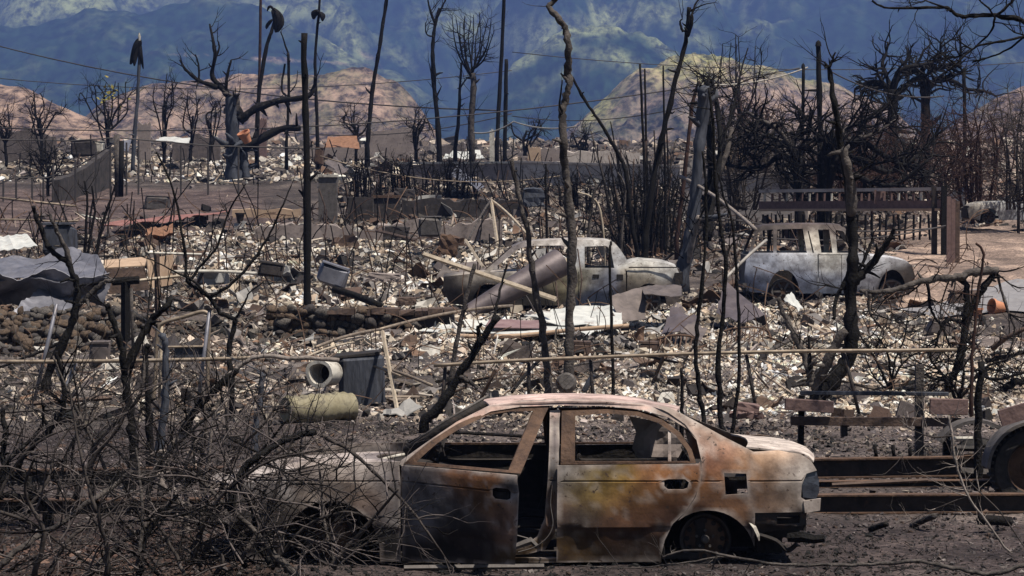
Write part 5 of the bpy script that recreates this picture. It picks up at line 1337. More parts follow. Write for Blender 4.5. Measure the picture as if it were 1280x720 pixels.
far('bare tree whose whip-like branches fan up into a round crown', [([(590, 186), (589, 150), (592, 110), (591, 92)], 5.5, 4.5, 'bark')] + [([(590 + dx * .05, 96 - k), (588 + dx * .5 + k % 3, 76), (589 + dx * .8 + (k * 7) % 5 - 2, 48 + abs(dx) * .35), (590 + dx + (k * 5) % 7 - 3, 8 + abs(dx) * .5 + (k * 11) % 19)], 1.9, .6) for k, dx in enumerate((-22, -17, -20, -9, -12, -2, 3, 12, 8, 24, 30, 17))], 160, (8, 1.2, .022, 1), 91, up=.10, kink=.24)
far('slender twin trunk left of the fan-shaped crown', [([(569, 184), (573, 150), (575, 110), (577, 78)], 3.4, 1.6), ([(575, 110), (582, 100), (586, 96)], 1.6, .8)], 161, (3, 1.0, .025, 0), 92)
far('thin bent tree right of the hooked palm, beside the charred post', [([(358, 178), (360, 140), (361, 100), (360, 66)], 2.8, 2.2), ([(360, 66), (356, 55), (351, 40)], 1.6, 1), ([(358, 120), (352, 110), (356, 80)], 2, 1.6), ([(362, 115), (370, 105), (372, 88)], 1.2, .6)], 154, (2, 1, .02, 1), 93)
o = far('grey straight pole behind the hooked palm', [([(322, 186), (323, 120), (325, 60), (326, -20)], 2.6, 2.2, 'redtwig')], 175, (0, .1, .01, 0), 94)
tree('burnt_tree', 'dead tree', 'massive broken dead tree at left with one long arm bowed to the right',
     [([(292, 223), (291, 175), (290, 150), (290, 121)], 14, 11, 'blue'), ([(300, 150), (296, 134), (279, 112), (265, 94), (269, 67), (262, 30)], 8, 1.4, 'char'), ([(272, 109), (249, 101), (232, 87), (225, 75)], 4.5, 1.6), ([(300, 152), (319, 136), (349, 126), (383, 121), (393, 108), (394, 96)], 7, 3), ([(298, 186), (322, 176), (349, 162), (375, 160)], 8, 5, 'black'),
      ([(308, 224), (305, 200), (302, 175)], 7, 8, 'blue'), ([(268, 75), (274, 60), (272, 50)], 2.4, 1), ([(249, 101), (248, 80), (244, 68)], 2, 1), ([(282, 112), (285, 90), (289, 75)], 3.2, 1.6), ([(292, 145), (296, 130), (294, 119)], 7, 6, 'bark')], None, Y=138, m='char', tw=(3, 1.3, .03, 1), seed=95, sides=10, drift=.2)
for lb, x, y0, top, hw, n, Yf, sd in (('bushy bare tree with a few yellow leaves left of the skirted palm', 136, 196, 92, 38, 9, 165, 100), ('dead shrub of upright prongs at the far left', 52, 196, 108, 34, 8, 165, 101), ('low spiky dead shrub at the left frame edge', 8, 200, 130, 24, 6, 160, 102),
                                  ('small forked bare tree left of the massive dead tree', 205, 196, 88, 22, 5, 168, 103), ('thin bare sapling between two others, left of the massive tree', 238, 194, 104, 14, 4, 170, 104), ('wiry leafless sapling close to the massive tree', 262, 196, 112, 16, 4, 172, 105),
                                  ('little leafless bush beside the long leaning palm', 445, 190, 128, 20, 5, 165, 106), ('small twiggy tree by the grey ruin right of the leaning palm', 520, 192, 136, 22, 6, 165, 107), ('faint bare tree behind the double trunk', 656, 192, 140, 26, 6, 190, 108),
                                  ('bare shrub in front of the grassy hill, right of the crooked trunk', 728, 200, 158, 18, 5, 185, 109), ('tall feathery bare tree above the pale wall at right of centre', 925, 215, 40, 30, 7, 140, 110), ('wispy bare tree left of the feathery one', 905, 212, 70, 24, 6, 145, 111),
                                  ('burnt shrub in the dark yard below the skirted palm', 60, 245, 175, 24, 8, 122, 112)):
    rg2 = random.Random(sd); limbs = [([(x, y0), (x + rg2.uniform(-2, 2), y0 - (y0 - top) * .3), (x + rg2.uniform(-4, 4), y0 - (y0 - top) * .55)], 2.8, 1.8)]
    for k in range(n):
        dx = rg2.uniform(-1, 1); t = rg2.uniform(.2, .5)
        b = limbs[0][0][0] if rg2.random() < .4 else limbs[0][0][1]
        limbs.append(([b, (x + dx * hw * .5 + rg2.uniform(-7, 7), y0 - (y0 - top) * (t + .15)), (x + dx * hw * .8 + rg2.uniform(-6, 6), y0 - (y0 - top) * rg2.uniform(.55, .8)), (x + dx * hw, top + abs(dx) * 22 + rg2.uniform(-3, 12))], 1.7, .7))
    far(lb, limbs, Yf, (7, 1.3, .024, 1), sd, up=.03, kink=.38)
b_ = [o for o in bpy.data.objects if o.get('label', '').startswith('bushy bare tree with a few yellow')][0]
mb = MB(); rg = random.Random(9)
for k in range(34):
    p = W(rg.gauss(137, 10), rg.gauss(122, 11), 165 + rg.uniform(-1, 1)); q = rvec(rg).normalized() * rg.uniform(.08, .18); r2 = q.orthogonal() * .5
    mb.add([p - q, p + r2, p + q, p - r2], [(0, 1, 2, 3)])
tag(mb.build('leaves', 'leaf', b_), kind='stuff')

# ================================================================== walls, sheets, pipes and the rest of the yard
def bar(name, label, cat, p0, p1, rpx, m, Y0, Y1=None, group=None, square=False, sag=0.0, n=6, mid=None):
    """a pole, plank or pipe between two photo points at distances Y0, Y1"""
    Y1 = Y0 if Y1 is None else Y1
    a, b = W(*p0, Y0), W(*p1, Y1)
    pts = [a, b]
    if mid is not None: pts = catmull([a] + [W(q[0], q[1], Y0 + (Y1 - Y0) * (k + 1) / (len(mid) + 1)) for k, q in enumerate(mid)] + [b], 5)
    elif sag:
        pts = [a.lerp(b, t / 12) - Vector((0, 0, sag * 4 * (t / 12) * (1 - t / 12))) for t in range(13)]
    mb = MB(); r_ = rpx / ppm((Y0 + Y1) / 2)
    mb.tube(pts, r_, 4 if square else n)
    return tag(mb.build(name, m, None, a if a.z < b.z else b, smooth=not square), label, cat, group)
def sheet(name, label, cat, c, m, nx=14, ny=8, amp=.05, f=2.0, corr=0, camp=.02, th=.012, group=None, parent=None, seed=0, fold=0.0):
    """a bent sheet over four corners (col,row,distance), in order round the edge"""
    P = [W(*q) for q in c]
    nrm = (P[1] - P[0]).cross(P[3] - P[0]).normalized()
    mb = MB(); vs = []
    for i in range(nx + 1):
        for j in range(ny + 1):
            u, v_ = i / nx, j / ny
            p = P[0].lerp(P[1], u).lerp(P[3].lerp(P[2], u), v_)
            q = p * f
            d = amp * (noise.noise((q.x, q.y + seed, q.z)) + .6 * abs(noise.noise((q.x * 2.3, q.y * 2.3 + seed, q.z * 2.3))) - .35 * abs(noise.noise((q.x * 5, q.y * 5 + seed, q.z * 5))))
            if corr: d += camp * math.sin(u * corr * 2 * math.pi)
            if fold: d += fold * abs(((u * 1.7 + v_ * .8) % 1) - .5)
            vs.append(p + nrm * d)
    k = len(vs); w_ = ny + 1
    fs = [(i * w_ + j, (i + 1) * w_ + j, (i + 1) * w_ + j + 1, i * w_ + j + 1) for i in range(nx) for j in range(ny)]
    rim = [(i * w_, (i + 1) * w_) for i in range(nx)] + [((i + 1) * w_ + ny, i * w_ + ny) for i in range(nx)] + [(j + 1, j) for j in range(ny)] + [(nx * w_ + j, nx * w_ + j + 1) for j in range(ny)]
    mb.v = vs + [p - nrm * th for p in vs]
    mb.f = fs + [tuple(a + k for a in reversed(q)) for q in fs] + [(b, a, a + k, b + k) for a, b in rim]
    if parent: return mb.build(name, m, parent, smooth=2)
    lo = min(P, key=lambda p: p.z)
    return tag(mb.build(name, m, None, lo, smooth=2), label, cat, group)
def wall(name, label, px0, px1, rtop, rbase, m, depth=.2, jag=.1, group=None, seg=14, seed=0, coping=None, Y=None, Y1=None, cat='wall'):
    """a broken wall standing on the ground; rtop may be a list of (col,row)"""
    rg = random.Random(seed + px0)
    Y = Y or Yg(rbase); Y1 = Y1 or Y
    p0, p1 = W(px0, rbase, Y), W(px1, rbase, Y1)
    tops = rtop if isinstance(rtop, list) else [(px0, rtop), (px1, rtop)]
    root = tag(E(name, label, cat, ((p0.x + p1.x) / 2, (p0.y + p1.y) / 2, G((p0.x + p1.x) / 2, (p0.y + p1.y) / 2)), group), kind='thing')
    mb = MB(); dr = (p1 - p0); dr.z = 0; nn = Vector((-dr.y, dr.x, 0)).normalized() * depth
    if nn.y < 0: nn = -nn
    vs = []
    for i in range(seg + 1):
        t = i / seg; px = px0 + (px1 - px0) * t; yy = Y + (Y1 - Y) * t
        zt = W(px, float(np.interp(px, [q[0] for q in tops], [q[1] for q in tops])), yy).z + rg.uniform(-jag, jag * .4)
        b = p0.lerp(p1, t); b.z = min(b.z, G(b.x, b.y)) - .15
        vs += [b, Vector((b.x, b.y, zt)), Vector((b.x, b.y, zt)) + nn + Vector((0, 0, rg.uniform(-jag, jag) * .5)), b + nn]
    fs = []
    for i in range(seg):
        for k in range(4): fs.append((i * 4 + k, i * 4 + (k + 1) % 4, (i + 1) * 4 + (k + 1) % 4, (i + 1) * 4 + k))
    fs += [(3, 2, 1, 0), (seg * 4, seg * 4 + 1, seg * 4 + 2, seg * 4 + 3)]
    mb.v, mb.f = vs, fs
    mb.build('wall_face', m, root)
    if coping:
        mb = MB(); a = W(px0, tops[0][1], Y) + nn * .5; b = W(px1, tops[-1][1], Y1) + nn * .5
        d = (b - a); L = d.length; ang = math.atan2(d.y, d.x)
        mb.box((a + b) / 2 + Vector((0, 0, .04)), (L + .06, depth + .12, .10), Matrix.Rotation(ang, 3, 'Z') @ Matrix.Rotation(-math.asin(d.z / L), 3, 'Y')); mb.build('coping', coping, root)
    return root
def chest(name, label, cat, px0, px1, rtop, rbase, dep, m, Y=None, yaw=0, tilt=0, group=None, lid=None, open_=None, feet=False):
    """a box-like appliance or crate: body, lid and panel lines as parts"""
    Y = Y or Yg(rbase); s_ = ppm(Y)
    w_, h = (px1 - px0) / s_, (rbase - rtop) / s_
    c = W((px0 + px1) / 2, rbase, Y); c.y += dep / 2
    rj = random.Random(int(px0 * 7 + rtop)); root = E(name, label, cat, c, group)
    rot = Matrix.Rotation(R(yaw), 3, 'Z') @ Matrix.Rotation(R(tilt), 3, 'Y')
    def bx(nm, x, y, z, sx, sy, sz, mm):
        mb = MB(); mb.box(c + rot @ Vector((x, y, z)), (sx, sy, sz), rot, .16 * min(sx, sy, sz, .4), rj); o = mb.build(nm, mm, root)
        bv = o.modifiers.new('bevel', 'BEVEL'); bv.width = min(sx, sy, sz) * .12; bv.segments = 1
        return o
    t = .03
    if any(q in label for q in ('block', 'lump', 'slab', 'crate')):
        bm = bmesh.new(); bmesh.ops.create_cube(bm, size=1.0); bmesh.ops.subdivide_edges(bm, edges=bm.edges[:], cuts=3, use_grid_fill=True)
        mb = MB(); vs = []
        for v_ in bm.verts:
            p = Vector((v_.co.x * w_, v_.co.y * dep, v_.co.z * h + h / 2)); q = v_.co * 2
            p *= 1 - .07 * max(0, q.length - 1.1)
            p += rvec(rj) * .035 * min(w_, h); vs.append(c + rot @ p)
        mb.add(vs, [tuple(v_.index for v_ in f.verts) for f in bm.faces]); bm.free(); mb.build('body', m, root)
        mb = MB()
        for k in range(9): mb.box(c + Vector((rj.uniform(-.6, .6) * w_, rj.uniform(-.9, -.4) * dep, .03)), (.08, .07, .06), None, .02, rj)
        tag(mb.build('crumbs', m, root), kind='stuff')
        return root
    if open_:
        bx('side_panel', -w_ / 2 + t / 2, 0, h / 2, t, dep, h, m); bx('side_panel', w_ / 2 - t / 2, 0, h / 2, t, dep, h, m); bx('back_panel', 0, dep / 2 - t / 2, h / 2, w_ - 2 * t - .004, t, h, m)
        bx('bottom_panel', 0, -t / 2, t / 2, w_ - 2 * t - .004, dep - t - .004, t, m); bx('shelf', 0, 0, h * .55, w_ - 2 * t - .004, dep * .8, t, open_)
        bx('top_panel', 0, 0, h + t / 2 + .002, w_ + .01, dep + .01, t, lid or m)
    else:
        bx('body', 0, 0, h / 2, w_, dep, h, m)
        bx('lid', 0, 0, h + .02, w_ * 1.03, dep * 1.03, .04, lid or m)
        bx('front_panel', 0, -dep / 2 - .006, h * .5, w_ * .8, .012, h * .7, m)
    return root

# --- long fence rail and its wire, between the sedan and the yard
fence = E('wire_fence', 'long rusty pipe rail of a burnt chain-link fence running across behind the sedan', 'fence', (0, 35.5, 0))
YF = 34.0
mb = MB(); mb.tube(catmull([W(-40, 452, YF), W(60, 452, YF), W(160, 451, YF), W(262, 449, YF), W(318, 447, YF)], 4), .024, 8); mb.build('top_rail', 'pipe', fence, smooth=True)
mb = MB(); mb.tube(catmull([W(542, 457, YF), W(640, 451, YF), W(760, 446, YF), W(870, 442, YF), W(1000, 439, YF), W(1120, 438, YF), W(1196, 437, YF)], 4), .022, 8); mb.build('top_rail', 'pipe', fence, smooth=True)
for px, rt, lean in ((68, 380, 3), (95, 452, 0), (265, 388, -3), (555, 456, 2), (660, 448, 1), (738, 447, 0), (932, 443, 1), (1054, 440, 1)):
    b = B(px, 505); b.y = YF + .05; b.z = G(b.x, b.y) - .1
    mb = MB(); mb.tube([b, W(px + lean, rt, YF + .05)], .022, 8); mb.build('post', 'galv' if px < 300 else 'steel', fence, smooth=True)
def chain(px0, px1, r0, r1, Y, parent, pitch=.075, hole=0.0, seed=0):
    """woven wire: two families of zigzag strands"""
    rg = random.Random(seed); mb = MB()
    a, b = W(px0, r1, Y), W(px1, r0, Y); w_, h = b.x - a.x, b.z - a.z
    n = int((w_ + h) / pitch)
    for fam in (0, 1):
        for k in range(n):
            t = k * pitch - h
            x0, z0, x1, z1 = t, 0, t + h, h
            if x0 < 0: z0 -= x0; x0 = 0
            if x1 > w_: z1 -= x1 - w_; x1 = w_
            if x1 - x0 < .02 or rg.random() < hole: continue
            if fam: x0, x1 = w_ - x0, w_ - x1
            y = lambda x, z: Y + .05 * noise.noise((x * 1.5, z * 1.5, seed)) + .03 * (z - h) 
            mb.tube([Vector((a.x + x0 + (x1 - x0) * q / 4, y(x0 + (x1 - x0) * q / 4, z0 + (z1 - z0) * q / 4) + .006 * fam, a.z + z0 + (z1 - z0) * q / 4)) for q in range(5)], .0026, 3, cap=False)
    return tag(mb.build('wire_mesh', 'wire', parent), kind='stuff')
chain(-20, 68, 454, 520, YF, fence, hole=.45, seed=1); chain(95, 262, 453, 528, YF, fence, hole=.25, seed=2); chain(740, 1050, 446, 530, YF, fence, pitch=.09, hole=.62, seed=3); chain(560, 738, 452, 530, YF, fence, pitch=.09, hole=.6, seed=4)
# --- pipe gate
gate = E('pipe_gate', 'bent pipe gate frame with a scrap of chain-link mesh, left of the S-shaped sapling', 'gate', tuple(B(226, 502)))
YG_ = 35.5
mb = MB(); mb.tube(catmull([W(191, 505, YG_), W(194, 470, YG_), W(196, 425, YG_), W(199, 408, YG_), W(208, 402, YG_), W(230, 396, YG_), W(250, 390, YG_), W(258, 391, YG_), W(261, 398, YG_), W(260, 440, YG_), W(259, 502, YG_)], 4), .026, 8); mb.build('frame', 'pipe', gate, smooth=True)
mb = MB(); mb.tube([W(199, 505, YG_ + .08), W(202, 408, YG_ + .08)], .02, 7); mb.build('hinge_post', 'wood', gate, smooth=True)
mb = MB(); mb.tube([W(197, 434, YG_), W(260, 433, YG_)], .018, 6); mb.build('crossbar', 'pipe', gate)
mb = MB(); mb.box(W(236, 441, YG_ + .02) , (.36, .02, .15)); mb.build('dark_panel', 'blue', gate)
chain(212, 258, 434, 450, YG_, gate, pitch=.05, seed=5); chain(200, 258, 466, 500, YG_, gate, pitch=.07, hole=.1, seed=6)
# --- plank rail fence at the right
pf = E('plank_fence', 'low rail fence with broken brown planks on dark posts, right of the sedan tail', 'fence', tuple(B(1100, 590)))
YP = 27.0
def pb(nm, px0, r0, px1, r1, hpx, m, y=0.0, th=.05, yaw=0):
    a, b = W(px0, r0, YP + y), W(px1, r1, YP + y); d = b - a
    mb = MB(); mb.box((a + b) / 2, (d.length, th, hpx / ppm(YP)), Matrix.Rotation(-math.atan2(d.z, math.hypot(d.x, d.y)), 3, 'Y')); o = mb.build(nm, m, pf)
    bv = o.modifiers.new('bevel', 'BEVEL'); bv.width = .006; bv.segments = 1
    return o
pb('top_rail', 1000, 491, 1186, 492.5, 5, 'blue', -.04, .03); pb('plank', 981, 505, 1042, 509, 15, 'board', -.08, .05); pb('plank', 1162, 508, 1210, 509, 20, 'board', -.08, .05); pb('mid_rail', 988, 526, 1202, 528, 11, 'brown', -.02, .04)
for px, rt, rb, w_, m_ in ((1000, 494, 606, 7, 'black'), (1182, 528, 640, 9, 'black'), (1148, 456, 572, 10, 'bark'), (1054, 528, 545, 8, 'steel')):
    pb('post', px, (rt + rb) / 2, px + .01, (rt + rb) / 2, 1, m_) if False else None
    mb = MB(); a, b = W(px, rt, YP + .05), W(px + 2, rb, YP + .05); mb.box((a + b) / 2, (w_ / ppm(YP), .09, abs(a.z - b.z)), Matrix.Rotation(R(random.Random(px).uniform(-2, 2)), 3, 'Y')); mb.build('post', m_, pf)
tree('charred_post', 'post', 'thick black charred post standing by the burnt wheels at the right edge', [([(1222, 612), (1223, 540), (1226, 452)], 7.5, 6.5, 'black')], None, Y=25.6, m='black', trunkname='pole', seed=300)
for q, (px, rr, sd) in enumerate(((1096, 566, 1), (1118, 566, 2), (1138, 566, 3), (1147, 590, 4))):
    tag(bar('charred_stub', ['first charred stub standing on the dark beam, nearest the sedan tail', 'second charred stub on the dark beam, leaning left', 'third charred stub on the dark beam, short and thin', 'charred stub beside the foot of the grey fence post'][q], 'stub', (px, rr + 8), (px - 3 + q, rr - 10), 2.5, 'black', 26.3), group='charred stubs on the dark beam')
# --- long steel beams behind the sedan
def beam(label, px0, r0, px1, r1, hpx, Y, m='steel', fl=.14):
    a, b = W(px0, r0, Y), W(px1, r1, Y); d = b - a; L = d.length; h = hpx / ppm(Y)
    root = E('steel_beam', label, 'beam', ((a.x + b.x) / 2, Y, min(a.z, b.z) - h / 2), 'steel beams lying behind the sedan')
    rot = Matrix.Rotation(-math.asin(d.z / L), 3, 'Y')
    for nm, dz, sz, sy, mm in (('web', 0, h * .84 - .004, .014, m), ('top_flange', h * .46, h * .08, fl, 'rust'), ('bottom_flange', -h * .46, h * .08, fl, 'rust')):
        mb = MB(); mb.box((a + b) / 2 + Vector((0, 0, dz)), (L, sy, sz), rot); mb.build(nm, mm, root)
beam('long dark steel beam with rusty edges behind the sedan, lowest of the stacked beams', -40, 636, 1330, 628, 24, 24.0)
beam('dark upper steel beam carrying charred stubs, just behind the plank fence foot', -40, 600, 1330, 581, 25, 26.2)
beam('thin rail between the two long dark beams', 700, 607, 1330, 603, 8, 25.2)
# --- tractor-like wheels and fenders at the right edge
tw_ = E('burnt_trailer', 'burnt trailer with curved fenders and a bare tyre, cut by the right edge', 'trailer', tuple(W(1275, 606, 25.2)))
def fender(cx, cy, rpx, a0, a1, Y, wid, m):
    mb = MB(); vs = []
    n = 16
    for i in range(n + 1):
        a = R(a0 + (a1 - a0) * i / n); p = W(cx + rpx * math.cos(a), cy - rpx * math.sin(a), Y); q = W(cx + (rpx - 4) * math.cos(a), cy - (rpx - 4) * math.sin(a), Y)
        vs += [p, p + Vector((0, wid, 0)), q + Vector((0, wid, 0)), q]
    fs = [(i * 4 + k, i * 4 + (k + 1) % 4, i * 4 + 4 + (k + 1) % 4, i * 4 + 4 + k) for i in range(n) for k in range(4)]
    mb.v, mb.f = vs, fs; mb.build('fender', m, tw_, smooth=2)
fender(1222, 580, 55, 20, 150, 26.5, .3, 'greyiron'); fender(1296, 588, 62, 60, 178, 24.8, .32, 'greyiron')
c = W(1290, 585, 24.95)
mb = MB(); mb.lathe([(.24, -.12), (.33, -.12), (.37, -.08), (.37, .06), (.34, .1), (.25, .1), (.22, .04)], c, (0, -1, 0), 36); wh = mb.build('wheel', 'tyre', tw_, smooth=2)
mb = MB(); mb.lathe([(.001, .0), (.06, .02), (.1, -.02), (.2, -.03), (.23, .05), (.25, .06)], c, (0, -1, 0), 28); mb.build('rim', 'rust', wh, smooth=2)
mb = MB()
for k in range(40):
    a = k * 2 * math.pi / 40; mb.box(c + Vector((math.cos(a) * .37, 0, math.sin(a) * .37)), (.03, .2, .02), Matrix.Rotation(-a, 3, 'Y'))
tag(mb.build('tread', 'tyre', wh), kind='stuff')
mb = MB(); mb.lathe([(.2, -.1), (.26, -.1), (.27, .06), (.2, .1)], W(1222, 582, 26.6), (0, -1, 0), 24); mb.build('wheel', 'tyre', tw_, smooth=2)
for (a, b, r_, m_) in (((1196, 560), (1300, 563), .03, 'steel'), ((1200, 590), (1300, 596), .05, 'steel'), ((1188, 548), (1216, 548), .02, 'cream'), ((1205, 570), (1260, 566), .02, 'rust')):
    mb = MB(); mb.tube([W(*a, 25.8), W(*b, 25.8)], r_, 6); mb.build('frame_rail', m_, tw_)
mb = MB(); a, b = W(1250, 523, 24.7), W(1310, 505, 24.7); mb.box((a + b) / 2, ((b - a).length, .06, .14), Matrix.Rotation(-math.atan2((b - a).z, (b - a).x), 3, 'Y')); mb.build('side_board', 'board', tw_)

# --- dry stone wall: every stone by itself
sw = E('stone_wall', 'low wall of rounded brown stones left of the fallen pipe', 'wall', tuple(B(450, 424)))
rg = random.Random(3); protos = []
for k in range(6):
    me_b = bmesh.new(); bmesh.ops.create_icosphere(me_b, subdivisions=2, radius=1.0)
    for vv in me_b.verts: vv.co *= 1 + .5 * noise.noise(vv.co * 1.5 + Vector((k * 7, 0, 0)))
    me = bpy.data.meshes.new('stone'); me_b.to_mesh(me); me_b.free(); me.materials.append(M[['stone', 'stonegrey', 'stone', 'blockdark', 'stonegrey', 'stone'][k]])
    me.shade_smooth(); protos.append(me)
def stone(px, row, Y, rx, rz, parent):
    p = W(px, row, Y); o = bpy.data.objects.new('stone', rg.choice(protos)); COL.objects.link(o); o.parent = parent
    o.location = p - Vector(parent['_o']); s_ = ppm(Y)
    o.scale = (rx / s_, rx / s_ * .9, rz / s_); o.rotation_euler = (rg.uniform(-.4, .4), rg.uniform(-.4, .4), rg.uniform(0, 6.28))
YS = 52.5
for row in range(6):
    x = 338 + rg.uniform(0, 8)
    while x < (565 if row > 2 else 470 + row * 30):
        r_ = rg.uniform(5, 9)
        if not (430 < x < 545 and row > 3): stone(x, 388 + row * 8.2 + rg.uniform(-2, 2) + (x - 340) * .012, YS + rg.uniform(-.12, .1), r_ * 1.1, r_ * .85, sw)
        x += r_ * 1.75
for k in range(46): stone(rg.uniform(322, 560), rg.uniform(414, 432), YS - .5 - rg.random() * .6, rg.uniform(3, 7), rg.uniform(3, 5), sw)
mb = MB(); a, b = W(338, 405, YS + .25), W(566, 412, YS + .25); mb.box((a + b) / 2, (b.x - a.x, .4, .6), jit=.05, rnd=rg); mb.build('core', 'blockdark', sw)
mb = MB()
for k in range(9):
    x0 = 410 + k * 18; mb.box(W(x0 + 9, 389 + rg.uniform(-1.5, 1.5), YS + .05), (17 / ppm(YS), .42, .11), jit=.025, rnd=rg)
tag(mb.build('capping_slabs', 'brown', sw), kind='stuff')
sw2 = E('rubble_stone_wall', 'tumbled dark stone bank below the crumpled grey sheet', 'wall', tuple(B(90, 450)))
for k in range(285):
    px = rg.uniform(-15, 178); row = rg.uniform(388, 450); stone(px, row, 47.5 + (448 - row) * .03 + rg.uniform(-.2, .2), rg.uniform(4, 10), rg.uniform(3.5, 8), sw2)
mb = MB(); a, b = W(-20, 432, 48.9), W(178, 430, 48.9); mb.box((a + b) / 2, (b.x - a.x, .6, .6), jit=.1, rnd=rg); mb.build('core', 'blockdark', sw2)
# --- crumpled sheet metal on the left and things round it
YL = 52
cs = E('crumpled_sheet', 'big crumpled blue-grey metal sheet draped over wreckage at the left edge', 'metal sheet', tuple(B(60, 392)))
sheet('top_fold', None, None, [(-20, 322, 53.4), (100, 312, 53.4), (136, 350, 51.6), (-20, 345, 51.4)], 'galv', 34, 18, .12, 1.3, parent=cs, seed=1, fold=.16)
sheet('front_fold', None, None, [(-20, 344, 51.35), (136, 350, 51.55), (130, 384, 52.1), (-20, 388, 52.2)], 'galv', 34, 18, .2, 1.5, parent=cs, seed=2, fold=.3)
sheet('side_fold', None, None, [(92, 316, 53.3), (122, 318, 53.0), (139, 352, 51.7), (128, 380, 51.3)], 'galv', 8, 8, .06, 2.6, parent=cs, seed=3)
sheet('lower_fold', None, None, [(14, 390, 51.0), (52, 358, 51.9), (106, 366, 51.7), (96, 391, 50.9)], 'galv', 18, 12, .12, 1.8, parent=cs, seed=5, fold=.15)
sheet('loose_sheet', 'flat grey ribbed metal sheet behind the crumpled sheet at the left edge', 'metal sheet', [(-20, 298, 58), (34, 293, 58), (47, 308, 55.5), (-20, 316, 55.5)], 'palesheet', 16, 5, .03, 2, corr=5, camp=.015)
chest('metal_bin', 'dark square bin standing behind the crumpled grey sheet', 'bin', 50, 88, 281, 318, .7, 'blue', Y=57)
tp = E('tan_cabinet', 'tan overturned cabinet with a sunlit top, beside the crumpled sheet', 'cabinet', tuple(W(175, 372, 54)))
def quad(nm, pts, m, par, th=.02, amp=.004): return sheet(nm, None, None, pts, m, 6, 4, amp, 2, th=th, parent=par)
quad('top_panel', [(131, 326, 55.2), (184, 322, 55.2), (181, 333, 53.6), (131, 336, 53.6)], 'tan', tp); quad('front_panel', [(131, 336, 53.5), (181, 334, 53.5), (187, 362, 53.4), (137, 368, 53.4)], 'brown', tp)  # lit top in tan, shaded front in darker brown: light put into the colours
quad('side_panel', [(183, 324, 53.6), (216, 318, 54.6), (214, 356, 54.5), (187, 361, 53.45)], 'tan', tp)
bar('scorched_post', 'square scorched timber post with a crosspiece left of the tan cabinet', 'post', (157, 450), (157, 352), 6, 'black', 46, square=True)
bar('timber_crosspiece', 'charred crosspiece lying on top of the square timber post', 'beam', (140, 352), (174, 350), 5, 'black', 46, square=True)
bar('rusty_stake', 'brown flat stake in front of the tan cabinet', 'stake', (197, 395), (196, 318), 3.5, 'brown', 52, square=True)
bar('pale_stake', 'thin pale pole right of the square timber post', 'stake', (167, 455), (164, 360), 2.2, 'bark', 44)
# --- tank, drum, dark washer
dk = E('fallen_tank', 'ribbed cream metal tank lying on its side behind the sedan hood', 'tank', tuple(W(392, 530, 33)))
ax = (W(440, 508, 33.4) - W(356, 511, 32.9)); L = ax.length; 
mb = MB(); pr = [(.02, 0), (.14, .005), (.165, .03)] + [(.165 + .008 * math.cos(k * 1.57), .04 + k * L / 34) for k in range(33)] + [(.14, L), (.02, L + .01)]
mb.lathe(pr, W(356, 512, 32.9), ax, 24); mb.v = [p + rvec(rg) * .0 + Vector((0, 0, .03 * noise.noise(p * 3.5))) for p in mb.v]; mb.build('shell', 'tank', dk, smooth=2)
mb = MB(); mb.lathe([(.02, .0), (.045, -.03), (.04, -.05), (.01, -.05)], W(356, 512, 32.9), ax, 10); mb.build('valve', 'rust', dk)
dr_ = E('open_drum', 'short chalky open-mouthed drum facing forward, behind the fallen tank', 'drum', tuple(W(404, 486, 36)))
axd = Vector((.35, .9, -.05)); c = W(400, 467, 35.5)
mb = MB(); mb.lathe([(.13, .02), (.13, .35), (.155, .35), (.16, .2), (.155, .02), (.18, .0), (.18, -.03), (.135, -.03), (.13, .02)], c, axd, 24); mb.v = [p + Vector((.02 * noise.noise(p * 6), 0, .02 * noise.noise(p * 7))) for p in mb.v]; mb.build('shell', 'cream', dr_, smooth=2)
mb = MB(); mb.lathe([(.001, .3), (.128, .3)], c, axd, 20); mb.build('dark_bottom', 'inner', dr_)
wsh = chest('burnt_appliance', 'dark overturned appliance box with a pale edge, right of the white drum', 'appliance', 424, 480, 446, 516, .55, 'blue', Y=36, tilt=-5, lid='inner')
chest('rusty_canister', 'soot-brown upright canister by the left fence rail', 'canister', 113, 136, 430, 458, .25, 'greybrown', Y=42)
mb = MB(); mb.lathe([(.001, .05), (.09, .05), (.12, .02), (.13, -.08), (.1, -.1)], W(708, 478, 34.5), (0, -1, .2), 22); tag(mb.build('wheel_hub', 'greyiron', None, W(708, 488, 34.5), smooth=2), 'round iron wheel hub lying by the crooked trunk behind the sedan roof', 'wheel hub')
bar('engine_scrap', 'bent dark iron rod by the iron wheel hub', 'rod', (730, 490), (742, 468), 4, 'blue', 34.6, mid=[(736, 478)])
# --- fallen pipe, roof sheets, bed springs
mb = MB(); a, b = W(584, 392, 57.5), W(700, 328, 58.5); d = b - a
mb.lathe([(.05, 0), (.16, .0), (.17, .05), (.24, d.length * .45), (.30, d.length - .02), (.30, d.length), (.27, d.length), (.25, d.length - .2), (.05, d.length - .3)], a, d, 28)
tag(mb.build('fallen_pipe', 'purple', None, a, smooth=2), 'wide purplish fallen pipe leaning against the pale truck', 'pipe')
sheet('roof_sheet', 'flat pale ribbed roof sheet lying on the rubble below the fallen pipe', 'roof sheet', [(524, 414, 50.5), (586, 400, 53), (770, 408, 52.5), (735, 418, 49.8)], 'palesheet', 30, 8, .07, 1.3, corr=12, camp=.018)
sheet('roof_sheet', 'rose-tinted strip of roof sheet on top of the flat pale one', 'roof sheet', [(606, 409, 50.6), (612, 400, 51.5), (680, 402, 51.5), (684, 411, 50.6)], 'pinkmetal', 12, 5, .03, 1.5)
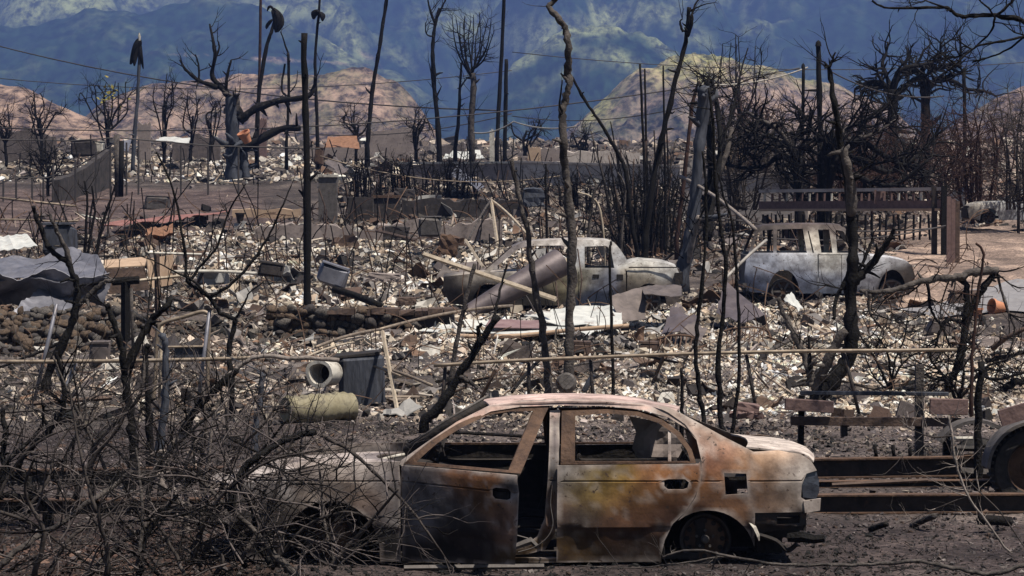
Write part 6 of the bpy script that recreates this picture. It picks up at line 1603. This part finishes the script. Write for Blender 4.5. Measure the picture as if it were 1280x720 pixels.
sheet('roof_sheet', 'curled white roof sheet between the fallen pipe and the truck door', 'roof sheet', [(655, 398, 52), (690, 386, 55), (776, 384, 55), (778, 408, 51.5)], 'palesheet', 20, 8, .14, 1.7, corr=7, camp=.02, seed=4)
bar('bent_gutter', 'long tan bent gutter edging the front of the roof sheets', 'gutter', (566, 420), (786, 407), 3, 'tan', 49.8, mid=[(640, 420), (720, 412)])
for k, (a, b, c2, d2, lb, mm) in enumerate((((764, 368, 54), (806, 358, 55), (808, 398, 53.6), (774, 404, 53.4), 'upright brown sheet panel in front of the truck hood', 'greybrown'), ((800, 360, 56), (852, 357, 56), (852, 368, 53.8), (806, 370, 53.8), 'flat brown sheet lying across the upright panels by the truck', 'greybrown'),
                                  ((826, 418, 50), (840, 382, 52), (872, 398, 51), (866, 412, 49.8), 'folded brown sheet like a tent below the truck hood', 'purple'), ((896, 392, 55), (906, 350, 57), (960, 396, 54.6), (925, 402, 53.5), 'slanted grey sheet leaning below the wagon tail', 'purple'),
                                  ((980, 372, 56), (990, 366, 56.5), (1004, 385, 55.4), (998, 390, 55), 'small bright bent sheet below the wagon rear wheel', 'palesheet'), ((850, 412, 49), (868, 402, 50.5), (884, 412, 50), (876, 426, 48.5), 'curved grey scrap right of the tent-like sheet', 'greybrown'))):
    sheet('scrap_sheet', lb, 'metal sheet', [a, b, c2, d2], mm, 10, 8, .08, 2.4, seed=k + 10, fold=.05, group='scrap sheets around the two wrecks')
sp = E('bed_frame', 'rusty arched bed frame with rungs lying on the white rubble', 'bed frame', tuple(B(848, 442)))
mb = MB(); mb.tube(catmull([W(812, 428, 47.5), W(830, 421, 47.6), W(850, 419, 47.7), W(868, 423, 47.8), W(869, 440, 47.4)], 5), .022, 6); mb.build('arch', 'rust', sp)
for k in range(7):
    x = 826 + k * 6.5; mb = MB(); mb.tube([W(x, 423 - 2 * math.sin(k / 6 * 3), 47.6), W(x - 3, 438, 47.2)], .013, 5); mb.build('rung', 'rust', sp)
sp = E('bed_frame', 'long arched bed frame with many rungs between the slim black saplings', 'bed frame', tuple(B(925, 440)))
mb = MB(); mb.tube(catmull([W(905, 414, 48.5), W(920, 410, 48.6), W(950, 410, 48.7), W(962, 418, 48.8), W(964, 436, 48.4)], 5), .02, 6); mb.build('arch', 'rust', sp)
for k in range(9):
    x = 910 + k * 5.6; mb = MB(); mb.tube([W(x, 412, 48.6), W(x - 2, 430, 48.2)], .011, 5); mb.build('rung', 'rust', sp)
# loose sticks, planks and pipes, each its own
ST = [((530, 318), (695, 374), 3.2, 'wood', 54, 52, 'long pale plank slanting across the fallen pipe', 1), ((582, 300), (604, 334), 2, 'wood', 60, 58, 'short pale stick above the slanting plank', 1), ((478, 414), (500, 531), 2.6, 'wood', 36, 34.5, 'pale stake leaning beside the dark appliance box', 1),
      ((425, 448), (540, 482), 2, 'pipe', 38, 34.5, 'rusty pipe slanting down over the dark appliance box', 0), ((420, 447), (500, 470), 1.5, 'pipe', 37.5, 35, 'thinner pipe below the slanting rusty pipe', 0), ((395, 434), (474, 412), 2, 'pipe', 42, 45, 'tan pipe rising from the stone wall foot to the right', 0),
      ((474, 412), (640, 382), 2, 'pipe', 45, 50, 'long curved tan pipe in front of the fallen pipe', 0), ((375, 450), (442, 428), 1.5, 'wood', 40, 43, 'pale thin rod below the tan pipe', 0), ((614, 250), (622, 306), 2, 'wood', 92, 84, 'upright pale stick of the tent-like frame behind the truck', 1),
      ((614, 250), (586, 300), 1.5, 'bark', 92, 85, 'left leg of the tent-like stick frame', 0), ((614, 250), (658, 292), 1.6, 'wood', 92, 86, 'right leg of the tent-like stick frame', 0), ((185, 316), (252, 318), 1.6, 'cream', 62, 62, 'thin pale batten lying on rubble right of the tan cabinet', 1),
      ((215, 340), (320, 342), 2.4, 'cream', 54, 56, 'long white pipe on the rubble right of the tan cabinet', 0), ((418, 362), (474, 382), 4.5, 'char', 57, 55, 'thick charred log right of the charred post', 0), ((945, 287), (850, 220), 2.2, 'paletwig', 64, 72, 'pale pole slanting down from the bamboo clump to the wagon roof', 0),
      ((905, 350), (958, 300), 2, 'palewire', 62, 64, 'grey bar propped against the tail of the wagon', 0), ((770, 450), (700, 462), 1.5, 'bark', 40, 38, 'thin stick lying across the rubble under the long rail', 0), ((520, 300), (470, 288), 2, 'brown', 80, 84, 'brown batten on the far rubble left of the truck', 1),
      ((225, 345), (160, 352), 2, 'wood', 50, 50, 'pale lath below the tan cabinet', 1), ((680, 445), (640, 490), 2.2, 'char', 36, 34, 'charred stick leaning under the long rail', 0), ((1000, 420), (960, 440), 2.5, 'bark', 44, 43, 'grey limb lying left of the big black tree', 0), ((30, 505), (140, 497), 3, 'brown', 33, 33.5, 'brown plank lying under the left fence rail', 1),
      ((-10, 516), (120, 508), 2, 'bark', 32.4, 33, 'grey plank lying below the brown plank at left', 1), ((560, 540), (700, 548), 2, 'char', 28.5, 28, 'charred batten seen through the sedan windows', 1), ((1040, 606), (1160, 600), 2.5, 'brown', 24.8, 24.9, 'splintered batten between the long dark beams', 1), ((480, 560), (560, 545), 3, 'char', 27, 27.6, 'charred log behind the sedan windshield', 0),
      ((1088, 662), (1108, 655), 4, 'char', 22.6, 22.4, 'burnt chunk of wood on the ground right of the sedan tail', 0), ((1140, 658), (1168, 645), 4, 'bark', 23, 22.6, 'pale-tipped burnt chunk below the beams', 0), ((1225, 650), (1262, 652), 7, 'char', 22.6, 22.8, 'flat dark lump on the ground at lower right', 0), ((505, 710), (680, 708), 3.5, 'greyiron', 20.3, 20.35, 'narrow metal strip lying under the sedan door', 1)]
for p0, p1, r_, m_, Y0, Y1, lb, sq in ST:
    bar({'wood': 'plank', 'cream': 'batten', 'pipe': 'bent_pipe', 'palewire': 'metal_bar', 'greyiron': 'metal_strip'}.get(m_, 'charred_stick'), lb, {'wood': 'plank', 'cream': 'batten', 'pipe': 'pipe', 'palewire': 'bar', 'greyiron': 'strip'}.get(m_, 'stick'),
        p0, p1, r_, m_, Y0, Y1, 'loose sticks and pipes on the rubble', bool(sq), sag=-.012 * (W(*p0, Y0) - W(*p1, Y1)).length if not sq else 0)
# --- smaller boxes and junk on the rubble
for a in ((394, 428, 332, 358, .4, 'galv', 57, 18, 'tilted pale-faced box on thin legs right of the charred post'), (322, 352, 330, 345, .4, 'blockdark', 60, 8, 'dark hollow box left of the charred post'), (480, 510, 283, 300, .5, 'blockdark', 86, 4, 'black block in front of the far low wall'), (492, 518, 236, 247, .6, 'blockdark', 112, 6, 'dark rounded crate on top of the sooty wall'),
          (523, 551, 272, 296, .5, 'greyiron', 84, 0, 'grey metal sink box on a stand before the low wall'), (546, 570, 294, 318, .4, 'rust', 78, 12, 'rusty boiler lump above the slanting plank'), (655, 680, 235, 258, .7, 'blue', 105, 0, 'dark blue-grey tank block behind the truck'), (918, 948, 505, 522, .3, 'board', 32, 8, 'brown brick-like block lying right of the three slim saplings'),
          (715, 738, 430, 446, .35, 'brown', 46.5, 3, 'brown box beside the crooked trunk under the long rail'), (800, 824, 430, 441, .35, 'brown', 46.5, 0, 'dark red-brown box left of the arched bed frame'), (1190, 1226, 366, 388, .6, 'brown', 62, 0, 'dark brown box by the asphalt at right'), (460, 500, 342, 352, .5, 'concrete', 62, 3, 'flat grey slab on the rubble above the stone wall'),
          (497, 520, 372, 381, .4, 'brown', 56, 0, 'hollow brown block on the stone wall end'), (88, 118, 176, 196, .9, 'blockdark', 150, 0, 'black cabinet with a white side in the dark yard at left'), (115, 128, 177, 192, .8, 'cream', 151, 0, 'white panel box beside the black cabinet at left'), (180, 210, 246, 264, .6, 'greyiron', 112, 3, 'grey junk box left of the faded red sheet'),
          (238, 252, 268, 278, .4, 'greyiron', 101, 10, 'grey lump lying on the faded red sheet'), (392, 402, 185, 205, .8, 'rust', 145, 5, 'rusty upright locker right of the massive dead tree'), (1160, 1190, 404, 420, .4, 'greybrown', 52, 14, 'tilted grey-brown board box under the arching limb')):
    x0, x1, r0, r1, dp, m_, Yb, tl, lb = a
    chest('junk_box', lb, 'box', x0, x1, r0, r1, dp, m_, Y=Yb, tilt=tl, group='boxes and blocks among the rubble')
for px, row, Yb, rr, lb, ax in ((1248, 384, 60, 10, 'terracotta pot lying on its side by the asphalt at right', (-.9, -.4, .1)), (307, 172, 136, 8, 'terracotta pot caught in the fork of the massive dead tree', (-.4, -.3, .9)), (1222, 392, 58, 7, 'small pale clay pot near the asphalt', (0, 0, 1)), (300, 272, 98, 6, 'dark flower pot on the rubble behind the faded red sheet', (0, 0, 1))):
    r_ = rr / ppm(Yb); p = W(px, row, Yb) - Vector(ax) * r_ * .8
    mb = MB(); mb.lathe([(.01, 0), (r_ * .62, 0), (r_ * .92, r_ * 1.5), (r_ * 1.05, r_ * 1.5), (r_ * 1.05, r_ * 1.8), (r_ * .9, r_ * 1.8), (r_ * .6, r_ * .2), (.01, r_ * .2)], p, ax, 20)
    tag(mb.build('flower_pot', 'terracotta' if 'dark' not in lb else 'steel', None, p, smooth=2), lb, 'flower pot', 'flower pots')
# --- low walls and ruins, front to back
wall('low_wall', 'low smoked concrete wall left of the tent-like stick frame', 318, 628, [(318, 283), (420, 279), (450, 286), (530, 274), (560, 282), (628, 270)], 300, 'concrete', .25, .16, None, 40, 1)
wall('block_wall', 'sooty black block wall in the middle distance, left part', 434, 466, 246, 275, 'blockdark', .5, .03, 'sooty block walls', 6, 2); wall('block_wall', 'sooty black block wall beside the left one, with brown capping', 467, 500, 247, 274, 'blockdark', .5, .03, 'sooty block walls', 6, 3, 'rust')
wall('block_wall', 'long dark block wall stretching right to behind the truck', 502, 660, 249, 272, 'blockdark', .5, .12, 'sooty block walls', 24, 4)
wall('gate_pillar', 'square smoke-grey gate pillar with a pale cap beside the charred post', 398, 421, 221, 276, 'greyiron', .55, .02, None, 4, 5, 'cream', cat='pillar')
wall('low_wall', 'pinkish low kerb wall left of the gate pillar', 290, 376, 261, 273, 'tan', .3, .05, None, 8, 6)
sheet('red_sheet', 'faded red roof sheet lying flat in the left yard', 'roof sheet', [(125, 282, 94), (160, 274, 99), (288, 264, 102), (205, 277, 96)], 'redroof', 16, 6, .10, .8, corr=9, camp=.02)
tag(sheet('orange_sheet', None, None, [(180, 296, 88), (190, 284, 93), (216, 283, 93), (218, 296, 88)], 'orange', 10, 6, .3, 1.5), 'heap of orange-rust scrap behind the tan cabinet', 'scrap heap')
wall('coping_wall', 'long pale-topped garden wall behind the bamboo clump, left half', 640, 850, [(640, 203), (850, 209)], 234, 'palecon', .25, .03, 'pale-topped garden walls', 16, 7, 'palecon', Y=133, Y1=128)
wall('coping_wall', 'pale-topped garden wall behind the grey tree, right of the blue-grey trunk', 852, 1010, [(852, 217), (1010, 220)], 272, 'palecon', .25, .03, 'pale-topped garden walls', 14, 8, 'palecon', Y=104, Y1=102)
wall('garden_wall', 'grey panelled garden wall with a white rail, beyond the far rubble', 500, 640, [(500, 205), (640, 204)], 232, 'concrete', .25, .05, 'pale-topped garden walls', 12, 9, 'cream', Y=140, Y1=136)
# brown baluster fence with board post
bf = E('baluster_fence', 'brown wooden baluster fence behind the wagon, ending at a board post', 'fence', tuple(B(1070, 300)))
YB0, YB1 = 90, 84
def fy(px): return YB0 + (YB1 - YB0) * (px - 950) / 230
def rl(nm, px0, r0, px1, r1, hpx, m, dy=0.0):
    a, b = W(px0, r0, fy(px0) + dy), W(px1, r1, fy(px1) + dy); d = b - a
    rot = Matrix.Rotation(math.atan2(d.y, d.x), 3, 'Z') @ Matrix.Rotation(-math.asin(d.z / d.length), 3, 'Y')
    mb = MB(); mb.box((a + b) / 2, (d.length, .1, hpx / ppm(87)), rot); mb.build(nm, m, bf)
rl('top_rail', 950, 239, 1180, 236, 4, 'palecon'); rl('mid_rail', 950, 257, 1180, 256, 11, 'board', .02); rl('bottom_rail', 950, 262.5, 1176, 262, 3, 'tan', -.06)
for k in range(24):
    px = 956 + k * 9.3
    a = W(px, 247, fy(px)); mb = MB(); mb.box(a, (.07, .07, .26)); mb.build('baluster', 'board' if k % 3 else 'cream', bf)
a = W(1100, 246, fy(1100) - .03); mb = MB(); mb.box(a, (.34, .05, .42)); mb.build('wide_board', 'board', bf)
for px, m_ in ((1168, 'steel'), (1180, 'black')):
    mb = MB(); a, b = W(px, 238, fy(px) - .08), W(px, 318, fy(px) - .08); mb.box((a + b) / 2, (.16, .14, a.z - b.z + .3)); mb.build('post', m_, bf)
for k, (px, m_) in enumerate(((1186, 'board'), (1191.5, 'board'), (1197, 'brown'))):
    mb = MB(); a, b = W(px, 250 + k * 3, 79 + k * .12), W(px, 324, 79 + k * .12); mb.box((a + b) / 2, (.115, .06, a.z - b.z + .2)); mb.build('end_board', m_, bf)
for k in range(26):
    px = 952 + k * 8.6 + rg.uniform(-2, 2); a = W(px, 268, fy(px) + .1); b = W(px + rg.uniform(-3, 3), 300, fy(px) + .1)
    mb = MB(); mb.tube([a, b], .035, 4); mb.build('charred_paling', 'black', bf)
# far ruins
RU = [('grey roofless house wall behind the long leaning palm', 462, 524, [(462, 162), (490, 160), (524, 159)], 190, 'concrete', 190), ('grey-brown ruined wall between the two forked bare trees', 552, 580, [(552, 180), (580, 178)], 192, 'greybrown', 185), ('low pale ruin with window gaps at the foot of the grassy hill', 660, 720, [(660, 184), (690, 182), (720, 188)], 204, 'concrete', 168),
      ('tan chimney-like ruin left of the crooked trunk', 660, 676, [(660, 181), (676, 182)], 200, 'tan', 166), ('smoke-grey garden ruin left of the massive dead tree', 172, 188, [(172, 154), (188, 153)], 192, 'concrete', 172), ('grey low ruin with dark gaps behind the massive dead tree', 215, 275, [(215, 178), (245, 168), (275, 172)], 196, 'greybrown', 176),
      ('reddish chimney stub right of the massive dead tree', 324, 333, [(324, 148), (333, 147)], 186, 'board', 182), ('white panel ruin beyond the double trunk', 612, 618, [(612, 162), (618, 162)], 190, 'cream', 170), ('pinkish plaster ruin behind the low wide tree at right', 905, 950, [(905, 185), (930, 180), (950, 192)], 218, 'tan', 128),
      ('grey block ruin behind the scrub at the right', 1150, 1200, [(1150, 232), (1200, 236)], 258, 'concrete', 118), ('blue-grey wall panel between board post and far car', 1190, 1206, [(1190, 240), (1206, 238)], 262, 'galv', 104), ('low grey ruin at the far left behind the prongs', -20, 70, [(-20, 168), (30, 160), (70, 172)], 200, 'greybrown', 172),
      ('low smoke-stained wall strip at the foot of the dry hill', 380, 460, [(380, 182), (420, 180), (460, 184)], 196, 'concrete', 180), ('pale foundation wall on the far rubble', 700, 800, [(700, 190), (760, 186), (800, 192)], 206, 'palecon', 160), ('wrecked pale house corner right of the feathery tree', 968, 1010, [(968, 186), (990, 180), (1010, 190)], 212, 'palecon', 150)]
for lb, x0, x1, tp_, rb, m_, Yr in RU:
    wall('ruined_wall', lb, x0, x1, tp_, rb, m_, .35, .18, 'ruins at the back of the lot', 12, x0, Y=Yr)
for lb, c4, m_ in (('white umbrella-like sheet on the far rubble', [(553, 196, 168), (566, 189, 172), (600, 189, 172), (606, 198, 168)], 'palesheet'), ('pale flat sheet on the ash left of the massive dead tree', [(195, 176, 158), (200, 172, 164), (238, 171, 164), (236, 176, 158)], 'palesheet'), ('rusty orange car-like wreck sheet on the far rubble', [(405, 182, 160), (410, 170, 164), (446, 171, 164), (450, 184, 160)], 'orange'),
                   ('sagging grey roof sheet right of the tank block', [(560, 215, 122), (572, 208, 128), (606, 232, 122), (598, 238, 118)], 'galv'), ('leaning brown roof panel right of the gate pillar', [(406, 200, 130), (420, 196, 132), (436, 212, 126), (424, 216, 124)], 'greybrown'), ('pale bent panel at the foot of the skirted palm', [(148, 186, 150), (152, 176, 153), (164, 176, 153), (160, 188, 150)], 'galv')):
    sheet('scrap_sheet', lb, 'metal sheet', c4, m_, 10, 6, .15, .9, group='scrap sheets on the far rubble', fold=.15)
# wire fences of the left yard
yf = E('yard_fence', 'tall burnt wire fence with thin posts in the left yard', 'fence', tuple(B(170, 245)))
for pts, Y, r_ in (([(-20, 174), (90, 176), (145, 172), (260, 182), (400, 186)], 128, .03), ([(-20, 238), (18, 222), (60, 222), (100, 206), (140, 181)], 118, .03)):
    mb = MB(); mb.tube([W(a, b, Y) for a, b in pts], r_, 5); mb.build('top_rail', 'wire', yf)
for px, rt, rb, Y in ((4, 226, 275, 116), (20, 223, 272, 117), (40, 223, 272, 117), (54, 222, 275, 117), (66, 205, 280, 112), (94, 200, 272, 116), (120, 190, 262, 118), (138, 182, 250, 121), (158, 178, 240, 124), (173, 175, 242, 124), (226, 182, 242, 124), (260, 184, 246, 123), (298, 184, 240, 124)):
    mb = MB(); mb.tube([W(px, rb + 4, Y), W(px, rt, Y)], .045, 5); mb.build('post', 'wire', yf)
bar('charred_gatepost', 'pair of fat charred gateposts in the left yard, left one', 'post', (147, 248), (146, 168), 4, 'bark', 122, group='fat charred gateposts'); bar('charred_gatepost', 'darker fat charred gatepost right of its grey twin', 'post', (151, 248), (152, 176), 3.4, 'black', 121, group='fat charred gateposts')
wall('yard_wall', 'dark slanting block wall of the left yard below the wire fence', 74, 138, [(74, 226), (100, 211), (138, 188)], 250, 'blockdark', .3, .12, None, 10, 31, Y=118, Y1=128)
bar('sagging_rail', 'pale sagging pipe low in the left yard', 'pipe', (-20, 245), (96, 258), 1.6, 'pipe', 108, group='bent rails of the left yard'); bar('sagging_rail', 'second bent pipe above the metal bin in the left yard', 'pipe', (-20, 274), (98, 276), 1.3, 'pipe', 92, mid=[(40, 275), (70, 277)], group='bent rails of the left yard')
# overhead and fallen cables
CB = [((-30, 50), (620, 138), 200, 160, .8, 'wire', 'sagging power cable crossing the upper left in front of the mountain', 1.0), ((0, 160), (1000, 85), 150, 150, .75, 'wire', 'thick cable climbing from the ruins to the right-hand poles', 1.2), ((860, 104), (1010, 84), 110, 112, .9, 'palewire', 'pale bare cable between the blue-grey trunk and the poles', .3), ((1036, 88), (1180, 120), 112, 118, .9, 'wire', 'cable running right from the telegraph pole into the gnarled trees', .4),
      ((400, 195), (700, 220), 120, 118, .8, 'pipe', 'thin tan wire stretched over the sooty block walls', .6), ((592, 166), (642, 152), 140, 138, .9, 'palewire', 'pale slack wire by the double trunk, rising right', .2), ((642, 152), (720, 158), 138, 130, .9, 'palewire', 'pale wire running right towards the crooked trunk', .2), ((320, 160), (640, 142), 170, 165, .6, 'wire', 'thin dark wire low in front of the dry hill', .8),
      ((640, 145), (870, 130), 160, 140, .6, 'wire', 'thin wire in front of the grassy hill', .5), ((-20, 96), (640, 88), 230, 220, .5, 'wire', 'faint high wire across the blue mountain at left', 1.2), ((880, 268), (1180, 284), 72, 80, 1.0, 'wire', 'slack cable draped over the wagon roof', .25), ((900, 290), (1182, 282), 71, 80, .9, 'wire', 'second cable sagging across the wagon roof', .3), ((640, 65), (1280, 78), 240, 240, .5, 'wire', 'faint high wire across the mountain at right', 1.0)]
for p0, p1, Y0, Y1, r_, m_, lb, sg in CB:
    bar('power_cable', lb, 'cable', p0, p1, r_, m_, Y0, Y1, 'cables strung over the burnt lot', sag=sg, n=4)
# asphalt by the right-hand yard
mb = MB()
rd = [(1120, 392), (1180, 378), (1240, 362), (1330, 345)]; rd2 = [(1330, 395), (1240, 395), (1170, 399)]
pts = [B(*q) for q in rd + rd2]; ctr = sum(pts, Vector()) / len(pts)
fine = []
for p, q in zip(pts, pts[1:] + pts[:1]):
    for k in range(6): fine.append(p.lerp(q, k / 6))
vs = []; nr_ = 8
for i in range(nr_ + 1):
    for p in fine:
        q = ctr.lerp(p, i / nr_); vs.append(Vector((q.x, q.y, G(q.x, q.y) + .05)))
L_ = len(fine)
mb.v = vs; mb.f = [(i * L_ + j, (i + 1) * L_ + j, (i + 1) * L_ + (j + 1) % L_, i * L_ + (j + 1) % L_) for i in range(nr_) for j in range(L_)]
tag(mb.build('road', 'road', None, ctr), kind='structure')
